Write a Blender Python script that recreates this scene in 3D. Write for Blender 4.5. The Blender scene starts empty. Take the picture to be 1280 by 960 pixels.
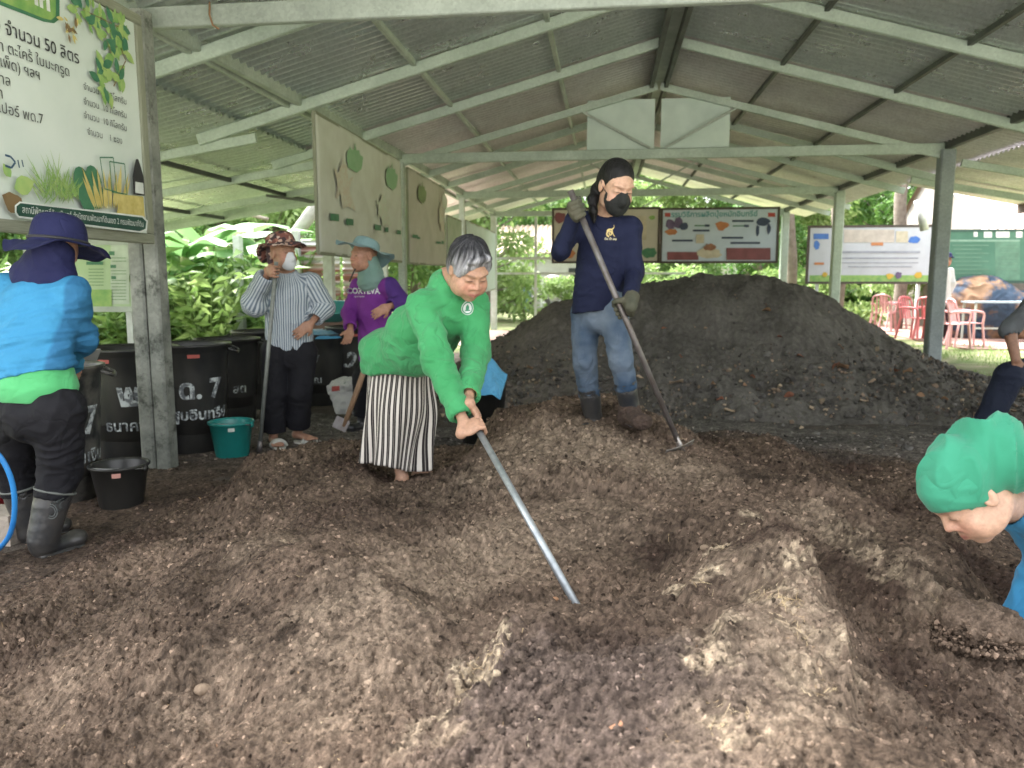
import bpy, math, random
import numpy as np
from mathutils import Vector, Matrix
R = math.radians
scene = bpy.context.scene
col = scene.collection

# ------------------------------------------------------------------ camera
FPX, PW, PH = 961.0, 1280.0, 960.0
YAW = math.atan(117 / FPX); PITCH = math.atan(129 / FPX)
CAM = np.array([0.0, 0.0, 1.2])
cam_d = bpy.data.cameras.new('camera')
cam_d.sensor_width = 36.0; cam_d.lens = 36.0 * FPX / PW
cam_d.clip_start = 0.05; cam_d.clip_end = 600
cam_d.dof.use_dof = True; cam_d.dof.focus_distance = 2.7; cam_d.dof.aperture_fstop = 3.8
cam_o = bpy.data.objects.new('camera', cam_d); col.objects.link(cam_o)
cam_o.location = CAM; cam_o.rotation_euler = (R(90) - PITCH, 0, YAW)
scene.camera = cam_o

# ------------------------------------------------------------------ world, sun, exposure
SUN_EL, SUN_AZ = R(58), R(-50)
world = bpy.data.worlds.new('World'); scene.world = world; world.use_nodes = True
wn = world.node_tree; bg = wn.nodes['Background']
sky = wn.nodes.new('ShaderNodeTexSky'); sky.sky_type = 'NISHITA'; sky.sun_disc = False
sky.sun_elevation = SUN_EL; sky.sun_rotation = SUN_AZ
sky.air_density = 1.0; sky.dust_density = 4.0; sky.ozone_density = 1.0
hs = wn.nodes.new('ShaderNodeHueSaturation'); hs.inputs['Saturation'].default_value = 0.12
wn.links.new(sky.outputs[0], hs.inputs['Color']); wn.links.new(hs.outputs[0], bg.inputs[0])
bg.inputs[1].default_value = 0.15
sun_d = bpy.data.lights.new('sun', 'SUN'); sun_d.energy = 3.4; sun_d.angle = R(25); sun_d.color = (1, 0.96, 0.9)
sun_o = bpy.data.objects.new('sun', sun_d); col.objects.link(sun_o)
sun_o.rotation_euler = (R(90) - SUN_EL, 0, R(180) - SUN_AZ)
scene.view_settings.view_transform = 'Standard'; scene.view_settings.look = 'None'
scene.view_settings.exposure = 2.72; scene.view_settings.gamma = 1.0
scene.cycles.max_bounces = 8; scene.cycles.diffuse_bounces = 4; scene.cycles.glossy_bounces = 3
scene.cycles.use_denoising = True
try: scene.cycles.denoising_prefilter = 'ACCURATE'
except Exception: pass
scene.cycles.sample_clamp_indirect = 6

# ------------------------------------------------------------------ photo geometry used to place things
_f = np.array([-math.sin(YAW) * math.cos(PITCH), math.cos(YAW) * math.cos(PITCH), -math.sin(PITCH)])
_r = np.array([math.cos(YAW), math.sin(YAW), 0.0]); _u = np.cross(_r, _f)
def ray(px, py): return _f + _r * (px - 640) / FPX - _u * (py - 480) / FPX
def atz(px, py, z): r = ray(px, py); return CAM + r * ((z - CAM[2]) / r[2])
def aty(px, py, y): r = ray(px, py); return CAM + r * (y / r[1])
def atx(px, py, x): r = ray(px, py); return CAM + r * (x / r[0])
def atd(px, py, d): return CAM + ray(px, py) * d
V = lambda *a: np.array(a, float)
def unit(v): v = np.asarray(v, float); return v / max(1e-9, np.linalg.norm(v))

# ------------------------------------------------------------------ numpy noise
_rs = np.random.RandomState(7)
_perm = np.tile(_rs.permutation(256), 4).astype(np.int32)
_grad = _rs.normal(size=(256, 3)).astype(np.float32); _grad /= np.linalg.norm(_grad, axis=1)[:, None]
def perlin(x, y, z):
    x = np.asarray(x, np.float32); y = np.asarray(y, np.float32); z = np.asarray(z, np.float32)
    x, y, z = np.broadcast_arrays(x, y, z)
    xi = np.floor(x).astype(np.int32); yi = np.floor(y).astype(np.int32); zi = np.floor(z).astype(np.int32)
    fx, fy, fz = x - xi, y - yi, z - zi
    xi &= 255; yi &= 255; zi &= 255
    u, v, w = [t * t * t * (t * (t * 6 - 15) + 10) for t in (fx, fy, fz)]
    def g(dx, dy, dz):
        h = _perm[_perm[_perm[xi + dx] + yi + dy] + zi + dz]
        gr = _grad[h]
        return gr[..., 0] * (fx - dx) + gr[..., 1] * (fy - dy) + gr[..., 2] * (fz - dz)
    a = g(0,0,0) * (1-u) + g(1,0,0) * u; b = g(0,1,0) * (1-u) + g(1,1,0) * u
    c = g(0,0,1) * (1-u) + g(1,0,1) * u; d = g(0,1,1) * (1-u) + g(1,1,1) * u
    return ((a * (1-v) + b * v) * (1-w) + (c * (1-v) + d * v) * w) * 1.5
def fbm(x, y, z=0.0, oct=4, lac=2.03, gain=0.5):
    s = 0; a = 1.0; f = 1.0
    for i in range(oct):
        s = s + a * perlin(x * f + 17.3 * i, y * f - 9.1 * i, np.asarray(z) * f + 3.7 * i); a *= gain; f *= lac
    return s
def clods(x, y, size, dens=1.0, seed=0):
    """rounded lumps: height in units of size"""
    u = x / size; v = y / size
    ui = np.floor(u).astype(np.int32); vi = np.floor(v).astype(np.int32)
    out = np.zeros_like(u, dtype=np.float32)
    for dx in (-1, 0, 1):
        for dy in (-1, 0, 1):
            a = (ui + dx + seed * 13) & 255; b = (vi + dy + seed * 7) & 255
            h = _perm[_perm[a] + b]; h2 = _perm[h + 31]; h3 = _perm[h + 77]
            cx = ui + dx + 0.15 + 0.7 * h / 255.0; cy = vi + dy + 0.15 + 0.7 * h2 / 255.0
            r = (0.2 + 0.5 * (h3 / 255.0) ** 1.5) * dens
            d2 = ((u - cx) ** 2 + (v - cy) ** 2)
            out = np.maximum(out, np.sqrt(np.maximum(0, r * r - d2)))
    return out

# ------------------------------------------------------------------ materials
def new_mat(name):
    m = bpy.data.materials.new(name); m.use_nodes = True
    return m, m.node_tree, m.node_tree.nodes['Principled BSDF']
def mat(name, c, rough=0.7, metal=0.0, c2=None, scale=6.0, amt=0.5, bump=0.0, bscale=40.0, spec=None, obj=True, trans=0.0, detail=6.0, stretch=None):
    """colour c mottled towards c2 by noise; optional bump."""
    m, nt, b = new_mat(name); N = nt.nodes; L = nt.links
    b.inputs['Roughness'].default_value = rough; b.inputs['Metallic'].default_value = metal
    if spec is not None: b.inputs['Specular IOR Level'].default_value = spec
    tc = N.new('ShaderNodeTexCoord')
    src = tc.outputs['Object' if obj else 'Generated']
    if stretch:
        mp = N.new('ShaderNodeMapping'); mp.inputs['Scale'].default_value = stretch
        L.new(src, mp.inputs[0]); src = mp.outputs[0]
    c2 = c2 or tuple(x * 0.7 for x in c)
    n = N.new('ShaderNodeTexNoise'); n.inputs['Scale'].default_value = scale; n.inputs['Detail'].default_value = detail
    n.inputs['Roughness'].default_value = 0.6
    L.new(src, n.inputs['Vector'])
    cr = N.new('ShaderNodeValToRGB'); cr.color_ramp.elements[0].position = 0.5 - 0.3 * (1.1 - amt); cr.color_ramp.elements[1].position = 0.5 + 0.3 * (1.1 - amt)
    cr.color_ramp.elements[0].color = (*c, 1); cr.color_ramp.elements[1].color = (*c2, 1)
    L.new(n.outputs['Fac'], cr.inputs[0]); L.new(cr.outputs[0], b.inputs['Base Color'])
    if trans: 
        b.inputs['Subsurface Weight'].default_value = 0.0
    if bump:
        n2 = N.new('ShaderNodeTexNoise'); n2.inputs['Scale'].default_value = bscale; n2.inputs['Detail'].default_value = 8
        L.new(src, n2.inputs['Vector'])
        bp = N.new('ShaderNodeBump'); bp.inputs['Strength'].default_value = bump; bp.inputs['Distance'].default_value = 0.02
        L.new(n2.outputs['Fac'], bp.inputs['Height']); L.new(bp.outputs[0], b.inputs['Normal'])
    return m
def cloth(name, c, c2=None, rough=0.85, weave=0.25, wr=0.35, wscale=9.0):
    """cloth: soft mottling, a fine weave and small creases as bump."""
    m, nt, b = new_mat(name); N = nt.nodes; L = nt.links
    b.inputs['Roughness'].default_value = rough; b.inputs['Sheen Weight'].default_value = 0.12 if sum(c) > .3 else 0.0
    b.inputs['Specular IOR Level'].default_value = 0.25
    tc = N.new('ShaderNodeTexCoord')
    n = N.new('ShaderNodeTexNoise'); n.inputs['Scale'].default_value = 5; n.inputs['Detail'].default_value = 8
    L.new(tc.outputs['Object'], n.inputs['Vector'])
    cr = N.new('ShaderNodeValToRGB'); cr.color_ramp.elements[0].position = 0.3; cr.color_ramp.elements[1].position = 0.7
    cr.color_ramp.elements[0].color = (*c, 1); cr.color_ramp.elements[1].color = (*(c2 or tuple(x * 0.82 for x in c)), 1)
    L.new(n.outputs['Fac'], cr.inputs[0]); L.new(cr.outputs[0], b.inputs['Base Color'])
    w = N.new('ShaderNodeTexNoise'); w.inputs['Scale'].default_value = wscale; w.inputs['Detail'].default_value = 2.5; w.inputs['Distortion'].default_value = .6
    L.new(tc.outputs['Object'], w.inputs['Vector'])
    f = N.new('ShaderNodeTexNoise'); f.inputs['Scale'].default_value = 350; f.inputs['Detail'].default_value = 2
    L.new(tc.outputs['Object'], f.inputs['Vector'])
    rs_ = N.new('ShaderNodeMath'); rs_.operation = 'SUBTRACT'; rs_.inputs[1].default_value = .5; L.new(w.outputs['Fac'], rs_.inputs[0])
    ra_ = N.new('ShaderNodeMath'); ra_.operation = 'ABSOLUTE'; L.new(rs_.outputs[0], ra_.inputs[0])
    rp_ = N.new('ShaderNodeMath'); rp_.operation = 'POWER'; rp_.inputs[1].default_value = .55; L.new(ra_.outputs[0], rp_.inputs[0])
    b1 = N.new('ShaderNodeBump'); b1.inputs['Strength'].default_value = wr; b1.inputs['Distance'].default_value = 0.02
    b2 = N.new('ShaderNodeBump'); b2.inputs['Strength'].default_value = weave; b2.inputs['Distance'].default_value = 0.002
    L.new(rp_.outputs[0], b1.inputs['Height']); L.new(f.outputs['Fac'], b2.inputs['Height'])
    L.new(b1.outputs[0], b2.inputs['Normal']); L.new(b2.outputs[0], b.inputs['Normal'])
    return m
def vmat(name, rough=0.7, metal=0.0, bump=0.3, bscale=60, bdist=0.01, spec=0.3, sss=0.0, mott=0.0, mscale=20, bstretch=None):
    """colour from the mesh's own 'Col' attribute (patches of different material), with fine mottling and bump"""
    m, nt, b = new_mat(name); N = nt.nodes; L = nt.links
    b.inputs['Roughness'].default_value = rough; b.inputs['Metallic'].default_value = metal
    b.inputs['Specular IOR Level'].default_value = spec
    if sss:
        b.inputs['Subsurface Weight'].default_value = sss; b.inputs['Subsurface Radius'].default_value = (0.01, 0.004, 0.002)
        b.inputs['Subsurface Scale'].default_value = 1.0
    a = N.new('ShaderNodeVertexColor'); a.layer_name = 'Col'
    tc = N.new('ShaderNodeTexCoord'); src = tc.outputs['Object']
    if bstretch:
        mp = N.new('ShaderNodeMapping'); mp.inputs['Scale'].default_value = bstretch; L.new(src, mp.inputs[0]); src = mp.outputs[0]
    out = a.outputs[0]
    if mott:
        n = N.new('ShaderNodeTexNoise'); n.inputs['Scale'].default_value = mscale; n.inputs['Detail'].default_value = 8; n.inputs['Roughness'].default_value = 0.7
        L.new(src, n.inputs['Vector'])
        mr = N.new('ShaderNodeMapRange'); mr.inputs[1].default_value = 0.3; mr.inputs[2].default_value = 0.7
        mr.inputs[3].default_value = 1 - mott; mr.inputs[4].default_value = 1 + mott
        L.new(n.outputs['Fac'], mr.inputs[0])
        mx = N.new('ShaderNodeVectorMath'); mx.operation = 'SCALE'
        L.new(out, mx.inputs[0]); L.new(mr.outputs[0], mx.inputs['Scale']); out = mx.outputs[0]
    L.new(out, b.inputs['Base Color'])
    n2 = N.new('ShaderNodeTexNoise'); n2.inputs['Scale'].default_value = bscale; n2.inputs['Detail'].default_value = 8
    L.new(src, n2.inputs['Vector'])
    bp = N.new('ShaderNodeBump'); bp.inputs['Strength'].default_value = bump; bp.inputs['Distance'].default_value = bdist
    L.new(n2.outputs['Fac'], bp.inputs['Height']); L.new(bp.outputs[0], b.inputs['Normal'])
    return m

# ------------------------------------------------------------------ object helpers
def tag(o, label=None, cat=None, group=None, kind=None):
    if label: o['label'] = label
    if cat: o['category'] = cat
    if group: o['group'] = group
    if kind: o['kind'] = kind
    return o
def link(name, me, m=None, parent=None):
    o = bpy.data.objects.new(name, me); col.objects.link(o)
    if m is not None:
        for mm in (m if isinstance(m, (list, tuple)) else [m]): me.materials.append(mm)
    if parent is not None: o.parent = parent
    return o
def empty(name, loc=(0, 0, 0), rz=0.0):
    o = bpy.data.objects.new(name, None); col.objects.link(o); o.location = loc; o.rotation_euler = (0, 0, rz); o.empty_display_size = 0.1
    return o
def copy_tree(o, parent=None):
    c = o.copy(); col.objects.link(c)
    if parent is not None: c.parent = parent
    for ch in list(o.children): copy_tree(ch, c)
    return c
def big_mesh(name, v, quads, m=None, parent=None, smooth=True, cols=None, uv=None, tris=False):
    n = 3 if tris else 4
    v = np.ascontiguousarray(v, np.float32); q = np.ascontiguousarray(quads, np.int32).reshape(-1, n)
    me = bpy.data.meshes.new(name)
    me.vertices.add(len(v)); me.vertices.foreach_set('co', v.ravel())
    me.loops.add(q.size); me.loops.foreach_set('vertex_index', q.ravel())
    me.polygons.add(len(q)); me.polygons.foreach_set('loop_start', np.arange(0, q.size, n, dtype=np.int32))
    me.polygons.foreach_set('loop_total', np.full(len(q), n, np.int32))
    me.update(calc_edges=True); me.validate(clean_customdata=False)
    me.polygons.foreach_set('use_smooth', np.full(len(me.polygons), smooth))
    if cols is not None:
        ca = me.color_attributes.new('Col', 'FLOAT_COLOR', 'POINT')
        c4 = np.ones((len(v), 4), np.float32); c4[:, :3] = cols; ca.data.foreach_set('color', c4.ravel())
    if uv is not None:
        ul = me.uv_layers.new(name='UVMap'); ul.data.foreach_set('uv', np.ascontiguousarray(uv[q.ravel()], np.float32).ravel())
    return link(name, me, m, parent)

class MB:
    """collects shapes, builds them as one mesh object"""
    def __init__(s): s.v = []; s.f = []; s.mi = []; s.uv = {}; s.sm = []
    def add(s, vs, fs, mi=0, smooth=False):
        o = len(s.v); s.v += [tuple(map(float, p)) for p in vs]
        for f in fs: s.f.append(tuple(i + o for i in f)); s.mi.append(mi); s.sm.append(smooth)
    def box(s, c, d, M=None, mi=0):
        x, y, z = [t / 2 for t in d]
        p = [V(i * x, j * y, k * z) for k in (-1, 1) for j in (-1, 1) for i in (-1, 1)]
        if M is not None: p = [M @ q for q in p]
        p = [q + V(*c) for q in p]
        s.add(p, [(0, 2, 3, 1), (4, 5, 7, 6), (0, 1, 5, 4), (2, 6, 7, 3), (0, 4, 6, 2), (1, 3, 7, 5)], mi)
    def beam(s, a, b, w, h, up=(0, 0, 1), mi=0, bev=0.0):
        """rectangular bar from a to b; w across, h along up"""
        a = V(*a); b = V(*b); d = unit(b - a); u = V(*up); sd = unit(np.cross(d, u)); u = np.cross(sd, d)
        if bev <= 0:
            P = [(-w/2, -h/2), (w/2, -h/2), (w/2, h/2), (-w/2, h/2)]
        else:
            e = bev; P = [(-w/2+e, -h/2), (w/2-e, -h/2), (w/2, -h/2+e), (w/2, h/2-e), (w/2-e, h/2), (-w/2+e, h/2), (-w/2, h/2-e), (-w/2, -h/2+e)]
        n = len(P); vs = [c + sd * x + u * y for c in (a, b) for x, y in P]
        s.add(vs, [tuple(range(n))[::-1], tuple(range(n, 2 * n))] + [(i, (i + 1) % n, n + (i + 1) % n, n + i) for i in range(n)], mi)
    def tube(s, pts, r, seg=10, mi=0, cap=True, flat=1.0):
        pts = [V(*p) for p in pts]; n = len(pts)
        rs = r if isinstance(r, (list, tuple)) else [r] * n
        t0 = unit(pts[1] - pts[0]); a = unit(np.cross(t0, V(0.13, 0.31, 0.94) if abs(t0[2]) < 0.95 else V(1, 0, 0)))
        vs = []
        for i, p in enumerate(pts):
            t = unit(pts[min(i + 1, n - 1)] - pts[max(i - 1, 0)])
            a = unit(a - t * (a @ t)); b = np.cross(t, a)
            for k in range(seg):
                w = 2 * math.pi * k / seg; vs.append(p + rs[i] * (math.cos(w) * a + flat * math.sin(w) * b))
        fs = [(i * seg + k, i * seg + (k + 1) % seg, (i + 1) * seg + (k + 1) % seg, (i + 1) * seg + k) for i in range(n - 1) for k in range(seg)]
        if cap: fs += [tuple(range(seg))[::-1], tuple(range((n - 1) * seg, n * seg))]
        s.add(vs, fs, mi, True)
    def lathe(s, prof, c=(0, 0, 0), seg=40, mi=0, wob=None, close=False):
        """prof: list of (r, z)"""
        n = len(prof); vs = []
        for i, (r, z) in enumerate(prof):
            for k in range(seg):
                w = 2 * math.pi * k / seg; rr = r * (1 + (wob(w, z) if wob else 0))
                vs.append((c[0] + rr * math.cos(w), c[1] + rr * math.sin(w), c[2] + z))
        fs = [(i * seg + k, i * seg + (k + 1) % seg, (i + 1) * seg + (k + 1) % seg, (i + 1) * seg + k) for i in range(n - 1) for k in range(seg)]
        if prof[0][0] > 1e-4 and close: fs.append(tuple(range(seg))[::-1])
        s.add(vs, fs, mi, True)
    def poly(s, pts, mi=0):
        s.add(pts, [tuple(range(len(pts)))], mi)
    def build(s, name, m, parent=None, smooth=None, loc=None):
        me = bpy.data.meshes.new(name); me.from_pydata(s.v, [], s.f)
        me.polygons.foreach_set('material_index', s.mi)
        me.polygons.foreach_set('use_smooth', [bool(x) if smooth is None else smooth for x in s.sm]); me.update()
        o = link(name, me, m, parent)
        if loc is not None: o.location = loc
        return o
def tube_path(p, n=24):
    """Catmull-Rom through p"""
    p = [V(*q) for q in p]; p = [2 * p[0] - p[1]] + p + [2 * p[-1] - p[-2]]; out = []
    for i in range(1, len(p) - 2):
        for k in range(n):
            t = k / n; a, b, c, d = p[i - 1:i + 3]
            out.append(0.5 * ((2 * b) + (c - a) * t + (2 * a - 5 * b + 4 * c - d) * t * t + (3 * b - a - 3 * c + d) * t ** 3))
    out.append(p[-2]); return out
def text_mesh(name, body, size, m, parent=None, align='CENTER', bold=0.0, extr=0.0):
    cu = bpy.data.curves.new('lettering_curve', 'FONT'); cu.body = body; cu.size = size; cu.align_x = align; cu.align_y = 'CENTER'
    cu.offset = bold; cu.extrude = extr; cu.resolution_u = 3
    o = bpy.data.objects.new('lettering_curve', cu); col.objects.link(o)
    dg = bpy.context.evaluated_depsgraph_get(); me = bpy.data.meshes.new_from_object(o.evaluated_get(dg))
    bpy.data.objects.remove(o); bpy.data.curves.remove(cu)
    me.materials.clear()
    return link(name, me, m, parent)
def drape(o, fn):
    """move every vertex of a flat mesh (x,y) by fn(x,y)->3D"""
    me = o.data; n = len(me.vertices); co = np.empty(n * 3, np.float32); me.vertices.foreach_get('co', co); co = co.reshape(-1, 3)
    out = np.array([fn(float(a), float(b)) for a, b, _ in co], np.float32)
    me.vertices.foreach_set('co', out.ravel()); me.update()
# ================================================================== GROUND AND HEAPS
def H2(x, y):
    """the big grey soil heap behind"""
    X = np.interp(x, [-3.0, -2.2, -1.7, -1.35, -0.6, 0.4, 1.0, 1.5, 1.9, 2.4, 3.2, 3.8, 4.6], [0, 0, 0.2, 0.45, 0.93, 1.17, 1.25, 1.27, 1.2, 1.02, 0.52, 0.22, 0.0])
    c = 8.75 + 0.05 * x
    w = np.where(y < c, 2.25, 2.6)
    t = np.clip(np.abs(y - c) / w, 0, 1)
    g = 1 - t - .10 * np.exp(-t / .12) + .0
    g = g - 0.10 * np.sin(np.clip(t, 0, 1) * math.pi) ** 2; g = g / .90; g72 = (.28 - .10 * math.exp(-6) - .10 * math.sin(.72 * math.pi) ** 2) / .9; g = np.where(t > .72, g72 * np.clip((1 - t) / .28, 0, 1) ** 1.3, g)
    return np.clip(X * g, 0, None)
CP = []   # world control points x, y, z, sigma
for px, py, z in [
    (-60, 740, 0), (0, 700, .0), (80, 690, 0), (140, 655, 0), (205, 625, .0), (270, 592, 0), (325, 572, 0), (0, 755, .05), (100, 735, .07), (190, 675, .07), (260, 630, .08), (395, 560, .03), (420, 548, .04),
    (-80, 860, .03), (0, 800, .06), (60, 770, .08), (0, 900, .07), (100, 860, .12), (100, 780, .11), (0, 950, .06), (-120, 1000, .04), (150, 720, .10), (230, 680, .13),
    (330, 610, .17), (370, 578, .20), (400, 590, .23), (430, 560, .22), (470, 548, .17), (300, 660, .2), (350, 680, .27), (250, 730, .2), (400, 640, .27), (455, 600, .22), (200, 800, .18),
    (300, 800, .26), (400, 790, .32), (370, 700, .31), (455, 745, .33), (540, 790, .33), (500, 830, .33), (200, 930, .17), (350, 930, .27), (450, 900, .32),
    (505, 607, .16), (480, 630, .2), (530, 595, .12), (440, 690, .26), (500, 725, .22), (560, 680, .2), (600, 730, .19), (610, 770, .19), (560, 640, .21), (560, 610, .17),
    (650, 548, .38), (700, 520, .43), (745, 512, .43), (790, 540, .38), (600, 580, .28), (640, 590, .30), (700, 580, .33), (760, 590, .33), (650, 640, .24), (720, 640, .26), (690, 700, .19),
    (800, 640, .27), (727, 768, .19), (680, 760, .19), (800, 700, .18), (780, 750, .17), (830, 720, .16), (850, 570, .33), (830, 600, .3), (900, 575, .3), (880, 640, .31),
    (560, 548, .03), (600, 530, -.03), (650, 515, -.03), (560, 520, .0), (700, 505, .05), (520, 560, .08), (500, 540, .05),
    (850, 520, .14), (900, 545, .20), (940, 560, .18), (980, 590, .2), (1000, 545, .08), (1080, 580, .06), (1100, 610, .08), (900, 515, .08), (960, 515, .03), (850, 505, .05),
    (640, 800, .37), (700, 795, .36), (760, 785, .35), (830, 790, .34), (700, 860, .40), (640, 900, .39), (640, 960, .38), (800, 900, .40), (760, 960, .40), (590, 880, .33), (570, 940, .31),
    (860, 760, .33), (890, 700, .36), (915, 665, .37), (950, 700, .42), (1000, 720, .42), (900, 790, .42), (960, 800, .44), (1020, 800, .42), (930, 880, .43), (1010, 890, .41), (950, 955, .42), (1050, 900, .36), (1060, 840, .36), (880, 860, .42),
    (1045, 720, .18), (1090, 790, .15), (1110, 860, .15), (1030, 680, .22), (985, 650, .27), (1150, 930, .12), (1090, 950, .22),
    (940, 620, .31), (1000, 622, .30), (1060, 645, .30), (1110, 680, .29), (1160, 725, .26), (1200, 755, .22), (1100, 710, .24),
    (1150, 655, .08), (1190, 690, .05), (1240, 730, .04), (1130, 620, .06), (1250, 640, .01), (1200, 820, .12), (1270, 800, .08), (1270, 900, .10), (1200, 900, .12), (1330, 850, .05), (1330, 700, .0),
    (1200, 580, .0), (1100, 545, .02), (1300, 600, 0), (1000, 510, .01)]:
    p = atz(px, py, z); CP.append((p[0], p[1], z, 0.055 + 0.045 * p[1]))
for x in np.arange(-3.6, 4.2, 0.4):
    CP.append((x, 5.9 if x > -1.3 else 5.4, 0, .4)); CP.append((x, 6.6, 0, .5))
for x, y in [(-3.2, 4.9), (-3, 4.2), (-3, 3.6), (-3, 3), (-2.6, 2.4), (-2.5, 1.8), (-2.3, 1.2), (2.6, 5), (3, 4.4), (3, 3.6), (2.8, 3), (2.4, 2.4), (2.2, 1.8), (2, 1.3), (-1.6, 5.6), (-2.2, 5.1), (-1.9, 5.4)]:
    CP.append((x, y, 0, .35))
for x, z in [(-1.6, .04), (-1.1, .13), (-.5, .28), (0, .38), (.4, .38), (.9, .18), (1.3, .08)]: CP.append((x, 0.9, z, .2))
CP = np.array(CP)
def base_h0(x, y):
    x = np.asarray(x, np.float32); y = np.asarray(y, np.float32)
    W = np.full(x.shape, 1e-7, np.float32); S = np.zeros(x.shape, np.float32)
    for cx, cy, cz, s in CP:
        w = np.exp(-((x - cx) ** 2 + (y - cy) ** 2) / (s * s)) + 2e-4 * np.exp(-((x - cx) ** 2 + (y - cy) ** 2) / (9 * s * s))
        W += w; S += w * cz
    return S / W
_bx = np.linspace(-7, 7, 561); _by = np.linspace(.3, 8.3, 401)
_bg = base_h0(*np.meshgrid(_bx, _by))
def base_h(x, y):
    u = np.clip((np.asarray(x) + 7) / .025, 0, 559.99); v = np.clip((np.asarray(y) - .3) / .02, 0, 399.99)
    i = u.astype(int); j = v.astype(int); a = u - i; b = v - j
    return _bg[j, i] * (1 - a) * (1 - b) + _bg[j, i + 1] * a * (1 - b) + _bg[j + 1, i] * (1 - a) * b + _bg[j + 1, i + 1] * a * b
EDGES = []
for pts, amp, fall, side in [
    ([(350, 672, .27), (400, 712, .3), (460, 748, .31), (540, 788, .32), (600, 792, .33)], .055, .22, 1),
    ([(640, 782, .36), (618, 805, .35), (604, 845, .35), (570, 895, .33), (530, 960, .32)], .035, .12, -1),
    ([(930, 640, .35), (990, 690, .42), (1035, 745, .42), (1065, 800, .41), (1075, 850, .38), (1062, 930, .38)], .085, .15, 1),
    ([(905, 662, .36), (872, 715, .36), (858, 750, .36), (893, 790, .4), (886, 850, .4), (895, 960, .41)], .035, .10, -1),
    ([(1010, 625, .3), (1070, 660, .3), (1130, 700, .29), (1205, 760, .22)], .05, .15, 1),
    ([(640, 545, .37), (690, 512, .41), (760, 505, .41), (800, 520, .38)], .04, .2, 1),
    ([(430, 548, .2), (470, 600, .2), (470, 640, .22), (540, 660, .2)], .03, .12, 1)]:
    EDGES.append((np.array([atz(*p)[:2] for p in pts]), amp, fall, side))
def edge_h(x, y):
    out = np.zeros_like(x)
    for P, amp, fall, side in EDGES:
        lo, hi = P.min(0) - .5, P.max(0) + .5
        k = np.nonzero((x > lo[0]) & (x < hi[0]) & (y > lo[1]) & (y < hi[1]))[0]
        if not len(k): continue
        X, Y = x[k], y[k]; best = np.full(len(k), 9.0); sg = np.ones(len(k)); endf = np.ones(len(k)); tot = len(P) - 1
        for i in range(tot):
            d = P[i + 1] - P[i]; L2 = d @ d; t = ((X - P[i, 0]) * d[0] + (Y - P[i, 1]) * d[1]) / L2; tc_ = np.clip(t, 0, 1)
            q = np.hypot(X - P[i, 0] - tc_ * d[0], Y - P[i, 1] - tc_ * d[1]); c = np.sign(d[0] * (Y - P[i, 1]) - d[1] * (X - P[i, 0]))
            m = q < best; best = np.where(m, q, best); sg = np.where(m, c, sg)
            e = (i + tc_) / tot; endf = np.where(m, np.clip(np.minimum(e, 1 - e) * 5, 0, 1), endf)
        d = best * sg * -side
        out[k] += amp * endf * np.where(d > 0, np.clip(d / .022, 0, 1) * np.exp(-d / fall), -.25 * np.exp(d / .06) * np.clip(-d / .02, 0, 1))
    return out
def surf_h(x, y):
    x = np.asarray(x, float); y = np.asarray(y, float)
    b = base_h(x + 0.025 * perlin(x * 5, y * 5, 0.3) , y + 0.025 * perlin(x * 5, y * 5, 7.7))
    act = np.clip(b / 0.06, 0.3, 1)
    w_ = .03 * fbm(x * 7, y * 7, 2.2, 3); b = b + edge_h(x + w_, y + .03 * fbm(x * 7, y * 7, 8.2, 3))
    h = b + act * (0.028 * fbm(x * 3.2, y * 3.2, 1.5, 3) + 0.012 * np.abs(fbm(x * 11, y * 11, 4.2, 3)))
    return h, act
def soil_h(x, y):
    x = np.asarray(x, np.float32); y = np.asarray(y, np.float32)
    h, act = surf_h(x, y)
    wx = x + 0.012 * perlin(x * 30, y * 30, 2.0); wy = y + 0.012 * perlin(x * 30, y * 30, 9.0)
    patch = np.clip(0.75 + 1.0 * fbm(x * 2.5, y * 2.5, 8.8, 2), 0.3, 1.4)
    k = act * patch
    h = h + k * (0.040 * clods(wx, wy, 0.085, 1, 1) * np.clip(fbm(x * 4, y * 4, 3.1, 2) * 2 + .35, 0, 1) + 0.022 * clods(wx, wy, 0.036, 1, 2) + 0.015 * clods(wx, wy, 0.017, 1, 3) + 0.009 * clods(wx + 5, wy, 0.010, 1, 6))
    h = h + act * (0.006 * fbm(x * 45, y * 45, 1, 3) + 0.005 * fbm(x * 150, y * 150, 1, 2)) - 0.006
    return h
def gz(x, y): return float(surf_h(np.array([x]), np.array([y]))[0][0])

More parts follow.
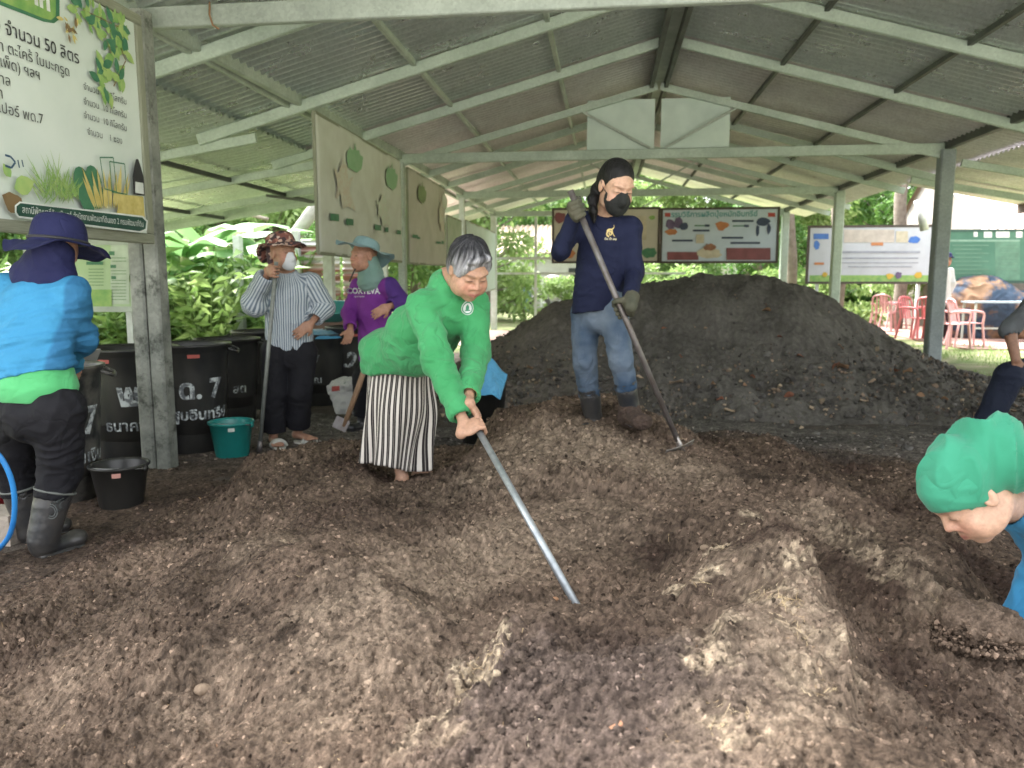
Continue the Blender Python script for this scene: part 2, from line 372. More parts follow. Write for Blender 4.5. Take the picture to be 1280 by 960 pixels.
# soil colours: a palette of patches (drier, straw-rich, wetter, darker soil)
BROWN = V(.100, .072, .053); TAN = V(.225, .172, .126); STRAW = V(.38, .305, .215); DARK = V(.040, .026, .020); PURP = V(.092, .069, .057); WET = V(.055, .037, .028); GREY = V(.095, .086, .078)
PATCH = [(px, py, z, s, c, a) for px, py, z, s, c, a in [
    (700, 560, .35, .30, TAN, .75), (620, 600, .25, .25, TAN, .55), (620, 690, .2, .22, TAN, .7), (780, 570, .35, .25, TAN, .6), (560, 740, .2, .15, TAN, .55), (860, 600, .3, .2, TAN, .45),
    (470, 770, .33, .18, TAN, .55), (430, 870, .3, .14, TAN, .35), (330, 690, .25, .12, TAN, .3), (250, 880, .2, .12, TAN, .25), (80, 880, .07, .12, TAN, .2),
    (540, 550, .08, .25, DARK, .95), (620, 525, .05, .35, DARK, .95), (700, 503, .06, .3, DARK, .9), (870, 512, .12, .3, DARK, .85), (960, 545, .1, .35, DARK, .85), (1050, 580, .08, .3, WET, .8), (1010, 520, .03, .3, DARK, .7),
    (460, 590, .2, .18, WET, .6), (420, 640, .27, .16, WET, .55), (400, 620, .25, .2, WET, .35), (820, 705, .17, .08, DARK, .8), (870, 545, .2, .18, DARK, .6), (930, 590, .2, .15, DARK, .5),
    (230, 620, .05, .3, DARK, .6), (150, 700, .02, .2, WET, .6), (60, 740, .02, .18, WET, .5), (20, 830, .06, .12, WET, .4), (280, 600, .02, .25, DARK, .6),
    (700, 850, .40, .22, PURP, .9), (640, 940, .39, .15, PURP, .9), (820, 850, .40, .12, PURP, .8), (820, 940, .40, .14, PURP, .9), (760, 800, .36, .10, WET, .45),
    (960, 690, .42, .09, WET, .95), (1000, 690, .40, .05, DARK, .7), (890, 730, .4, .05, WET, .6), (940, 870, .43, .07, PURP, .7),
    (1100, 760, .16, .12, WET, .8), (1180, 700, .06, .18, DARK, .9), (1230, 730, .05, .18, DARK, .9), (1060, 730, .18, .07, DARK, .7), (1150, 640, .08, .2, WET, .8), (1200, 900, .12, .14, WET, .6), (1130, 850, .14, .1, WET, .7),
    (1010, 640, .3, .10, TAN, .5), (1110, 690, .29, .10, TAN, .7), (1170, 745, .25, .07, TAN, .7), (1060, 660, .3, .08, STRAW, .28), (1120, 725, .25, .05, STRAW, .3),
    (915, 650, .36, .045, STRAW, .75), (940, 640, .33, .03, STRAW, .6), (895, 690, .38, .05, STRAW, .55), (870, 730, .37, .04, STRAW, .6), (1000, 730, .42, .045, STRAW, .65), (1020, 770, .42, .045, TAN, .95), (1035, 820, .40, .04, STRAW, .5),
    (950, 745, .43, .04, STRAW, .6), (985, 760, .44, .03, STRAW, .95), (975, 790, .44, .025, STRAW, .9), (900, 800, .42, .035, STRAW, .85), (885, 840, .42, .03, STRAW, .7), (1000, 850, .42, .035, STRAW, .6), (920, 905, .43, .03, STRAW, .9), (940, 925, .43, .02, STRAW, .8), (990, 900, .42, .035, TAN, .9),
    (970, 820, .42, .16, TAN, .55), (1010, 760, .42, .10, TAN, .6), (930, 720, .4, .10, TAN, .4), (940, 930, .42, .12, TAN, .45), (700, 640, .27, .3, TAN, .3), (520, 700, .25, .2, TAN, .35), (560, 850, .33, .10, TAN, .4),
    (616, 805, .36, .018, STRAW, 1.2), (605, 835, .35, .016, STRAW, 1.2), (590, 860, .34, .020, STRAW, 1.0), (560, 890, .33, .022, STRAW, .9), (535, 925, .32, .022, STRAW, .7), (625, 790, .36, .015, STRAW, .8), (610, 855, .35, .02, STRAW, .8),
    (380, 690, .3, .03, STRAW, .4), (360, 680, .29, .03, STRAW, .3), (1080, 720, .2, .05, STRAW, .25), (540, 935, .32, .05, TAN, .8)]]
def soil_col(x, y, h):
    n1 = fbm(x * 2.2, y * 2.2, 5.5, 4); n2 = fbm(x * 14, y * 14, 2.5, 4); n3 = fbm(x * 70, y * 70, 2.5, 3)
    c = BROWN[None] * np.clip(1 + 0.55 * n1 + 0.35 * n2, .3, 2)[:, None]
    wx = x + 0.06 * fbm(x * 12, y * 12, 3.3, 5, gain=.7); wy = y + 0.06 * fbm(x * 12, y * 12, 6.3, 5, gain=.7)
    for px, py, z, s, pc, a in PATCH:
        p = atz(px, py, z)
        d = np.sqrt((wx - p[0]) ** 2 + (wy - p[1]) ** 2) / s
        k = np.nonzero(d < 1.6)[0]
        if not len(k): continue
        w = np.clip(a * np.clip(1.6 - d[k], 0, 1) * (1 + 0.8 * n2[k] + (0.9 * n3[k] if pc is STRAW else 0)), 0, 1)[:, None]
        c[k] = c[k] * (1 - w) + pc[None] * w
    fy = np.clip((y - 4.9 - .5 * n1) / 1.2, 0, 1)[:, None]; c = c * (1 - fy) + (V(.10, .094, .086)[None] * (1 + .3 * n1 + .3 * n2)[:, None]) * fy
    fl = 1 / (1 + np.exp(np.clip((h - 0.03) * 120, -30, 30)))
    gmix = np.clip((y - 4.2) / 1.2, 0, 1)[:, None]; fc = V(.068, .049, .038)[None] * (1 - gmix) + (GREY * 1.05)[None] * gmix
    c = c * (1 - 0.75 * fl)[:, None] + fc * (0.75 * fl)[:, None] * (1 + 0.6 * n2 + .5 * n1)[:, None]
    sp = perlin(x * 160, y * 160, 3.0)
    c = c * np.clip(1 + 0.75 * n3, .25, 2)[:, None]
    n4 = perlin(x * 230, y * 230, 7.0) + .6 * perlin(x * 420, y * 420, 2.0); c = c * np.exp(.35 * n4)[:, None]
    c = c + np.clip(sp - 0.62, 0, 1)[:, None] * 1.3 * STRAW[None]
    return np.clip(c, 0.008, 0.8)

# compost: fine mesh near the camera, coarser with distance
NR, NC = 1000, 1000
ys = 0.75 * (7.2 / 0.75) ** np.linspace(0, 1, NR)
ts = np.linspace(-1, 1, NC)
YY, TT = np.meshgrid(ys, ts, indexing='ij')
XX = -0.12 * YY + TT * (0.55 + 0.80 * YY); XX = XX.ravel(); YY = YY.ravel()
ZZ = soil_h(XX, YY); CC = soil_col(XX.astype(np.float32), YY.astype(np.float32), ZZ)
edge = np.clip((1.0 - np.abs(TT.ravel())) * 12, 0, 1) * np.clip((7.1 - YY) * 2, 0, 1) * np.clip((YY - .78) * 8, 0, 1)
ZZ = ZZ * edge + 0.006 * edge - 0.03 * (1 - edge)
idx = np.arange(NR * NC).reshape(NR, NC)
Q = np.stack([idx[:-1, :-1], idx[:-1, 1:], idx[1:, 1:], idx[1:, :-1]], -1).reshape(-1, 4)
M_soil = vmat('compost_soil', rough=0.95, bump=0.9, bscale=260, bdist=0.004, spec=0.15, mott=0.5, mscale=420)
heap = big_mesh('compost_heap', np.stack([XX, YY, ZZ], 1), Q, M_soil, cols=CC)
tag(heap, 'trampled brown compost heap with dug furrows, filling the near floor under the hoes', 'compost heap', kind='structure')

# grey heap
n1, n2_ = 420, 360
gx = np.linspace(-2.6, 5.0, n1); gy = np.linspace(6.3, 11.6, n2_)
GX, GY = [a.ravel() for a in np.meshgrid(gx, gy)]
h2 = H2(GX + 0.12 * fbm(GX * 1.3, GY * 1.3, 3, 3), GY + 0.12 * fbm(GX * 1.3, GY * 1.3, 9, 3))
act = np.clip(h2 / .06, 0, 1)
low = np.clip(1.2 - h2, 0.3, 1)
h2z = h2 + act * (0.03 * fbm(GX * 2.5, GY * 2.5, 2, 4) + 0.030 * fbm(GX * 7, GY * 2.2, 6, 4) - .03 * np.clip(perlin(GX * 1.7, GY * .9, 4), 0, 1) + 0.05 * clods(GX, GY, .07, 1, 4) * low * .7 + 0.02 * clods(GX, GY, .04, 1, 5)) - 0.03 * (1 - act)
n = fbm(GX * 2, GY * 2, 1, 4); nf = fbm(GX * 25, GY * 25, 1, 3)
gc = V(.125, .117, .106)[None] * (1 + .3 * n + .35 * nf)[:, None]
brw = np.clip((0.35 - GX) * .5 + .35 * n + np.clip(.5 - h2, 0, 1) * .8, 0, 1)
gc = gc * (1 - .6 * brw)[:, None] + (V(.15, .125, .104)[None] * (1 + .4 * nf)[:, None]) * (.6 * brw)[:, None]
spk = np.clip(perlin(GX * 60, GY * 60, 3) - .6, 0, 1) * np.clip(1.0 - h2, 0, 1)
gc = np.clip(gc + spk[:, None] * V(.45, .36, .26)[None], .01, .6)
idx = np.arange(n1 * n2_).reshape(n2_, n1)
Q = np.stack([idx[:-1, :-1], idx[:-1, 1:], idx[1:, 1:], idx[1:, :-1]], -1).reshape(-1, 4)
M_grey = vmat('grey_soil', rough=0.95, bump=0.8, bscale=90, bdist=0.015, spec=0.15, mott=0.3, mscale=120)
o = big_mesh('soil_heap', np.stack([GX, GY, h2z], 1), Q, M_grey, cols=gc)
tag(o, 'tall dark grey soil heap scattered with dead leaves behind the woman in navy', 'soil heap', kind='structure')
def gz2(x, y): return float(H2(np.array([x]), np.array([y]))[0])

# ground sheet
m, nt, b = new_mat('yard_ground'); N = nt.nodes; L = nt.links
b.inputs['Roughness'].default_value = 0.9; b.inputs['Specular IOR Level'].default_value = 0.2
tc = N.new('ShaderNodeTexCoord')
def noise(scale, det=6, rough=.6):
    n = N.new('ShaderNodeTexNoise'); n.inputs['Scale'].default_value = scale; n.inputs['Detail'].default_value = det; n.inputs['Roughness'].default_value = rough
    L.new(tc.outputs['Object'], n.inputs['Vector']); return n.outputs['Fac']
def ramp(fac, stops):
    r = N.new('ShaderNodeValToRGB'); e = r.color_ramp.elements
    e[0].position, e[0].color = stops[0][0], (*stops[0][1], 1); e[1].position, e[1].color = stops[-1][0], (*stops[-1][1], 1)
    for p_, c_ in stops[1:-1]: q = e.new(p_); q.color = (*c_, 1)
    L.new(fac, r.inputs[0]); return r.outputs[0]
dirt = ramp(noise(3.5, 10, .7), [(.3, (.045, .036, .030)), (.5, (.08, .066, .056)), (.7, (.14, .12, .10))])
grass = ramp(noise(1.7, 12, .75), [(.36, (.34, .28, .22)), (.46, (.22, .23, .12)), (.6, (.11, .17, .05)), (.75, (.22, .27, .10))])
sep = N.new('ShaderNodeSeparateXYZ'); L.new(tc.outputs['Object'], sep.inputs[0])
def mathn(op, a, b_=None, clamp=False):
    n = N.new('ShaderNodeMath'); n.operation = op; n.use_clamp = clamp
    for i, t in enumerate((a, b_)):
        if t is None: continue
        if isinstance(t, (int, float)): n.inputs[i].default_value = t
        else: L.new(t, n.inputs[i])
    return n.outputs[0]
# inside the shed: |x-0.7|<3.8 and y<19
nw = mathn('MULTIPLY', mathn('SUBTRACT', noise(1.2, 4), .5), 1.6)
ax = mathn('ABSOLUTE', mathn('SUBTRACT', sep.outputs[0], .65))
f1 = mathn('MULTIPLY', mathn('SUBTRACT', mathn('ADD', ax, nw), 3.9), 1.6, True)
f2 = mathn('MULTIPLY', mathn('SUBTRACT', mathn('ADD', sep.outputs[1], nw), 12.5), 1.6, True)
fo = mathn('MAXIMUM', f1, f2)
mx = N.new('ShaderNodeMix'); mx.data_type = 'RGBA'; L.new(fo, mx.inputs[0]); L.new(dirt, mx.inputs[6]); L.new(grass, mx.inputs[7])
L.new(mx.outputs[2], b.inputs['Base Color'])
bp = N.new('ShaderNodeBump'); bp.inputs['Strength'].default_value = .8; bp.inputs['Distance'].default_value = .03
L.new(noise(30, 8), bp.inputs['Height']); L.new(bp.outputs[0], b.inputs['Normal'])
g = MB(); nx = 40
xs = np.concatenate([[-200, -60], np.linspace(-20, 30, nx), [80, 220]]); yy = np.concatenate([[-60, -10], np.linspace(0, 45, nx), [90, 260]])
vs = [(x, y, 0.0) for y in yy for x in xs]; w_ = len(xs)
g.add(vs, [(j * w_ + i, j * w_ + i + 1, (j + 1) * w_ + i + 1, (j + 1) * w_ + i) for j in range(len(yy) - 1) for i in range(w_ - 1)])
tag(g.build('ground', m), kind='structure')
g = MB(); g.box((0, -9.0, .0), (26, 18.6, .03)); tag(g.build('bounce_yard', mat('pale_bounce_slab', (.50, .48, .44), .85, c2=(.40, .38, .34), scale=1.5, bump=.3)), kind='structure')  # unseen slab added behind the camera, pale to bounce light under the roof
g = MB(); g.box((10.5, 19.5, -0.02), (8.5, 10.5, .10))
tag(g.build('paved_floor', mat('red_brown_concrete', (.34, .20, .17), .8, c2=(.26, .17, .14), scale=2.5, bump=.3)), kind='structure')
g = MB(); g.box((-0.8, 16.2, -0.03), (5.4, 4.4, .09))
tag(g.build('concrete_path', mat('pinkish_concrete', (.36, .25, .22), .8, c2=(.25, .18, .15), scale=2.5, bump=.3)), kind='structure')

# loose crumbs and fibres
rng = np.random.RandomState(3)
def ico():
    t = (1 + 5 ** .5) / 2
    v = np.array([(-1, t, 0), (1, t, 0), (-1, -t, 0), (1, -t, 0), (0, -1, t), (0, 1, t), (0, -1, -t), (0, 1, -t), (t, 0, -1), (t, 0, 1), (-t, 0, -1), (-t, 0, 1)], float); v /= np.linalg.norm(v[0])
    f = np.array([(0, 11, 5), (0, 5, 1), (0, 1, 7), (0, 7, 10), (0, 10, 11), (1, 5, 9), (5, 11, 4), (11, 10, 2), (10, 7, 6), (7, 1, 8), (3, 9, 4), (3, 4, 2), (3, 2, 6), (3, 6, 8), (3, 8, 9), (4, 9, 5), (2, 4, 11), (6, 2, 10), (8, 6, 7), (9, 8, 1)])
    mid = {}; v = list(v); F = []
    def md(a, b):
        k = (min(a, b), max(a, b))
        if k not in mid: p = v[a] + v[b]; v.append(p / np.linalg.norm(p)); mid[k] = len(v) - 1
        return mid[k]
    for a, b_, c in f:
        x, y, z = md(a, b_), md(b_, c), md(c, a); F += [(a, x, z), (b_, y, x), (c, z, y), (x, y, z)]
    return np.array(v), np.array(F)
IV, IF = ico()
def scatter_pts(n, ymin=.95, ymax=6.0):
    u = rng.rand(n); y = ymin * (ymax / ymin) ** u; t = rng.uniform(-1, 1, n)
    return -0.12 * y + t * (0.35 + 0.72 * y), y
n = 9000
x, y = scatter_pts(n)
keep = fbm(x * 2.5, y * 2.5, 8.8, 2) > rng.uniform(-.7, .3, n); x = x[keep]; y = y[keep]; n = len(x)
s = (0.003 + 0.008 * rng.rand(n) ** 3.5) * (0.75 + 0.12 * y)
z = soil_h(x, y) + s * 0.35
dirs = IV[None] * (1 + 0.32 * np.sin(IV[None] * 5 + rng.rand(n, 1, 3) * 6) ) * s[:, None, None] * rng.uniform(.7, 1.25, (n, 1, 3))
dirs[:, :, 2] *= .8
vs = dirs + np.stack([x, y, z], 1)[:, None, :]
cc = soil_col(x.astype(np.float32), y.astype(np.float32), z.astype(np.float32)) * rng.uniform(.6, 1.35, (n, 1))
o = big_mesh('loose_crumbs', vs.reshape(-1, 3), (IF[None] + (np.arange(n) * len(IV))[:, None, None]).reshape(-1, 3), M_soil, cols=np.repeat(np.clip(cc, 0, 1), len(IV), 0), tris=True)
tag(o, 'loose crumbs of compost lying on the heap', 'crumbs', kind='stuff')
def small_crumbs(name, x, y, s, z, label, cmul, cc0=None):
    n = len(x); B12 = IV[:12]; F20 = np.array([(0, 11, 5), (0, 5, 1), (0, 1, 7), (0, 7, 10), (0, 10, 11), (1, 5, 9), (5, 11, 4), (11, 10, 2), (10, 7, 6), (7, 1, 8), (3, 9, 4), (3, 4, 2), (3, 2, 6), (3, 6, 8), (3, 8, 9), (4, 9, 5), (2, 4, 11), (6, 2, 10), (8, 6, 7), (9, 8, 1)])
    d = B12[None] * rng.uniform(.55, 1.35, (n, 12, 1)) * s[:, None, None] * rng.uniform(.6, 1.4, (n, 1, 3))
    cc = (soil_col(x.astype(np.float32), y.astype(np.float32), soil_h(x, y).astype(np.float32)) if cc0 is None else cc0) * cmul
    o = big_mesh(name, (d + np.stack([x, y, z], 1)[:, None, :]).reshape(-1, 3), (F20[None] + (np.arange(n) * 12)[:, None, None]).reshape(-1, 3), M_soil, cols=np.repeat(np.clip(cc * np.minimum(1, .36 / np.maximum(cc.max(1), 1e-3))[:, None], .004, .5), 12, 0), tris=True, smooth=False)
    return tag(o, label, 'crumbs', kind='stuff')
n = 190000; x, y = scatter_pts(n, .95, 6.2); s = (.0018 + .0048 * rng.rand(n) ** 2.2) * (.65 + .26 * y)
kk0 = fbm(x * 3.5, y * 3.5, 4.8, 3) > rng.uniform(-1.1, .5, n); x, y, s = x[kk0], y[kk0], s[kk0]
b_ = base_h(x, y); kk0 = b_ > rng.uniform(-.03, .04, len(x)); x, y, s = x[kk0], y[kk0], s[kk0]
small_crumbs('fine_crumbs', x, y, s, soil_h(x, y) + s * .3, 'fine granular bits of compost covering the heap', np.exp(rng.normal(0.05, .55, (len(x), 1))))
n = 16000; x = rng.uniform(-2.0, 4.9, n); y = rng.uniform(5.6, 9.2, n); hh_ = H2(x, y); kk0 = rng.rand(n) < np.where(hh_ < .03, .25, np.clip(1.15 - 1.3 * hh_, .10, 1)); x, y, hh_ = x[kk0], y[kk0], hh_[kk0]
s = (.004 + .016 * rng.rand(len(x)) ** 3) * np.where(hh_ < .5, 1.15, .7)
pal = np.array([(.10, .095, .088), (.075, .07, .064), (.20, .15, .11), (.30, .24, .17), (.13, .11, .095)])[rng.choice(5, len(x), p=[.42, .24, .14, .06, .14])]
small_crumbs('heap_debris', x, y, s, np.maximum(hh_, 0) + .018 * np.clip(hh_ / .1, 0, 1) + s * .3, 'clods, husks and leaf bits strewn over the foot of the grey heap', np.exp(rng.normal(0, .25, (len(x), 1))), pal)
def fibres(name, n, lmin, lmax, w0, cols_, ymin, ymax, lift, label, wide=1.0):
    x, y = scatter_pts(n, ymin, ymax)
    L_ = rng.uniform(lmin, lmax, n) * (.75 + .1 * y); a = rng.rand(n) * 6.28; bend = rng.uniform(-.9, .9, n)
    K = 5; P = []
    for k in range(K):
        t = (k / (K - 1) - .5); aa = a + bend * t
        P.append(np.stack([x + np.cos(aa) * L_ * t, y + np.sin(aa) * L_ * t], 1))
    tilt = rng.uniform(-.35, .35, n) * L_
    zc = surf_h(x, y)[0]
    VV = []
    for k in range(K):
        zz = soil_h(P[k][:, 0], P[k][:, 1]); t = k / (K - 1) - .5
        zz = np.maximum(zz, .7 * zz + .3 * zc) + lift + np.maximum(0, tilt * (t + .5)) * .5
        wv = w0 * (1 - abs(t) * 1.2) * wide * (.8 + .12 * y)
        sx = -np.sin(a) * wv; sy = np.cos(a) * wv
        VV.append(np.stack([P[k][:, 0] + sx, P[k][:, 1] + sy, zz], 1)); VV.append(np.stack([P[k][:, 0] - sx, P[k][:, 1] - sy, zz + wv * .6], 1))
    VV = np.stack(VV, 1)
    q = np.array([(2 * k, 2 * k + 1, 2 * k + 3, 2 * k + 2) for k in range(K - 1)])
    ci = rng.randint(0, len(cols_), n); cc = np.array(cols_)[ci] * rng.uniform(.7, 1.2, (n, 1))
    o = big_mesh(name, VV.reshape(-1, 3), (q[None] + (np.arange(n) * 2 * K)[:, None, None]).reshape(-1, 4), M_fib, cols=np.repeat(cc, 2 * K, 0))
    tag(o, label, name.replace('_', ' '), kind='stuff')
M_fib = vmat('plant_fibre', rough=.8, bump=.2, bscale=200, spec=.2)
fibres('straw_litter', 2600, .015, .05, .0009, [(.45, .33, .19), (.3, .2, .11), (.5, .42, .3), (.2, .12, .07)], .95, 6.5, .002, 'thin straw bits strewn over the compost')
fibres('wood_chips', 420, .008, .022, .0032, [(.42, .27, .15), (.35, .2, .1), (.45, .36, .24), (.3, .15, .08)], .95, 6.0, .002, 'small flat wood chips strewn over the compost')
# tufts of longer straw where the dry chunk breaks
xs_, ys_ = [], []
for px, py, z, nn in [(985, 765, .44, 60), (1000, 800, .43, 40), (960, 745, .43, 40), (900, 690, .38, 25), (880, 735, .37, 25), (612, 830, .35, 40), (590, 860, .34, 30), (920, 900, .43, 30), (1030, 860, .4, 20), (1180, 745, .25, 12)]:
    p = atz(px, py, z)
    for _ in range(nn): xs_.append(p[0] + rng.normal() * .022); ys_.append(p[1] + rng.normal() * .03)
_sp = scatter_pts
def scatter_pts(n, a=0, b=0): return np.array(xs_), np.array(ys_)
fibres('dry_straw_tufts', len(xs_), .02, .06, .0008, [(.6, .47, .3), (.52, .4, .24), (.42, .3, .17)], 0, 0, .004, 'pale straw ends sticking out where the dry compost chunk breaks')
scatter_pts = _sp
# leaves on the grey heap: single things
M_leafd = [mat('dead_leaf_tan', (.34, .21, .12), .8, c2=(.2, .11, .06), scale=30), mat('dead_leaf_rust', (.28, .12, .07), .8, c2=(.18, .07, .04), scale=30), mat('dead_leaf_pale', (.42, .33, .24), .8, c2=(.28, .2, .13), scale=30)]
def leaf_mesh(i):
    g = MB(); K = 7; vs = []
    for k in range(K):
        t = k / (K - 1); w = .32 * math.sin(math.pi * t ** .8) + .01; cu_ = .25 * math.sin(t * 3 + i) 
        for s_ in (-1, 0, 1): vs.append((t - .5, s_ * w, .18 * abs(s_) * (1 + .5 * math.sin(5 * t + i)) + cu_ * t))
    g.add(vs, [(3 * k + j, 3 * k + j + 1, 3 * k + j + 4, 3 * k + j + 3) for k in range(K - 1) for j in (0, 1)], 0, True)
    return g
lp = []
for i in range(3):
    o = leaf_mesh(i).build('dead_leaf', M_leafd[i]); lp.append(o)
spots = [(718 // 1, 0)]
places = [('d', 1053, 466, 1.6), ('d', 1045, 462, 1.3), ('d', 1060, 470, 1.1), ('d', 958, 395, 1.1), ('d', 975, 427, .8), ('d', 1051, 438, 1.0), ('d', 1135, 470, 1.4), ('d', 1120, 468, 1.0), ('d', 845, 483, 1.5), ('d', 890, 486, .8), ('d', 850, 450, .9), ('d', 668, 440, .9), ('d', 662, 465, .9), ('d', 985, 500, 1.2), ('d', 1015, 515, .9), ('d', 930, 488, .7), ('d', 940, 477, .8), ('d', 800, 475, .8), ('d', 690, 470, .8), ('d', 1000, 450, .7), ('d', 1080, 505, .9), ('d', 1150, 500, .9), ('d', 900, 505, .8), ('d', 912, 519, 1.1), ('d', 625, 470, 1.0), ('d', 830, 415, .6), ('d', 1090, 480, .8), ('d', 1180, 505, .8)]
for k, (_, px, py, sz) in enumerate(places):
    r = ray(px, py); t = 5.0
    while t < 11:
        p = CAM + r * t
        hh = max(gz2(p[0], p[1]), gz(p[0], p[1]) if p[1] < 7 else 0)
        if p[2] <= hh + 0.02: break
        t += 0.03
    src = lp[k % 3]; o = src if k < 3 else src.copy()
    if k >= 3: col.objects.link(o)
    o.location = (p[0], p[1], hh + .045); o.scale = (sz * .085,) * 3; o.rotation_euler = (rng.uniform(.1, .9), rng.uniform(-.4, .4), rng.uniform(0, 6.28))
    tag(o, 'dead curled leaf lying on the grey soil heap', 'leaf', 'dead leaves on the grey heap')
# a few single things in the near compost
def rock(name, px, py, s, mm, label, cat, sc=(1, .8, .6), z0=.25):
    r = ray(px, py); t = .9
    while t < 8:
        p = CAM + r * t
        if p[2] <= gz(p[0], p[1]): break
        t += .01
    sd = px
    v = IV * np.array(sc) * s; v = v * (1 + .18 * np.sin(IV * 3.1 + sd) + .08 * np.sin(IV[:, ::-1] * 7 + sd))
    v2, f2_ = v, IF
    g = MB(); g.add(v2, [tuple(q) for q in f2_], 0, True)
    o = g.build(name, mm); o.location = (p[0], p[1], float(soil_h(np.array([p[0]]), np.array([p[1]]))[0]) + s * sc[2] * .4)
    sb = o.modifiers.new('s', 'SUBSURF'); sb.levels = 1; sb.render_levels = 2
    return tag(o, label, cat)
M_st = mat('clay_stone', (.26, .19, .13), .9, c2=(.18, .13, .09), scale=40, bump=.4, bscale=90)
rock('clay_lump', 254, 862, .024, M_st, 'rounded tan clay lump lying alone in the left foreground compost', 'clay lump')
rock('clay_lump', 694, 753, .013, mat('orange_clay', (.4, .22, .12), .9), 'small orange clay lump beside the tip of the steel pole', 'clay lump')
rock('clay_lump', 881, 690, .020, M_st, 'pale round clay lump at the tip of the dry compost chunk', 'clay lump')
M_chip = mat('split_wood', (.5, .36, .2), .8, c2=(.36, .24, .13), scale=30, stretch=(1, 8, 1))
def chip(px, py, l, w, rz, mm, label, cat='wood chip', name='wood_chip', rx=.2):
    r = ray(px, py); t = .9
    while t < 8:
        p = CAM + r * t
        if p[2] <= gz(p[0], p[1]): break
        t += .01
    g = MB(); g.beam((-l / 2, 0, 0), (l / 2, 0, 0), w, w * .3, bev=w * .1)
    o = g.build(name, mm); o.location = (p[0], p[1], float(soil_h(np.array([p[0]]), np.array([p[1]]))[0]) + w * .3); o.rotation_euler = (rx, -.15, rz)
    return tag(o, label, cat)
chip(771, 913, .032, .011, .7, mat('reddish_wood', (.42, .22, .12), .8, c2=(.3, .14, .08), scale=30), 'reddish wood chip lying on the dark block in the foreground')
chip(306, 622, .06, .016, 1.4, mat('yellow_leaf', (.6, .5, .2), .7), 'yellow dry leaf strip standing on the heap left of the green shirt', 'leaf strip', 'leaf_strip', .9)
# ================================================================== THE SHED
XL, XR, XM = -2.75, 4.12, 0.62
XL0 = -2.93                       # the left wall line runs slightly out towards the front
ZT = 2.76                         # tie beams
RID = 3.72; EAVE_Z = 2.80
SL = (RID - EAVE_Z) / (XM - XL)   # main slope
def zroof(x): 
    if x < -3.7: return RID - SL * (XM + 3.7) - 0.16 * (-3.7 - x)
    if x > XR + .25: return RID - SL * (XR + .25 - XM) - .20 * (x - XR - .25)
    return RID - SL * abs(x - XM)
def galv(name, c, c2, rough=.5, metal=.55, rust=None, scale=3.0):
    m, nt, b = new_mat(name); N = nt.nodes; L = nt.links
    tc = N.new('ShaderNodeTexCoord')
    n1 = N.new('ShaderNodeTexNoise'); n1.inputs['Scale'].default_value = scale; n1.inputs['Detail'].default_value = 10; n1.inputs['Roughness'].default_value = .7
    L.new(tc.outputs['Object'], n1.inputs['Vector'])
    cr = N.new('ShaderNodeValToRGB'); cr.color_ramp.elements[0].position = .35; cr.color_ramp.elements[1].position = .65
    cr.color_ramp.elements[0].color = (*c, 1); cr.color_ramp.elements[1].color = (*c2, 1); L.new(n1.outputs['Fac'], cr.inputs[0])
    v = N.new('ShaderNodeTexVoronoi'); v.inputs['Scale'].default_value = 55; L.new(tc.outputs['Object'], v.inputs['Vector'])
    mr = N.new('ShaderNodeMapRange'); mr.inputs[3].default_value = .90; mr.inputs[4].default_value = 1.08
    sx = N.new('ShaderNodeSeparateColor'); L.new(v.outputs['Color'], sx.inputs[0]); L.new(sx.outputs[0], mr.inputs[0])
    vm = N.new('ShaderNodeVectorMath'); vm.operation = 'SCALE'; L.new(cr.outputs[0], vm.inputs[0]); L.new(mr.outputs[0], vm.inputs['Scale'])
    out = vm.outputs[0]
    if rust:
        n2 = N.new('ShaderNodeTexNoise'); n2.inputs['Scale'].default_value = rust[1]; n2.inputs['Detail'].default_value = 12; n2.inputs['Roughness'].default_value = .75
        L.new(tc.outputs['Object'], n2.inputs['Vector'])
        r2 = N.new('ShaderNodeMapRange'); r2.inputs[1].default_value = rust[2]; r2.inputs[2].default_value = rust[2] + .12; L.new(n2.outputs['Fac'], r2.inputs[0])
        mx = N.new('ShaderNodeMix'); mx.data_type = 'RGBA'; L.new(r2.outputs[0], mx.inputs[0]); L.new(out, mx.inputs[6]); mx.inputs[7].default_value = (*rust[0], 1); out = mx.outputs[2]
        mm = N.new('ShaderNodeMapRange'); mm.inputs[3].default_value = metal; mm.inputs[4].default_value = 0; L.new(r2.outputs[0], mm.inputs[0]); L.new(mm.outputs[0], b.inputs['Metallic'])
    else: b.inputs['Metallic'].default_value = metal
    L.new(out, b.inputs['Base Color'])
    rr = N.new('ShaderNodeMapRange'); rr.inputs[3].default_value = rough - .12; rr.inputs[4].default_value = rough + .15; L.new(n1.outputs['Fac'], rr.inputs[0]); L.new(rr.outputs[0], b.inputs['Roughness'])
    bp = N.new('ShaderNodeBump'); bp.inputs['Strength'].default_value = .25; bp.inputs['Distance'].default_value = .004; L.new(n1.outputs['Fac'], bp.inputs['Height']); L.new(bp.outputs[0], b.inputs['Normal'])
    return m
M_steel = galv('galvanised_steel', (.44, .49, .44), (.31, .35, .31), .55, .3)
M_green = galv('pale_green_steel', (.47, .55, .48), (.36, .43, .37), .6, .15, rust=((.2, .16, .12), 5, .68))
M_dark = galv('dark_purlin_steel', (.11, .12, .11), (.07, .075, .07), .6, .3, rust=((.14, .08, .05), 4, .62))
M_roof = galv('corrugated_zinc', (.84, .90, .87), (.70, .77, .74), .28, .80, scale=2.2, rust=((.33, .27, .22), 1.6, .70))
M_roof_warm = galv('weathered_zinc', (.82, .80, .80), (.70, .66, .66), .36, .7, rust=((.26, .15, .11), 2.2, .66))
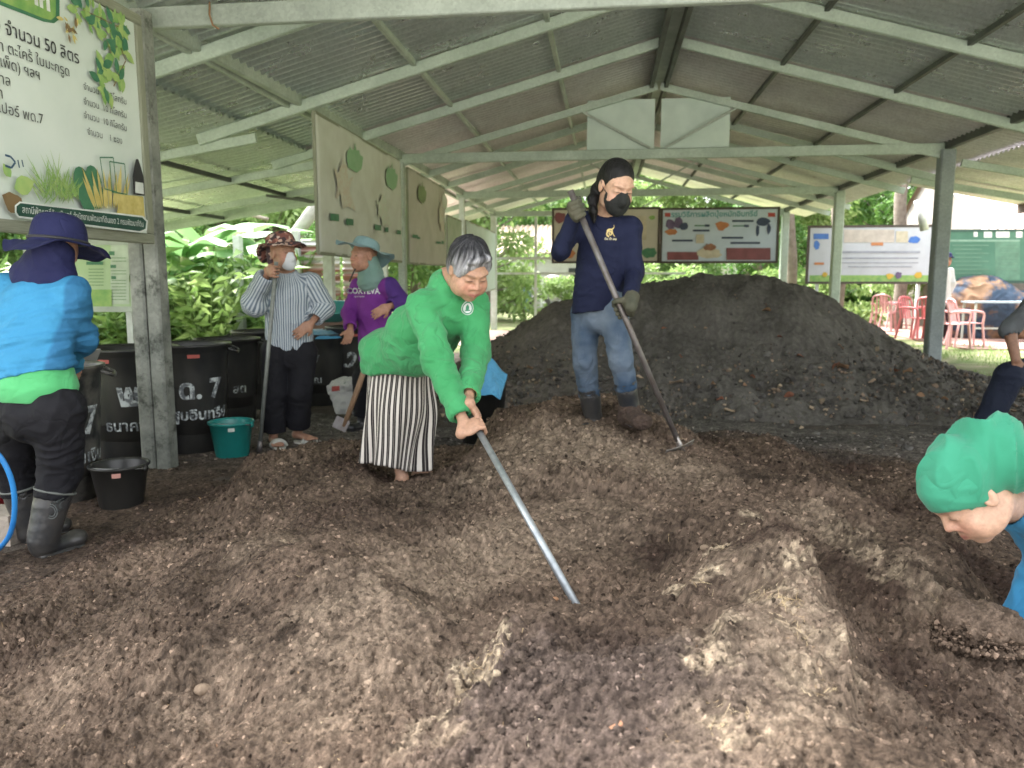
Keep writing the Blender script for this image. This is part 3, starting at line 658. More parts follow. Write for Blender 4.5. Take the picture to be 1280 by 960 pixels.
M_post = galv('dirty_concrete_post', (.27, .28, .25), (.13, .14, .125), .85, 0.0, rust=((.055, .06, .05), 7, .52), scale=4)
M_post2 = galv('blue_grey_post', (.30, .34, .35), (.22, .25, .26), .7, .1)
M_postw = mat('whitewashed_post', (.62, .66, .66), .7, c2=(.45, .48, .46), scale=8)
shed = empty('open_shed', (0.62, 10, 0)); off = V(0.62, 10, 0)
tag(shed, 'long open shed with corrugated metal roof on posts over the heaps', 'shed')
class SB(MB):
    def put(s, name, m): 
        s.v = [tuple(np.array(p) - off) for p in s.v]
        return s.build(name, m, shed)
def corr(x0, x1, y0, y1, zf, m, name='roof_sheet', per=.115, amp=.018, overlap=0.0, step=.5):
    """corrugations run down the slope; ripples follow y"""
    ny = int((y1 - y0) / per * 8); Y = np.linspace(y0, y1, ny)
    nx = max(2, int(abs(x1 - x0) / step) + 1); X = np.linspace(x0, x1, nx)
    GX, GY = np.meshgrid(X, Y); rip = amp * np.sin(2 * math.pi * GY / per)
    rip = np.sign(rip) * np.abs(rip / amp) ** .7 * amp
    Z = np.vectorize(zf)(GX) + rip + .012 + overlap + .004 * perlin(GX * .9, GY * .9, 3)
    i = np.arange(nx * ny).reshape(ny, nx); q = np.stack([i[:-1, :-1], i[:-1, 1:], i[1:, 1:], i[1:, :-1]], -1).reshape(-1, 4)
    return big_mesh(name, np.stack([GX, GY, Z], -1).reshape(-1, 3) - off, q, m, shed)
YF = [4.72, 10.3, 14.7, 18.9]
zs = lambda x: zroof(x) + .10
# roof sheets: main slopes in runs along the shed, aisles lower
for k, (a, b_) in enumerate([(2.0, 5.0), (4.95, 8.75), (8.7, 12.4), (12.35, 16.0), (15.95, 19.6)]):
    mm = M_roof if b_ < 12 else M_roof_warm
    corr(XM - .02, -3.78, a, b_, zs, mm, overlap=.004 * (k % 2))
    corr(XM + .02, XR + .60, a, b_, zs, M_roof if b_ < 9 else M_roof_warm, overlap=.004 * (k % 2))
corr(-3.42, -7.3, 2.0, 4.05, lambda x: zs(x) - .05, M_roof); corr(-3.42, -7.3, 4.0, 11.35, lambda x: zs(x) - .05, M_roof)
corr(XR + .5, 6.3, 2.0, 5.05, lambda x: zs(x) - .05, M_roof_warm); corr(XR + .5, 6.3, 5.0, 13.0, lambda x: zs(x) - .05, M_roof_warm)
s = SB(); s.beam((XM - .16, 8.2, RID + .10), (XM - .16, 2.0, RID + .10), .01, .01)
# ridge cap
s = SB(); 
for sd in (-1, 1): s.beam((XM + sd * .0, 2.0, RID + .125), (XM, 19.6, RID + .125), .01, .01)
s = SB(); vs = []
for y in (2.0, 19.6): vs += [(XM - .25, y, RID + .06), (XM, y, RID + .135), (XM + .25, y, RID + .06)]
s.add(vs, [(0, 1, 4, 3), (1, 2, 5, 4)]); s.put('ridge_cap', M_roof)
# ridge beams: two channels and a plate, seen from below as a dark-light-dark strip
for dx in (-.09, .09):
    s = SB(); s.beam((XM + dx, 2.0, RID - .05), (XM + dx, 19.5, RID - .05), .045, .11); s.put('ridge_beam', M_dark)
s = SB(); s.beam((XM, 2.0, RID - .02), (XM, 19.5, RID - .02), .12, .012); s.put('ridge_plate', M_steel)
# ties
def beam(name, a, b_, w, h, m, up=(0, 0, 1)):
    s = SB(); s.beam(a, b_, w, h, up, bev=min(w, h) * .12); return s.put(name, m)
hs_ = [.13, .12, .12, .12]
for k, y in enumerate(YF):
    beam('tie_beam', ((XL if k else XL0) - .10, y, ZT + .05), (XR + .08, y, ZT + .05 + (.0 if k else .02)), .06, .125, M_steel if k == 0 else M_green)
    if k: 
        for sd, xe in ((-1, XL), (1, XR)):
            beam('truss_rafter', (XM + sd * .02, y, RID - .08), (xe, y, zroof(xe) - .05), .05, .09, M_green)
        for dx in (-1.75, 1.75): beam('truss_post', (XM + dx, y, ZT + .11), (XM + dx, y, zroof(XM + dx) - .13), .035, .035, M_green)
        beam('king_post', (XM, y - .01, ZT + .0), (XM, y - .01, RID - .1), .05, .05, M_steel)
        for dx in (-.95, .95): beam('truss_web', (XM + dx * .1, y - .03, ZT + .12), (XM + dx, y - .03, zroof(XM + dx) - .12), .03, .03, M_steel)
# white plates on the second truss
for dx in (-.47, .47):
    s = SB(); s.box((XM + dx, YF[1] + .05, ZT + .17 + .2), (.86, .012, .74)); s.put('gable_plate', mat('pale_plate', (.60, .70, .64), .6, c2=(.50, .60, .55), scale=4))
# rafters
for y in [2.2, 3.6, 5.4, 7.1, 8.75, 11.9, 13.3, 16.1, 17.5]:
    for sd, xe in ((-1, -3.85), (1, XR + .6)):
        if sd < 0: beam('rafter', (XM - .1, y, RID - .0), (xe, y, zroof(xe) + .0), .05, .10, M_green)
        else: beam('rafter', (XM + .1, y, RID - .0), (xe, y, zroof(xe) + .0), .05, .10, M_green)
for y in [2.2, 3.6, 5.4, 7.1, 8.75, 10.3, 11.3]:
    beam('aisle_rafter', (-3.3, y + .05, zroof(-3.7) + .16 * .4 - .07), (-7.3, y + .05, zroof(-7.3) - .05), .045, .09, M_green)
for y in [3.6, 5.4, 7.1, 8.75, 10.3, 11.9]:
    beam('aisle_rafter', (XR + .2, y + .05, zroof(XR + .2) - .07), (6.25, y + .05, zroof(6.25) - .03), .045, .09, M_green)
# purlins: on top of rafters, under the sheet
for x in (-.55, -1.75, -2.95, 1.8, 2.95):
    beam('purlin', (x, 2.0, zroof(x) + .065), (x, 19.4, zroof(x) + .065), .045, .05, M_dark if x > 0 else M_steel)
for x in (-4.4, -5.8, -7.0):
    beam('purlin', (x, 2.0, zroof(x) - .06), (x, 11.3, zroof(x) - .06), .045, .05, M_dark)
# wall plates (beams along the eaves)
beam('wall_plate', (XL0 - .06, 2.0, ZT + .10), (XL, YF[1], ZT + .10), .06, .12, M_steel); beam('wall_plate', (XL, YF[1], ZT + .10), (XL, 19.0, ZT + .10), .06, .12, M_steel)
beam('wall_plate', (XR, 2.0, ZT + .10), (XR, 19.0, ZT + .10), .08, .13, M_dark)
s = SB(); s.beam((6.3, 2.0, zroof(6.3) + .0), (6.3, 13.0, zroof(6.3) + .0), .03, .17); s.put('fascia', mat('brown_fascia', (.20, .14, .11), .8, c2=(.12, .09, .07)))
beam('end_rafter', (-3.45, 11.36, zroof(-3.7) + .05), (-7.3, 11.36, zroof(-7.3) + .015), .04, .15, M_green)
# diagonal knee braces
beam('knee_brace', (XL - .05, 10.2, 2.1), (-4.6, 10.2, zroof(-4.6) - .05), .035, .035, M_dark)
# posts
def post(x, y, m, w=.13, h=ZT, bulge=False):
    s = SB(); s.beam((x, y, -.1), (x, y, h), w, w, (0, 1, 0), bev=w * .08); return s.put('post', m)
s = SB(); PX0, PY0 = -2.85, 4.56   # first left post: two channels side by side with a dark seam between
s.beam((PX0 - .05, PY0, -.1), (PX0 - .05, PY0, ZT + .04), .092, .12, (0, 1, 0), bev=.012)
s.beam((PX0 + .05, PY0, -.1), (PX0 + .05, PY0, ZT + .04), .092, .115, (0, 1, 0), bev=.012)
s.put('post', M_post)
post(XL, YF[1], M_steel, .10); post(XL, YF[2], M_postw, .10); post(XL, YF[3], M_postw, .14)
post(XR, YF[1], M_post2, .17, ZT + .03); post(XR, YF[0], M_post2, .15); post(XR, YF[2], M_green, .16); post(XR, YF[3], M_green, .16)
for y in (): beam('tie_beam', (XL, y, ZT + .05), (XR, y, ZT + .05), .06, .125, M_steel)
post(-7.1, 2.3, M_post2, .1, 2.1); post(-7.1, 10.9, M_post2, .1, 2.1)
post(6.1, 10.2, M_post2, .08, 2.35) if False else None
# rags hung on the near tie (tied orange string)
g = MB(); g.tube([(-2.42, 4.68, 2.88), (-2.415, 4.66, 2.80), (-2.40, 4.665, 2.74), (-2.36, 4.66, 2.715)], .006, 6)
tag(g.build('string', mat('rusty_string', (.3, .17, .09), .9)), 'rust coloured string knotted round the near tie beam', 'string')
# back railing frame
rl = empty('back_railing', (0, 19.2, 0)); tag(rl, 'white horizontal rails closing the far end of the shed', 'railing')
for z in (1.75, 1.38):
    g = MB(); g.beam((XL, 0, z), (1.9, 0, z), .04, .06 if z > 1.5 else .05); g.build('rail', M_postw, rl)
for x in (-1.75, -.6): 
    g = MB(); g.beam((x, 0.05, 0), (x, .05, 2.75), .06, .06, (0, 1, 0)); g.build('upright', M_postw, rl)
# ================================================================== SIGNS AND BOARDS
M_paper = mat('printed_sheet', (.62, .67, .63), .55, c2=(.55, .61, .57), scale=2)
M_paper2 = mat('stained_sheet', (.62, .63, .58), .7, c2=(.52, .52, .46), scale=3, amt=.6, detail=10)
M_wood = mat('grey_green_wood', (.30, .31, .24), .75, c2=(.19, .20, .14), scale=8, stretch=(30, 1, 30), bump=.4)
M_woodv = mat('grey_green_wood_upright', (.30, .31, .24), .75, c2=(.19, .20, .14), scale=8, stretch=(30, 30, 1), bump=.4)
M_ink = mat('black_ink', (.03, .03, .035), .6)
M_leaf1 = mat('print_green', (.13, .30, .08), .6, c2=(.28, .42, .12), scale=12)
M_leaf2 = mat('print_yellow_green', (.38, .48, .16), .6, c2=(.22, .38, .12), scale=12)
M_leaf3 = mat('print_dark_green', (.03, .14, .08), .6, c2=(.07, .2, .1), scale=12)
M_yel = mat('print_yellow', (.62, .52, .20), .6, c2=(.45, .36, .10), scale=20)
M_banner = mat('print_bottle_green', (.015, .07, .05), .6)
M_white = mat('white_print', (.75, .78, .75), .6)
M_brownp = mat('print_brown', (.20, .13, .06), .6)
M_sky = mat('print_pale_blue', (.38, .52, .55), .6)
class Flat:
    """a flat printed sheet: parts in sheet coordinates (u right, v up), layered a millimetre apart"""
    def __init__(s, root, u, v, n): s.r = root; s.u = V(*u); s.v = V(*v); s.n = V(*n); s.k = 0
    def P(s, a, b, d): return s.u * a + s.v * b + s.n * d
    def polys(s, name, lst, m, d=None):
        if len(lst) > 1 and name in ('printed_panel', 'printed_notes', 'printed_picture', 'printed_heading', 'printed_flower', 'printed_broad_leaf', 'printed_corner_tag', 'printed_column', 'printed_legend'):
            for q in lst: s.polys(name, [q], m, (d or .001 * (s.k + 1) + .002) + 0.0)
            return
        s.k += 1; d = d or .001 * s.k + .002; g = MB()
        for q, pts in enumerate(lst): g.poly([s.P(a, b, d + .00012 * q) for a, b in pts])
        return g.build(name, m, s.r)
    def text(s, body, a, b, size, m, align='LEFT', bold=0.0, name='lettering'):
        s.k += 1; o = text_mesh(name, body, size, m, s.r, align, bold); d = .001 * s.k + .002
        drape(o, lambda x, y: s.P(a + x, b + y, d)); return o
def rect(a, b, w, h): return [(a - w/2, b - h/2), (a + w/2, b - h/2), (a + w/2, b + h/2), (a - w/2, b + h/2)]
def leafp(a, b, l, w, ang):
    c, s_ = math.cos(ang), math.sin(ang); out = []
    P = [(0, 0), (.25, .42), (.5, .5), (.75, .33), (1, 0), (.75, -.33), (.5, -.5), (.25, -.42)]
    return [(a + l * x * c - w * y * s_, b + l * x * s_ + w * y * c) for x, y in P]
def blob(a, b, ra, rb, n=14, seed=0, j=.2):
    r = np.random.RandomState(seed); return [(a + ra * math.cos(t) * (1 + j * r.uniform(-1, 1)), b + rb * math.sin(t) * (1 + j * r.uniform(-1, 1))) for t in np.linspace(0, 6.283, n, endpoint=False)]
def line(a, b, c, d, w):
    q = unit(V(c - a, d - b)); n = V(-q[1], q[0]) * w / 2
    return [(a + n[0], b + n[1]), (a - n[0], b - n[1]), (c - n[0], d - n[1]), (c + n[0], d + n[1])]

# --- large framed sign on the left wall (faces +x)
SX = -2.745
yr, z0, z1, L_ = 4.44, 1.42, 2.735, 2.3        # right edge, bottom, top, length
big = empty('recipe_board', (SX, yr - L_ / 2, (z0 + z1) / 2)); tag(big, 'large wooden framed white board of Thai writing and plant pictures hung above the bins', 'sign board')
F = Flat(big, (0, 1, 0), (0, 0, 1), (1, 0, 0)); hw, hh = L_ / 2, (z1 - z0) / 2
g = MB(); g.box((0, 0, 0), (.02, L_ - .08, z1 - z0 - .08)); g.build('sheet', M_paper, big)
for nm, c, d, mm in [('frame', (.0, 0, hh - .03), (.05, L_, .06), M_wood), ('frame', (.0, 0, -hh + .03), (.05, L_, .06), M_wood), ('frame', (.0, hw - .03, 0), (.05, .06, z1 - z0 - .12), M_woodv), ('frame', (.0, -hw + .03, 0), (.05, .06, z1 - z0 - .12), M_woodv)]:
    g = MB(); g.box(c, d); 
    o = g.build(nm, mm, big); bv = o.modifiers.new('b', 'BEVEL'); bv.width = .008; bv.segments = 2
    inn = (c[0] + .0, c[1] * (1 - .035 / max(abs(c[1]), .2) if c[1] else 1), c[2] * (1 - .035 / max(abs(c[2]), .2) if c[2] else 1))
F.k = 10
# place by reading photo positions on the sheet plane
def S(px, py):
    p = atx(px, py, SX + .015); return p[1] - (yr - L_ / 2), p[2] - (z0 + z1) / 2
def txt(body, px, py, size, m=M_ink, align='LEFT', bold=.0): a, b = S(px, py); F.text(body, a, b, size, m, align, bold)
F.polys('printed_title_panel', [[S(-140, -60), S(60, -60), S(75, 0), S(75, 24), S(68, 29), S(55, 27), S(0, 6), S(-100, -30)]], M_leaf3)
F.polys('printed_title_panel', [[S(-140, -64), S(56, -64), S(70, -4), S(70, 20), S(64, 25), S(55, 23), S(0, 1), S(-100, -36)]], M_leaf1)
txt('ปุ๋ยหมักจาก', 63, 3, .135, M_white, 'RIGHT', .006)
txt('สารเร่งไล่แมลง จำนวน 50 ลิตร', 99, 74, .085, M_ink, 'RIGHT', .0005)
txt('(เช่น ข่า ตะไคร้ ใบมะกรูด', 87, 91, .067, M_ink, 'RIGHT', .0)
txt('บอระเพ็ด) ฯลฯ', 50, 95, .067, M_ink, 'RIGHT', .0)
txt('กากน้ำตาล', 13, 103, .067, M_ink, 'RIGHT', .0)
txt('น้ำ รำ', 3, 118, .067, M_ink, 'RIGHT', .0)
txt('สารเร่งซุปเปอร์ พด.7', 53, 150, .067, M_ink, 'RIGHT', .0)
for i, (t, y) in enumerate([('จำนวน  30 กิโลกรัม', 128), ('จำนวน  10 กิโลกรัม', 145), ('จำนวน  10 กิโลกรัม', 161), ('จำนวน    1 ซอง', 177)]):
    txt(t, 157 if i < 3 else 151, y, .048, M_ink, 'RIGHT')
r = np.random.RandomState(5)
def leafset(spots_, n, lmin, lmax, spread, mats_, asp=.5):
    for mm in mats_:
        L2 = []
        for px, py in spots_:
            for _ in range(n):
                a, b = S(px + r.uniform(-spread, spread), py + r.uniform(-spread, spread)); l = r.uniform(lmin, lmax)
                L2.append(leafp(a, b, l, l * asp, r.uniform(0, 6.28)))
        F.polys('printed_leaves', L2, mm)
leafset([(95, 12), (110, 14), (122, 22), (135, 25), (148, 33), (132, 45), (145, 52), (152, 60), (138, 70), (128, 86), (125, 96), (146, 98), (150, 42), (112, 32), (130, 110)], 2, .05, .10, 6, [M_leaf2, M_leaf1, M_leaf2, M_leaf3])
F.polys('printed_twig', [line(*S(148, 60), *S(154, 76), .008), line(*S(154, 76), *S(139, 108), .008), line(*S(100, 12), *S(150, 36), .006), line(*S(128, 44), *S(136, 66), .005)], M_brownp)
leafset([(80, 28), (84, 40), (88, 36)], 3, .03, .06, 4, [M_yel, M_brownp], .35)
# bottom pictures
L2 = []
for _ in range(130):
    px = r.uniform(46, 96); base = r.uniform(236, 256); a, b = S(px, base); L2.append(leafp(a, b, r.uniform(.08, .22) * (1.1 - abs(px - 62) / 60), .006, r.uniform(.6, 2.6)))
F.polys('printed_grass_bundle', L2[:65], M_leaf1); F.polys('printed_grass_bundle', L2[65:], M_leaf2)
for c_, mm in ((((98, 228), (108, 232)), M_leaf3), (((112, 226), (115, 244), (104, 246)), M_leaf3)):
    F.polys('printed_broad_leaf', [blob(*S(*q), .07, .08, seed=i + 1, j=.12) for i, q in enumerate(c_)], mm)
L2 = [leafp(*S(px, 262), r.uniform(.12, .26), .022, 1.9 - (px - 115) * .02 + r.uniform(-.2, .2)) for px in range(114, 150, 2)]
F.polys('printed_lemongrass', L2, M_yel)
F.polys('printed_yellow_ground', [[S(146, 243), S(174, 246), S(176, 272), S(140, 268)]], M_yel)
for q in ([(119, 197), (136, 197), (140, 240), (125, 236)], [(131, 202), (150, 205), (153, 243), (134, 240)]):
    P4 = [S(*t) for t in q]; F.polys('printed_glass', [line(*P4[i], *P4[(i + 1) % 4], .007) for i in range(4)], M_leaf3)
F.polys('printed_bottle', [[S(161, 243), S(160, 220), S(162, 208), S(164, 199), S(167, 199), S(170, 208), S(174, 222), S(175, 245)]], M_ink)
F.polys('printed_bottle_label', [[S(163, 241), S(163, 227), S(173, 229), S(174, 243)]], M_white)
F.polys('printed_seedling', [leafp(*S(10, 236), .14, .09, .35), leafp(*S(6, 222), .07, .05, 2.2)], M_leaf2)
F.polys('printed_soil', [blob(*S(7, 252), .055, .045, seed=4)], M_brownp)
F.polys('printed_blue_swirl', [line(*S(-2, 194), *S(5, 196), .01), line(*S(5, 196), *S(11, 203), .01), line(*S(11, 203), *S(6, 210), .01), line(*S(6, 210), *S(-2, 207), .01), line(*S(14, 200), *S(16, 210), .008), line(*S(19, 200), *S(21, 209), .008)], mat('print_navy', (.04, .09, .16), .6))
F.polys('printed_caption_edge', [[S(10, 257), S(16, 252), S(172, 270), S(178, 276), S(177, 288), S(168, 291), S(14, 272), S(10, 266)]], M_white)
F.polys('printed_caption_bar', [[S(12, 258), S(17, 254), S(171, 272), S(176, 277), S(175, 286), S(168, 289), S(15, 270), S(12, 265)]], M_banner)
a0, b0 = S(16, 262); a1, b1 = S(174, 281)
o = text_mesh('lettering', 'สถานีพัฒนาที่ดินสุรินทร์ สำนักงานพัฒนาที่ดินเขต 2 กรมพัฒนาที่ดิน', .05, M_white, big)
me = o.data; xs_ = [v.co.x for v in me.vertices]; w_ = max(xs_) - min(xs_); xm = (max(xs_) + min(xs_)) / 2; F.k += 1; dd = .001 * F.k + .002
drape(o, lambda x, y: F.P((a0 + a1) / 2 + (x - xm) * (a1 - a0) / w_ * .97, (b0 + b1) / 2 + y * .9 + (x - xm) / w_ * (b1 - b0), dd))

# --- canvas sheets further along the left wall
def canvas(y0, y1, zt0, zt1, zb0, zb1, label, seed, mm, maps, squares, x=XL + .05):
    root = empty('map_banner', (x, (y0 + y1) / 2, 2.1)); tag(root, label, 'banner', 'printed banners along the left wall')
    n = 40; g = MB(); vs = []
    for i in range(n + 1):
        for j in range(n + 1):
            t = i / n; u = j / n; y = y0 + (y1 - y0) * t; zt = zt0 + (zt1 - zt0) * t; zb = zb0 + (zb1 - zb0) * t
            w_ = .014 * float(perlin(t * 5 + seed, u * 3, 1.0)) 
            vs.append((w_, y - (y0 + y1) / 2, zb + (zt - zb) * u - 2.1))
    g.add(vs, [(i * (n + 1) + j, (i + 1) * (n + 1) + j, (i + 1) * (n + 1) + j + 1, i * (n + 1) + j + 1) for i in range(n) for j in range(n)], 0, True)
    o = g.build('canvas', mm, root); so = o.modifiers.new('s', 'SOLIDIFY'); so.thickness = .004; so.offset = -1
    for z in ('t', 'b'):
        g = MB(); a, b = (zt0, zt1) if z == 't' else (zb0, zb1)
        g.beam((-.015, y0 - (y0 + y1) / 2, a - 2.1), (-.015, y1 - (y0 + y1) / 2, b - 2.1), .03, .03); g.build('batten', M_wood, root)
    for yy_, zz_ in ((y0, 0), (y1, 1)):
        g = MB(); g.beam((-.02, yy_ - (y0 + y1) / 2, (zb0, zb1)[zz_] - 2.1 - .0), (-.02, yy_ - (y0 + y1) / 2, (zt0, zt1)[zz_] - 2.1), .03, .03, (0, 1, 0)); g.build('batten', M_wood, root)
    F2 = Flat(root, (0, 1, 0), (0, 0, 1), (1, 0, 0)); F2.k = 16
    T = lambda px, py: (lambda p: (p[1] - (y0 + y1) / 2, p[2] - 2.1))(atx(px, py, x + .02))
    for (pts, m2) in maps: F2.polys('printed_map', [[T(*q) for q in pts]], m2)
    F2.polys('printed_legend', [[T(a - w/2, b - h/2), T(a + w/2, b - h/2 + w * .12), T(a + w/2, b + h/2 + w * .12), T(a - w/2, b + h/2)] for a, b, w, h in squares], M_leaf3)
    return root
MAPG = mat('faded_map_green', (.22, .40, .22), .7, c2=(.28, .44, .27), scale=9)
MAPB = mat('faded_map_buff', (.57, .56, .48), .7, c2=(.56, .48, .40), scale=26, amt=.9)
MAPP = mat('faded_map_green_buff', (.54, .59, .49), .7, c2=(.57, .56, .49), scale=26, amt=.9)
def shape(cx, cy, w, h):
    b = [(-.45, -.25), (-.35, -.3), (-.3, -.45), (-.2, -.3), (-.05, -.32), (0, -.6), (.08, -.28), (.25, -.3), (.3, -.12), (.48, -.02), (.45, .2), (.38, .45), (.1, .6), (-.15, .5), (-.42, .38), (-.5, .05)]
    return [(cx + w * a, cy + h * c_) for a, c_ in b]
def shape2(cx, cy, w, h):
    b = [(-.5, -.35), (-.3, -.2), (-.1, -.5), (.1, -.35), (.15, -.1), (.4, -.15), (.2, .1), (.35, .3), (.5, .55), (.15, .45), (-.1, .5), (-.2, .2), (-.4, .3), (-.35, 0)]
    return [(cx + w * a, cy + h * c_) for a, c_ in b]
canvas(7.12, 10.1, 2.75, 2.74, 1.46, 1.45, 'nearest pale map banner with two green provinces along the left wall', 1, M_paper2,
    [(shape(444, 197, 21, 32), MAPG), (shape(490, 220, 15, 30), MAPG), (shape2(431, 230, 27, 62), MAPB), (shape2(480, 262, 20, 40), MAPP)],
    [(418, 271, 11, 9), (437, 277, 9, 8), (472, 284, 8, 7), (483, 287, 4, 6), (498, 290, 5, 5)])
canvas(10.5, 12.9, 2.72, 2.72, 1.44, 1.46, 'second pale map banner, browner, just beyond the second post', 5, mat('browner_sheet', (.54, .51, .46), .7, c2=(.44, .42, .36), scale=3),
    [(shape(528, 240, 11, 24), mat('faded_map_olive', (.24, .31, .15), .7)), (shape(556, 250, 7, 20), MAPP), (shape2(552, 270, 8, 40), MAPB)], [(519, 295, 7, 4), (523, 297, 4, 3), (548, 303, 6, 3), (553, 303, 3, 4)])
canvas(13.1, 14.4, 2.3, 2.3, 1.35, 1.35, 'third banner, grey with dark lines, beyond the second map banner', 9, mat('grey_green_sheet', (.42, .46, .38), .7, c2=(.30, .38, .26), scale=4), [], [])
canvas(14.9, 18.8, 2.35, 2.35, .9, 1.0, 'plain bluish white sheet closing the far left bay', 12, mat('bluish_white_sheet', (.55, .62, .64), .6, c2=(.45, .55, .52), scale=2), [], [])

# --- boards hung under the far roof
def board(name, label, px0, px1, py0, py1, Y, frame_m, sheet_m, depth=.05, fw=.05, group=None, cat='notice board', legs=0):
    a = aty(px0, py0, Y); b = aty(px1, py1, Y); c = (a + b) / 2; w, h = b[0] - a[0], a[2] - b[2]
    root = empty(name, c); tag(root, label, cat, group)
    g = MB(); g.box((0, 0, 0), (w - fw, depth * .5, h - fw)); g.build('sheet', sheet_m, root)
    for cc, dd in [((0, 0, h / 2 - fw / 2), (w, depth, fw)), ((0, 0, -h / 2 + fw / 2), (w, depth, fw)), ((-w / 2 + fw / 2, 0, 0), (fw, depth, h - 2 * fw)), ((w / 2 - fw / 2, 0, 0), (fw, depth, h - 2 * fw))]:
        g = MB(); g.box(cc, dd); g.build('frame', frame_m, root)
    F2 = Flat(root, (1, 0, 0), (0, 0, 1), (0, -1, 0)); F2.k = 13
    T = lambda px, py: (lambda p: (p[0] - c[0], p[2] - c[2]))(aty(px, py, Y - .02))
    if legs:
        for sx in (-1, 1):
            g = MB(); g.beam((sx * w * .4, .05, -c[2]), (sx * w * .4, .05, h / 2), .06, .06, (0, 1, 0)); g.build('leg', M_postw, root)
    return root, F2, T
M_fr = mat('dark_board_frame', (.06, .045, .035), .6)
PB = [mat('print_' + n_, c_, .6) for n_, c_ in [('dark_blue', (.04, .06, .12)), ('red', (.42, .06, .05)), ('maroon', (.22, .07, .08)), ('teal', (.10, .32, .34)), ('orange', (.5, .2, .08)), ('blue', (.05, .16, .5)), ('cream', (.55, .5, .38)), ('slate_purple', (.14, .10, .2))]]
DB, RED, MAR, TEAL, ORG, BLU, CRM, PUR = PB
Yb = 18.0
root, F2, T = board('poster_board', 'dark framed pale blue poster board under the far roof, right of the woman in navy', 826, 972, 260, 329, Yb, M_fr, mat('poster_pale_blue', (.50, .58, .68), .6, c2=(.44, .52, .62), scale=3))
RC = lambda x0, y0, x1, y1: [T(x0, y0), T(x1, y0), T(x1, y1), T(x0, y1)]
F2.text('กรรมวิธีการผลิตปุ๋ยหมักอินทรีย์', *T(890, 268), .16, TEAL, 'CENTER', .004)
F2.polys('printed_corner_tag', [RC(831, 266, 838, 271), RC(960, 266, 969, 271)], RED)
F2.polys('printed_picture', [blob(*T(838, 280), .12, .11, seed=1), blob(*T(848, 279), .1, .14, seed=2)], PUR)
F2.polys('printed_picture', [blob(*T(839, 290), .14, .07, seed=3), blob(*T(902, 282), .14, .1, seed=4)], ORG)
F2.polys('printed_picture', [blob(*T(855, 283), .1, .09, seed=5), blob(*T(954, 277), .14, .09, seed=6), blob(*T(947, 288), .04, .12, seed=7), blob(*T(961, 286), .04, .12, seed=8)], DB)
F2.polys('printed_arrow', [RC(868, 281.4, 882, 282.8), RC(916, 281.8, 930, 283.2)], M_leaf3)
F2.polys('printed_heading', [RC(866, 287, 887, 289.5), RC(840, 299.5, 866, 302), RC(915, 275, 942, 277.5), RC(902, 296, 929, 298.5), RC(913, 302.5, 950, 305), RC(881, 280.5, 887, 283.5), RC(930, 281, 936, 284)], DB)
F2.polys('printed_panel', [RC(834, 315, 873, 325), RC(908, 310, 963, 325)], MAR)
F2.polys('printed_jar', [RC(870, 293, 880, 304), blob(*T(887, 316), .26, .12, seed=9)], CRM); F2.polys('printed_bucket', [blob(*T(887, 309), .13, .08, seed=10)], mat('print_rust', (.3, .14, .08), .6))
root, F2, T = board('poster_board', 'cream poster board half hidden behind the woman in navy', 690, 824, 260, 329, Yb + .02, M_fr, mat('poster_cream', (.50, .47, .40), .6, c2=(.44, .42, .35), scale=3))
F2.polys('printed_picture', [blob(*T(811, 316), .18, .12, seed=3)], M_leaf3); F2.polys('printed_picture', [blob(*T(701, 318), .2, .13, seed=5)], M_leaf1); F2.polys('printed_picture', [blob(*T(712, 317), .12, .1, seed=6)], ORG)
F2.polys('printed_crest', [blob(*T(815, 272), .07, .05, seed=3)], M_leaf1); F2.polys('printed_picture', [blob(*T(700, 272), .14, .12, seed=7)], MAR); F2.polys('printed_panel', [RC(728, 270, 808, 300)], CRM)
Yc = 17.2
root, F2, T = board('notice_board', 'long pale notice board with grey printed lines standing beyond the right posts', 1010, 1165, 282, 355, Yc, M_fr, mat('notice_lilac', (.46, .49, .54), .6, c2=(.40, .42, .46), scale=2.5), legs=1)
RC = lambda x0, y0, x1, y1: [T(x0, y0), T(x1, y0), T(x1, y1), T(x0, y1)]
F2.polys('printed_strip', [RC(1012, 344, 1163, 353)], M_leaf1)
F2.polys('printed_picture', [RC(1017, 292, 1036, 299), blob(*T(1021, 306), .07, .09, seed=1), RC(1077, 287, 1084, 295), blob(*T(1143, 300), .12, .08, seed=2)], BLU)
F2.polys('printed_panel', [RC(1055, 287, 1118, 303)], mat('print_beige', (.5, .45, .4), .6)); F2.polys('printed_panel', [RC(1120, 289, 1135, 303)], CRM)
F2.polys('printed_heading', [RC(1089, 303, 1104, 307), RC(1018, 328, 1030, 331)], ORG)
F2.polys('printed_lines', [RC(1050, 314, 1150, 316.5), RC(1052, 322, 1148, 323.5), RC(1052, 328, 1148, 329), RC(1060, 333, 1140, 334)], mat('print_grey', (.3, .32, .38), .6))
F2.polys('printed_flower', [blob(*T(1112, 345), .07, .06, seed=4), blob(*T(1148, 344), .08, .07, seed=5), blob(*T(1031, 343), .05, .05, seed=6)], mat('print_gold', (.6, .4, .05), .6))
F2.polys('printed_flower', [blob(*T(1123, 344), .07, .07, seed=7)], PUR)
root, F2, T = board('green_board', 'long dark green board with faint writing beyond the thick right post', 1178, 1330, 287, 354, Yc + .1, mat('green_frame', (.03, .08, .06), .6), mat('chalk_green', (.035, .12, .08), .6, c2=(.07, .18, .12), scale=1.5), legs=1)
RC = lambda x0, y0, x1, y1: [T(x0, y0), T(x1, y0), T(x1, y1), T(x0, y1)]
F2.polys('printed_panel', [RC(1244, 302, 1275, 350)], mat('chalk_light_green', (.10, .22, .15), .6)); F2.polys('printed_line', [RC(1187, 299.5, 1275, 302)], mat('chalk_line', (.2, .34, .26), .6))
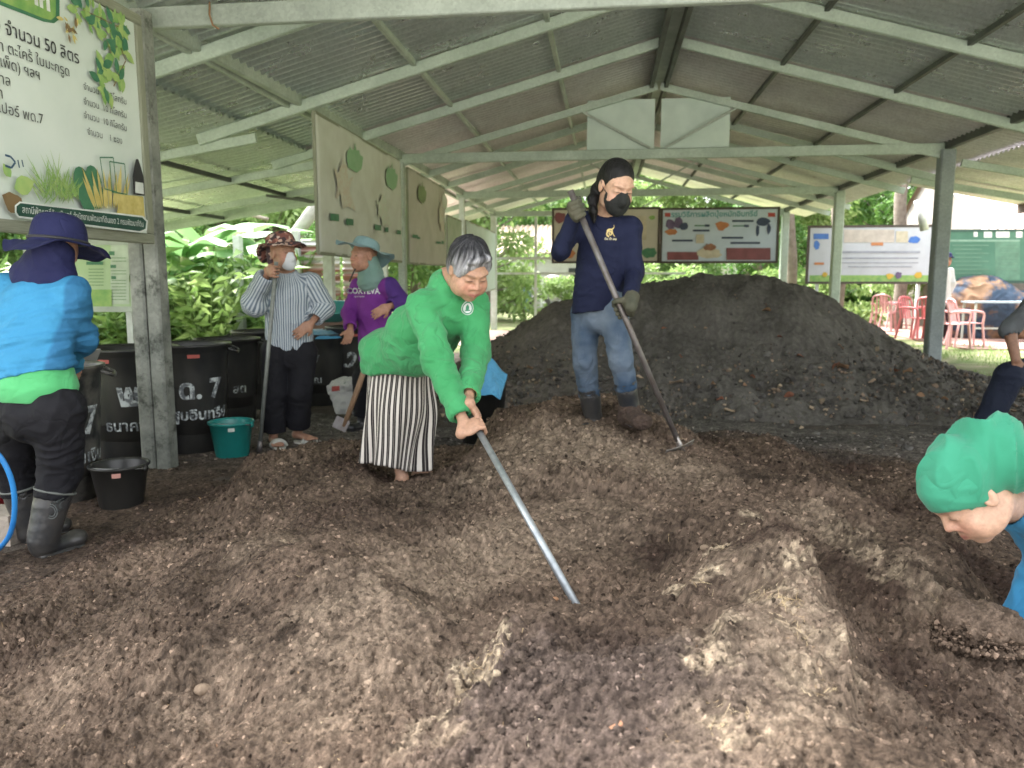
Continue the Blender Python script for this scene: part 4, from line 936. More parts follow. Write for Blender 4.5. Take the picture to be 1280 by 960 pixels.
F2.polys('printed_notes', [RC(1230, 289, 1240, 297), RC(1245, 289, 1262, 297), RC(1270, 289, 1278, 297), RC(1217, 290, 1222, 296)], M_white)
F2.polys('printed_lines', [RC(1190 + (k % 3) * 2, 306 + k * 5, 1236 - (k % 2) * 9, 307.2 + k * 5) for k in range(8)] + [RC(1250, 308 + k * 7, 1272, 309.2 + k * 7) for k in range(5)], mat('chalk_line_soft', (.12, .24, .17), .6))
# second green leaflet board behind the left worker (parallel to the left wall, further out)
p = aty(172, 386, 6.2); q = aty(100, 386, 6.2)
root, F2, T = board('leaflet_board', 'pale green leaflet board on white legs behind the black bins', 30, 173, 300, 390, 6.6, mat('pale_frame', (.4, .45, .4), .6), mat('leaflet_green', (.30, .44, .22), .6, c2=(.42, .52, .36), scale=1.5), legs=1)
RC = lambda x0, y0, x1, y1: [T(x0, y0), T(x1, y0), T(x1, y1), T(x0, y1)]
F2.polys('printed_column', [RC(138, 306, 161, 380), RC(161, 306, 172, 340)], mat('leaflet_pale', (.48, .56, .46), .6))
F2.polys('printed_heading', [RC(136, 314, 143, 319), RC(138, 331, 145, 335), RC(139, 345, 145, 349), RC(165, 356, 171, 360), RC(108, 327, 129, 331)], M_leaf3)
F2.polys('printed_lines', [RC(139 + (k % 2), 322 + k * 4.0, 158, 322.9 + k * 4.0) for k in range(14) if k not in (2, 3, 6)] + [RC(111, 336 + k * 4, 130, 336.9 + k * 4) for k in range(6)] + [RC(162, 309 + k * 3, 171, 309.8 + k * 3) for k in range(9)], mat('leaflet_text', (.16, .28, .14), .6))
F2.polys('printed_panel', [RC(112, 362, 140, 386), RC(162, 343, 171, 352)], M_leaf1)
# ================================================================== PEOPLE
class Field:
    """distance field on a grid; surface taken with surface nets -> one continuous mesh"""
    def __init__(s, prims, h, pad=.03):
        s.h = h
        lo = np.min([p['lo'] for p in prims if p['op'] == 'u'], 0) - pad; hi = np.max([p['hi'] for p in prims if p['op'] == 'u'], 0) + pad
        s.lo = lo; s.n = np.ceil((hi - lo) / h).astype(int) + 2
        s.D = np.full(s.n, .5, np.float32)
        for p in prims:
            m = .05 + p['k']
            a = np.clip(np.floor((p['lo'] - m - lo) / h).astype(int), 0, s.n - 1); b = np.clip(np.ceil((p['hi'] + m - lo) / h).astype(int) + 1, 1, s.n)
            if np.any(b <= a): continue
            gx, gy, gz_ = [(lo[i] + h * np.arange(a[i], b[i])).astype(np.float32) for i in range(3)]
            P_ = (gx[:, None, None], gy[None, :, None], gz_[None, None, :])
            d = p['fn'](*P_); sl = tuple(slice(a[i], b[i]) for i in range(3)); D = s.D[sl]; k = p['k']
            if p['op'] == 'u':
                if k > 0:
                    t = np.clip(.5 + .5 * (D - d) / k, 0, 1); s.D[sl] = D * (1 - t) + d * t - k * t * (1 - t)
                else: s.D[sl] = np.minimum(D, d)
            elif p['op'] == 's':
                d = -d
                t = np.clip(.5 - .5 * (D - d) / max(k, 1e-4), 0, 1); s.D[sl] = D * (1 - t) + d * t + k * t * (1 - t)
    def mesh(s):
        D = s.D; n = s.n; S = D < 0
        c = np.zeros(n - 1, np.int8)
        for i in (0, 1):
            for j in (0, 1):
                for k in (0, 1): c += S[i:n[0]-1+i, j:n[1]-1+j, k:n[2]-1+k]
        act = (c > 0) & (c < 8); I = np.argwhere(act); ids = np.full(act.shape, -1, np.int64); ids[act] = np.arange(len(I))
        acc = np.zeros((len(I), 3)); cnt = np.zeros(len(I))
        cr = [(i, j, k) for i in (0, 1) for j in (0, 1) for k in (0, 1)]
        for a in cr:
            for ax in range(3):
                if a[ax]: continue
                b = list(a); b[ax] = 1
                da = D[I[:, 0] + a[0], I[:, 1] + a[1], I[:, 2] + a[2]]; db = D[I[:, 0] + b[0], I[:, 1] + b[1], I[:, 2] + b[2]]
                m = (da < 0) != (db < 0); t = np.where(m, da / np.where(m, da - db, 1), 0)
                p = np.tile(np.array(a, float), (len(I), 1)); p[:, ax] += t
                acc[m] += p[m]; cnt[m] += 1
        v = (I + acc / cnt[:, None]) * s.h + s.lo
        qs = []
        for ax in range(3):
            o1, o2 = [(1, 2), (2, 0), (0, 1)][ax]
            sa = [slice(1, n[i] - 1) for i in range(3)]; sb = list(sa); sa[ax] = slice(0, n[ax] - 1); sb[ax] = slice(1, n[ax])
            A = S[tuple(sa)]; B = S[tuple(sb)]
            for flip, M_ in ((False, A & ~B), (True, ~A & B)):
                E_ = np.argwhere(M_)
                if not len(E_): continue
                base = E_.copy(); 
                for i in range(3):
                    if i != ax: base[:, i] += 1
                def cid(d1, d2):
                    q = base.copy(); q[:, o1] -= d1; q[:, o2] -= d2; return ids[q[:, 0], q[:, 1], q[:, 2]]
                q = np.stack([cid(1, 1), cid(0, 1), cid(0, 0), cid(1, 0)], 1)
                qs.append(q[:, ::-1] if flip else q)
        q = np.concatenate(qs); return v, q
def smooth_mesh(v, q, it=2, f=.5):
    e = np.concatenate([q[:, [0, 1]], q[:, [1, 2]], q[:, [2, 3]], q[:, [3, 0]]]); 
    for _ in range(it):
        acc = np.zeros_like(v); cnt = np.zeros(len(v))
        for i in range(3): acc[:, i] = np.bincount(e[:, 0], v[e[:, 1], i], len(v)) + np.bincount(e[:, 1], v[e[:, 0], i], len(v))
        cnt = np.bincount(e[:, 0], minlength=len(v)) + np.bincount(e[:, 1], minlength=len(v))
        v = v * (1 - f) + f * acc / np.maximum(cnt, 1)[:, None]
    return v
def vnormals(v, q):
    n = np.cross(v[q[:, 2]] - v[q[:, 0]], v[q[:, 3]] - v[q[:, 1]]); out = np.zeros_like(v)
    for k in range(4):
        for i in range(3): out[:, i] += np.bincount(q[:, k], n[:, i], len(v))
    return out / np.maximum(np.linalg.norm(out, axis=1), 1e-12)[:, None]
def cap(a, b, ra, rb, k=.02, op='u', cut=None):
    """tapered limb; cut=(point, normal) keeps the side opposite the normal"""
    a = V(*a); b = V(*b); d = b - a; L2 = max(float(d @ d), 1e-9)
    def fn(x, y, z):
        t = np.clip(((x - a[0]) * d[0] + (y - a[1]) * d[1] + (z - a[2]) * d[2]) / L2, 0, 1)
        r = np.sqrt((x - a[0] - t * d[0]) ** 2 + (y - a[1] - t * d[1]) ** 2 + (z - a[2] - t * d[2]) ** 2) - (ra + (rb - ra) * t)
        if cut is not None:
            c, n = V(*cut[0]), unit(cut[1]); r = np.maximum(r, (x - c[0]) * n[0] + (y - c[1]) * n[1] + (z - c[2]) * n[2])
        return r.astype(np.float32)
    m = max(ra, rb); return dict(fn=fn, lo=np.minimum(a, b) - m, hi=np.maximum(a, b) + m, k=k, op=op)
def ecap(a, b, side, ra, rb, k=.03, op='u', cut=None, ext=1.0, cut2=None):
    """flattened body between a and b: ra, rb = (half width along side, half depth)"""
    a = V(*a); b = V(*b); d = b - a; L_ = np.linalg.norm(d); ax = d / max(L_, 1e-9); sd = unit(V(*side) - ax * (V(*side) @ ax)); f = np.cross(ax, sd)
    def fn(x, y, z):
        X, Y, Z = x - a[0], y - a[1], z - a[2]
        l = X * ax[0] + Y * ax[1] + Z * ax[2]; t = np.clip(l / L_, 0, 1); e = l - t * L_
        s_ = X * sd[0] + Y * sd[1] + Z * sd[2]; g = X * f[0] + Y * f[1] + Z * f[2]
        rx = ra[0] + (rb[0] - ra[0]) * t; ry = ra[1] + (rb[1] - ra[1]) * t; rm = np.minimum(rx, ry)
        q = np.sqrt((s_ / rx) ** 2 + (g / ry) ** 2 + (e / (rm * ext)) ** 2); r = (q - 1) * rm
        for cc in (cut, cut2):
            if cc is not None:
                c, n = V(*cc[0]), unit(cc[1]); r = np.maximum(r, (x - c[0]) * n[0] + (y - c[1]) * n[1] + (z - c[2]) * n[2])
        return r.astype(np.float32)
    m = max(*ra, *rb); return dict(fn=fn, lo=np.minimum(a, b) - m, hi=np.maximum(a, b) + m, k=k, op=op)
def ell(c, ax, r, k=.015, op='u'):
    """ellipsoid: ax = three axes, r = three radii"""
    c = V(*c); ax = [unit(q) for q in ax]; rm = min(r)
    def fn(x, y, z):
        X, Y, Z = x - c[0], y - c[1], z - c[2]; q = 0
        for a_, r_ in zip(ax, r): q = q + ((X * a_[0] + Y * a_[1] + Z * a_[2]) / r_) ** 2
        return ((np.sqrt(q) - 1) * rm).astype(np.float32)
    m = max(r); return dict(fn=fn, lo=c - m, hi=c + m, k=k, op=op)
def surf(name, prims, h, m, parent, disp=None, colf=None, it=1, inst=None):
    v, q = Field(prims, h).mesh(); v = smooth_mesh(v, q, it)
    if disp is not None: v = v + vnormals(v, q) * disp(v)[:, None]
    cols = colf(v) if colf is not None else None
    o = parent
    return big_mesh(name, v - np.array(o.location), q, m, parent, cols=cols)
def folds(amp, sc=(10, 10, 16), seed=0, sharp=1.0):
    def f(v):
        a = perlin(v[:, 0] * sc[0] + seed, v[:, 1] * sc[1], v[:, 2] * sc[2] + 1.7 * perlin(v[:, 0] * 4, v[:, 1] * 4, v[:, 2] * 4 + seed))
        b = perlin(v[:, 0] * sc[0] * 2.1 + seed, v[:, 1] * sc[1] * 2.1 + 5, v[:, 2] * sc[2] * 1.9)
        return amp * ((1 - 2.2 * np.abs(a)) * .8 + .4 * b) - amp * .2
    return f
def frame_of(f, u):
    f = unit(f); r = unit(np.cross(f, u)); return f, r, np.cross(r, f)

SKIN = V(.40, .235, .16)
def skin_mat(name, c, rough=.5):
    return vmat(name, rough=rough, bump=.35, bscale=150, bdist=.003, spec=.4, sss=.08, mott=.2, mscale=55)
M_skin = skin_mat('skin', SKIN)
def head_prims(c, f, u, sc=1.0, neck=None, nr=.05, full=1.0, ears=True, smile=True):
    """skull, jaw, cheeks, nose, brows, lids, lips, ears"""
    f, r, u = frame_of(f, u); c = V(*c)
    P = lambda a, b, d: c + sc * (a * r + b * f + d * u)
    A = (r, f, u); k = .014 * sc; X = []
    def e(p, rr, kk=k, op='u', A_=A): X.append(ell(P(*p), A_, [q * sc for q in rr], kk, op))
    e((0, -.012, .03), (.074, .093, .086)); e((0, .022, -.035), (.060 * full, .066, .078)); e((0, .02, .02), (.066, .07, .07))
    e((0, .062, -.100), (.026, .024, .022), .03 * sc)
    for s_ in (-1, 1):
        e((s_ * .034 * full, .062, -.042), (.026, .022, .026), .03 * sc)
        e((s_ * .047 * full, .022, -.072), (.020, .04, .028), .03 * sc)
        X.append(cap(P(s_ * .012, .094, .022), P(s_ * .048, .076, .024), .008 * sc, .006 * sc, .016 * sc))
    for s_ in (-1, 1):
        e((s_ * .031, .100, -.002), (.017, .014, .011), .012 * sc, 's')
        e((s_ * .031, .074, -.002), (.018, .016, .014), .006 * sc)
        X.append(cap(P(s_ * .016, .089, -.008), P(s_ * .045, .082, -.007), .0035 * sc, .003 * sc, .006 * sc))
    X.append(cap(P(0, .088, .012), P(0, .108, -.030), .007 * sc, .0105 * sc, .014 * sc))
    for s_ in (-1, 1): e((s_ * .014, .096, -.034), (.010, .011, .008), .008 * sc)
    e((0, .086, -.068), (.026, .014, .017), .016 * sc)
    w = .026 if smile else .022; up_ = .004 if smile else 0
    for s_ in (-1, 1):
        X.append(cap(P(0, .0985, -.0655), P(s_ * w, .086, -.068 + up_), .0052 * sc, .003 * sc, .004 * sc))
        X.append(cap(P(0, .0975, -.0770), P(s_ * w * .9, .086, -.0715 + up_), .0062 * sc, .003 * sc, .004 * sc))
        X.append(cap(P(s_ * .020, .094, -.036), P(s_ * .036, .080, -.062), .0045 * sc, .003 * sc, .010 * sc))
    if ears:
        for s_ in (-1, 1):
            e((s_ * .076, -.006, -.008), (.009, .020, .032), .006 * sc); e((s_ * .085, -.001, -.004), (.006, .010, .017), .004 * sc, 's')
    if neck is not None: X.append(cap(P(0, -.022, -.055), neck, nr * sc, nr * 1.08 * sc, .03 * sc))
    def colf(v, base=SKIN, brow=(.05, .035, .03), lip=(.36, .13, .11), browk=.5):
        """skin tone with lips, brows, lashes in their own colours"""
        q = (v - c) / sc; a, b, d = q @ r, q @ f, q @ u
        col_ = np.tile(base, (len(v), 1)) * (1 + .10 * fbm(v[:, 0] * 25, v[:, 1] * 25, v[:, 2] * 25, 3))[:, None]
        def mixc(w, cc): col_[:] = col_ * (1 - w[:, None]) + np.array(cc)[None] * w[:, None]
        fr = b > .05
        mixc(np.where(fr, .45 * np.exp(-((np.abs(a) - .036) ** 2 + (d + .04) ** 2) / .0006), 0), (.50, .20, .15))
        mixc(np.where(b > .08, .3 * np.exp(-(a ** 2 + (d + .03) ** 2) / .0003), 0), (.50, .21, .16))
        lw = np.clip(1.5 - np.sqrt((a / .024) ** 2 + ((d + .0705 - .10 * np.abs(a) * smile) / .0075) ** 2), 0, 1) * (b > .07); mixc(np.clip(lw * 1.2, 0, .8), lip)
        ml = np.clip(1.4 - np.sqrt((a / .022) ** 2 + ((d + .0708 - .12 * np.abs(a) * smile) / .0016) ** 2), 0, 1) * (b > .07); mixc(ml * .75, (.10, .03, .03))
        bw = np.clip(1.5 - np.sqrt(((np.abs(a) - .032) / .017) ** 2 + ((d - .022 + 8 * (np.abs(a) - .03) ** 2) / .0042) ** 2), 0, 1) * (b > .055); mixc(bw * browk, brow)
        ey = np.clip(1.5 - np.sqrt(((np.abs(a) - .031) / .0145) ** 2 + ((d + .0065 - 9 * (np.abs(a) - .031) ** 2) / .0020) ** 2), 0, 1) * (b > .06); mixc(ey * .95, (.018, .012, .012))
        ns = np.clip(1.3 - np.sqrt(((np.abs(a) - .008) / .004) ** 2 + ((d + .0415) / .0022) ** 2), 0, 1) * (b > .09); mixc(ns * .8, (.08, .03, .025))
        return np.clip(col_, 0, 1)
    return X, P, A, colf
def grip(G, axis, palm, r=.016, sc=1.0, thumb=1, kk=.006):
    """hand closed round a pole at G: palm = side the palm is on. returns prims and wrist point"""
    a = unit(axis); p = unit(V(*palm) - a * (V(*palm) @ a)); q = np.cross(a, p); G = V(*G); X = []
    T = lambda al, th, rho: G + a * al + rho * (math.cos(th) * p + math.sin(th) * q)
    c = G + p * (r + .014) * sc - q * .018 * sc
    X.append(ell(c, (a, p, q), (.044 * sc, .017 * sc, .046 * sc), .01))
    for i, (al, L_, rr) in enumerate([(.035, 1.0, .0090), (.0118, 1.08, .0093), (-.0118, 1.02, .0090), (-.0335, .84, .0080)]):
        rho = (r + rr + .001) * (1 if sc == 1 else 1); al *= sc; rr *= sc
        ths = [.25, 1.05, 2.0 * (.95 + .05 * L_), 3.0 * L_, 3.75 * L_]
        pts = [T(al, ths[0], rho + .006 * sc), T(al, ths[1], rho + .009 * sc), T(al * .98, ths[2], rho + .002), T(al * .95, ths[3], rho)]
        X.append(cap(c + a * al * .9 + q * .02 * sc, pts[1], rr * 1.08, rr * 1.1, min(kk, .004)))
        X.append(cap(pts[1], pts[2], rr * 1.05, rr * .95, .0015)); X.append(cap(pts[2], pts[3], rr * .95, rr * .82, .0015))
    b0 = c - q * .022 * sc + a * .022 * sc * thumb; t1 = T(.040 * sc * thumb, -1.15, r + .016 * sc); t2 = T(.048 * sc * thumb, -2.0, r + .010 * sc); t3 = T(.046 * sc * thumb, -2.75, r + .008 * sc)
    X += [cap(b0, t1, .014 * sc, .0115 * sc, .008), cap(t1, t2, .0115 * sc, .010 * sc, .003), cap(t2, t3, .010 * sc, .0085 * sc, .003)]
    return X, c - q * .048 * sc
def hand_open(w, d, n, curl=.5, sc=1.0, side=1):
    """relaxed hand from wrist w along d, palm normal n"""
    d = unit(d); n = unit(V(*n) - d * (V(*n) @ d)); s_ = np.cross(d, n) * side; w = V(*w); X = []
    c = w + d * .045 * sc; X.append(ell(c, (d, s_, n), (.05 * sc, .04 * sc, .016 * sc), .01))
    for i, (al, L_) in enumerate([(.028, .9), (.0095, 1.0), (-.0095, .93), (-.027, .75)]):
        p = c + d * .036 * sc + s_ * al * sc; ang = curl * .5; rr = .0088 * sc
        for k in range(3):
            dd = d * math.cos(ang) + n * math.sin(ang) + s_ * al * 1.2; L2 = [.036, .025, .020][k] * L_ * sc
            p2 = p + unit(dd) * L2; X.append(cap(p, p2, rr, rr * .9, .004 if k else .006)); p = p2; rr *= .92; ang += curl * .6
    b0 = w + d * .02 * sc + s_ * .022 * sc; t1 = b0 + unit(d * .7 + s_ * .8 + n * .3) * .035 * sc; t2 = t1 + unit(d * 1 + s_ * .3 + n * .5) * .03 * sc
    X += [cap(b0, t1, .014 * sc, .011 * sc, .008), cap(t1, t2, .0105 * sc, .0085 * sc, .003)]
    return X
def body_prims(J, s=1.0, bare=False):
    """the body under the clothes"""
    X = []; cs = (J['shL'] + J['shR']) / 2; ch = (J['hipL'] + J['hipR']) / 2; sd = J['shL'] - J['shR']; sh = J['hipL'] - J['hipR']
    X.append(ecap(ch, cs - .04 * unit(cs - ch), sd, (.115 * s, .085 * s), (.12 * s, .088 * s), .04))
    X.append(cap(J['shL'], J['shR'], .042 * s, .042 * s, .04)); X.append(cap(cs, J['neck'], .05 * s, .046 * s, .03))
    for q in 'LR':
        X.append(cap(J['sh' + q], J['el' + q], .040 * s, .032 * s, .02)); X.append(cap(J['el' + q], J['wr' + q], .033 * s, .023 * s, .01))
        X.append(cap(J['hip' + q], J['kn' + q], .068 * s, .046 * s, .03)); X.append(cap(J['kn' + q], J['an' + q], .046 * s, .030 * s, .015))
        kn, an = J['kn' + q], J['an' + q]; X.append(ell(kn + .3 * (an - kn) + V(0, .0, 0), (unit(an - kn), V(0, 1, 0), V(1, 0, 0)), (.09 * s, .046 * s, .046 * s), .02))
    return X
def foot_prims(an, toe, s=1.0):
    an = V(*an); toe = V(*toe); d = unit(toe - an - V(0, 0, (toe - an)[2])); sd = np.cross(d, V(0, 0, 1)); X = []
    heel = an - d * .03 * s + V(0, 0, -.045 * s); ball = heel + d * .15 * s + V(0, 0, -.008); 
    X += [cap(an, heel, .033 * s, .030 * s, .015), cap(heel, ball, .028 * s, .024 * s, .015), ell(ball, (sd, d, V(0, 0, 1)), (.042 * s, .035 * s, .018 * s), .01)]
    for i in range(5):
        p = ball + sd * (i - 2) * .0165 * s + d * .02 * s; X.append(cap(p, p + d * (.035 - .005 * abs(i)) * s + V(0, 0, -.004), .0105 * s, .009 * s, .003))
    return X
def boot(an, toe, top, r=.056, s=1.0, wide=1.0):
    """rubber boot: shaft to 'top', foot towards toe"""
    an = V(*an); toe = V(*toe); top = V(*top); d = toe - an; d[2] = 0; d = unit(d); up = unit(top - an); sd = np.cross(d, V(0, 0, 1)); h = V(0, 0, 1)
    X = [cap(an - up * .02, top + up * .03, r * .86 * s, r * 1.12 * s, .015, cut=(top, up)), cap(an, an - h * .04 * s, .044 * s, .044 * s, .02)]
    heel = an - h * .055 * s - d * .02 * s
    X += [ecap(heel, heel + d * .15 * s, sd, (.036 * s, .030 * s), (.046 * s * wide, .030 * s), .02), ell(heel + d * .155 * s + h * .004, (sd, d, h), (.044 * s, .045 * s, .034 * s), .015)]
    so = heel - h * .028 * s
    X.append(ecap(so - d * .01, so + d * .165 * s, sd, (.040 * s, .010), (.049 * s * wide, .010), .004))
    X.append(cap(top - up * .03, top + up * .04, r * .98 * s, r * .98 * s, .004, 's'))
    return X
def shirt_prims(J, s=1.0, w=(.15, .115), wc=(.155, .11), hem=None, hemn=None, slr=(.060, .050, .042), neck_r=.062, belly=None, cuffs=(1.0, 1.0), neckdir=None, noff=.012):
    cs = (J['shL'] + J['shR']) / 2; ch = (J['hipL'] + J['hipR']) / 2; sd = J['shL'] - J['shR']; ax = unit(cs - ch); X = []
    hem = V(*hem) if hem is not None else ch - ax * .06; hemn = hemn if hemn is not None else -ax
    X.append(ecap(hem - ax * .05, cs - ax * .07, sd, (w[0] * s, w[1] * s), (wc[0] * s, wc[1] * s), .04, cut=(hem, hemn)))
    X.append(cap(J['shL'], J['shR'], .055 * s, .055 * s, .05)); X.append(cap(cs, J['neck'] , .075 * s, .062 * s, .05))
    if belly is not None:
        for bp in belly: X.append(ell(bp[0], bp[1], bp[2], .06))
    for i, q in enumerate('LR'):
        a, b_, c = J['sh' + q], J['el' + q], J['wr' + q]; c2 = b_ + (c - b_) * cuffs[i]
        X.append(cap(a, b_, slr[0] * s, slr[1] * s, .035)); X.append(cap(b_, c2 + unit(c2 - b_) * .03, slr[1] * s, slr[2] * s, .012, cut=(c2, c2 - b_)))
        e1_ = unit(c - a); dn = V(0, 0, -1) + V(.02, .15, 0); dn = unit(dn - e1_ * (dn @ e1_)); X.append(ell(b_ + dn * .010, (e1_, dn, np.cross(e1_, dn)), (.075 * s, slr[1] * 1.05 * s, slr[1] * 1.0 * s), .03))
        X.append(cap(c2 - unit(c2 - b_) * .012, c2 + unit(c2 - b_) * .03, slr[2] * .82 * s, slr[2] * .82 * s, .003, 's'))
    nd = unit(J['headc'] - J['neck']) if neckdir is None else neckdir
    X.append(cap(J['neck'] + nd * noff, J['neck'] + nd * (noff + .09), neck_r * s, neck_r * 1.25 * s, .008, 's'))
    return X
def trouser_prims(J, s=1.0, r=(.098, .070, .062), top=None, end=1.0, hipw=(.155, .115), low=None):
    ch = (J['hipL'] + J['hipR']) / 2; cs = (J['shL'] + J['shR']) / 2; ax = unit(cs - ch); sd = J['hipL'] - J['hipR']; X = []
    X.append(ecap(ch - ax * .03, ch + ax * .12, sd, (hipw[0] * s, hipw[1] * s), (.14 * s, .10 * s), .04))
    for q in 'LR':
        a, b_, c = J['hip' + q], J['kn' + q], J['an' + q]; c2 = b_ + (c - b_) * end
        X.append(cap(a, b_, r[0] * s, r[1] * s, .03)); X.append(cap(b_, c2 + unit(c2 - b_) * .04, r[1] * s, r[2] * s, .02, cut=(c2, c2 - b_)))
        X.append(cap(c2 - unit(c2 - b_) * .01, c2 + unit(c2 - b_) * .05, r[2] * .86 * s, r[2] * .86 * s, .004, 's'))
    return X
def surf_mark(root, tris_pts, target, m, name, dirn, lift=.003):
    """flat marks pressed onto a garment: points are projected along dirn onto the target"""
    bvh = bvh_of(target); g = MB()
    for pts in tris_pts:
        out = []
        for p in pts:
            h = bvh.ray_cast(Vector(p - unit(dirn) * .3 - np.array(root.location)), Vector(unit(dirn)), .7)
            out.append((np.array(h[0]) if h[0] is not None else p - np.array(root.location)) - unit(dirn) * lift)
        g.poly(out)
    return g.build(name, m, root)
from mathutils.bvhtree import BVHTree
def bvh_of(o):
    me = o.data; return BVHTree.FromPolygons([v.co for v in me.vertices], [tuple(p.vertices) for p in me.polygons])
def text_on(root, target, body, size, c, uax, vax, dirn, m, bold=0.0, lift=.003, name='lettering', sub=None):
    bvh = bvh_of(target); o = text_mesh(name, body, size, m, root, 'CENTER', bold); c = V(*c); uax = unit(uax); vax = unit(vax); dn = unit(dirn); off_ = np.array(root.location)
    def f(x, y):
        p = c + uax * x + vax * y; h = bvh.ray_cast(Vector(p - dn * .3 - off_), Vector(dn), .8)
        return (np.array(h[0]) if h[0] is not None else p - off_) - dn * lift
    drape(o, f); return o
def person(label, loc, group=None):
    r = empty('person', tuple(loc)); return tag(r, label, 'person', group)
M_boot = mat('black_rubber', (.018, .021, .026), .34, c2=(.06, .055, .05), scale=7, amt=.45, bump=.15, bscale=25)
M_bootm = mat('muddy_rubber', (.05, .045, .042), .6, c2=(.12, .085, .062), scale=6, amt=.7, bump=.4, bscale=60)
M_hairk = mat('black_hair', (.004, .004, .004), .5, spec=.25, c2=(.008, .007, .007), scale=60, stretch=(1, 1, .2), bump=.5, bscale=90)
HV = .005

def strandy(c, f, u, amp=.0035, n=46):
    """hair relief running down from the crown"""
    f, r, u = frame_of(f, u)
    def fn(v):
        q = v - c; a, b, d = q @ r, q @ f, q @ u; th = np.arctan2(a, b + .03); el = np.arctan2(d, np.hypot(a, b))
        w = .8 * perlin(v[:, 0] * 14, v[:, 1] * 14, v[:, 2] * 14); return amp * (.8 * perlin(th * n / 5 + w * 2, el * 1.2, 1.0) + .7 * perlin(th * n / 2.2 + w * 4, el * 1.6 + 2, 4.0) + 1.0 * perlin(v[:, 0] * 22, v[:, 1] * 22, v[:, 2] * 22))
    return fn

# ------------------------------------------------ woman in green bending with a steel pole
G = dict(hipR=aty(482, 458, 3.80), hipL=aty(514, 452, 3.90), neck=aty(560, 350, 3.52), headc=aty(586, 336, 3.40), shR=aty(529, 384, 3.42), shL=aty(592, 378, 3.58), elR=aty(548, 452, 3.27), wrR=aty(583, 513, 3.14),
         elL=aty(594, 440, 3.48), wrL=aty(582, 492, 3.28), knR=aty(492, 530, 3.80), anR=aty(503, 598, 3.78), knL=aty(512, 520, 3.88), anL=aty(528, 583, 3.98))
tip = atz(727, 768, float(surf_h(np.array([-.058]), np.array([2.22]))[0][0]) - .01); hR = aty(597, 536, 3.08)
pd = unit(hR - tip); pole_top = hR + pd * .16
root = person('older grey haired woman in green shirt and striped sarong bending over a steel pole', (G['anR'][0], G['anR'][1], gz(G['anR'][0], G['anR'][1])))
hf, hu = V(.46, -.62, -.50), V(.30, -.45, .95)
hp, HP, HA, hcol = head_prims(G['headc'], hf, hu, 1.04, G['neck'], .053, full=1.14)
gR, wgR = grip(hR, pd, V(-.55, .2, .75), .014); G['wrR'] = .5 * G['wrR'] + .5 * wgR
gL, wgL = grip(hR + pd * .085, pd, V(.5, .45, .6), .014, thumb=1); G['wrL'] = .35 * G['wrL'] + .65 * wgL
B = body_prims(G, 1.0) + hp + gR + gL + [cap(G['wrR'], wgR, .023, .024, .01), cap(G['wrL'], wgL, .023, .024, .01)]
B += foot_prims(G['anR'], G['anR'] + V(.16, -.06, 0)) + foot_prims(G['anL'], G['anL'] + V(.16, -.02, 0))
surf('body', B, HV * .8, M_skin, root, colf=lambda v: hcol(v, V(.42, .245, .165), (.12, .10, .09)))
Mg = cloth('green_jersey', (.035, .235, .08), (.06, .32, .125), wr=.7, wscale=9)
SH = shirt_prims(G, 1.0, w=(.165, .15), wc=(.165, .125), hem=aty(500, 462, 3.82), hemn=unit(V(.05, .0, -1)), slr=(.072, .062, .046), neck_r=.056,
    belly=[(aty(520, 425, 3.66), (V(1, .2, .6), V(0, 1, 0), V(-.6, 0, 1)), (.15, .165, .17)), (aty(489, 440, 3.82), (V(1, 0, 0), V(0, 1, 0), V(0, 0, 1)), (.165, .15, .13))], cuffs=(.93, .9), noff=.045)
SH.insert(3, cap(G['neck'] - V(.02, 0, .02), G['neck'] * .75 + G['headc'] * .25 + V(-.02, 0, -.02), .062, .052, .03))

hemcut = aty(500, 478, 3.82)
def cutfn(fn, c, n): 
    n = unit(n); return lambda x, y, z: np.maximum(fn(x, y, z), (x - c[0]) * n[0] + (y - c[1]) * n[1] + (z - c[2]) * n[2]).astype(np.float32)
hn = V(.22, 0, -1)

for i, p in enumerate(SH):
    if i in (0,) or (p['op'] == 'u' and i in (4, 5)): p['fn'] = cutfn(p['fn'], hemcut, hn)
torso_folds = folds(.007, (7, 7, 15), 3)
def gfold(v):
    d = torso_folds(v); ax = V(.5, -.2, .8)
    q = v @ unit(V(.75, -.3, -.5)); w = perlin(q * 9, v[:, 2] * 5, v[:, 1] * 4)
    return d + .006 * (1 - 2.4 * np.abs(w)) - .002
shirt = surf('shirt', SH, .006, Mg, root, disp=gfold)
# white round crest on the chest
cc = aty(586, 392, 3.4); dn = V(-.25, .9, .3); ux = V(.93, .35, 0); vx = V(0, -.2, 1)
ringp = lambda r0, r1, n=28: [[cc + ux * r0 * math.cos(t) + vx * r0 * math.sin(t), cc + ux * r1 * math.cos(t) + vx * r1 * math.sin(t), cc + ux * r1 * math.cos(t2) + vx * r1 * math.sin(t2), cc + ux * r0 * math.cos(t2) + vx * r0 * math.sin(t2)] for t, t2 in [(6.2832 * k / n, 6.2832 * (k + 1) / n) for k in range(n)]]
M_wh = mat('white_print_cloth', (.72, .75, .74), .8); M_gp = mat('green_print_cloth', (.06, .28, .16), .8)
surf_mark(root, ringp(.0, .0295), shirt, M_wh, 'crest', dn, .003); surf_mark(root, ringp(.021, .0262), shirt, M_gp, 'crest_ring', dn, .005)
surf_mark(root, [[cc + ux * a + vx * b for a, b in blob(0, .002, .009, .012, 10, 3)], [cc + ux * a + vx * b for a, b in [(-.014, -.012), (.014, -.012), (.011, -.007), (-.011, -.007)]]], shirt, M_gp, 'crest_figure', dn, .0055)
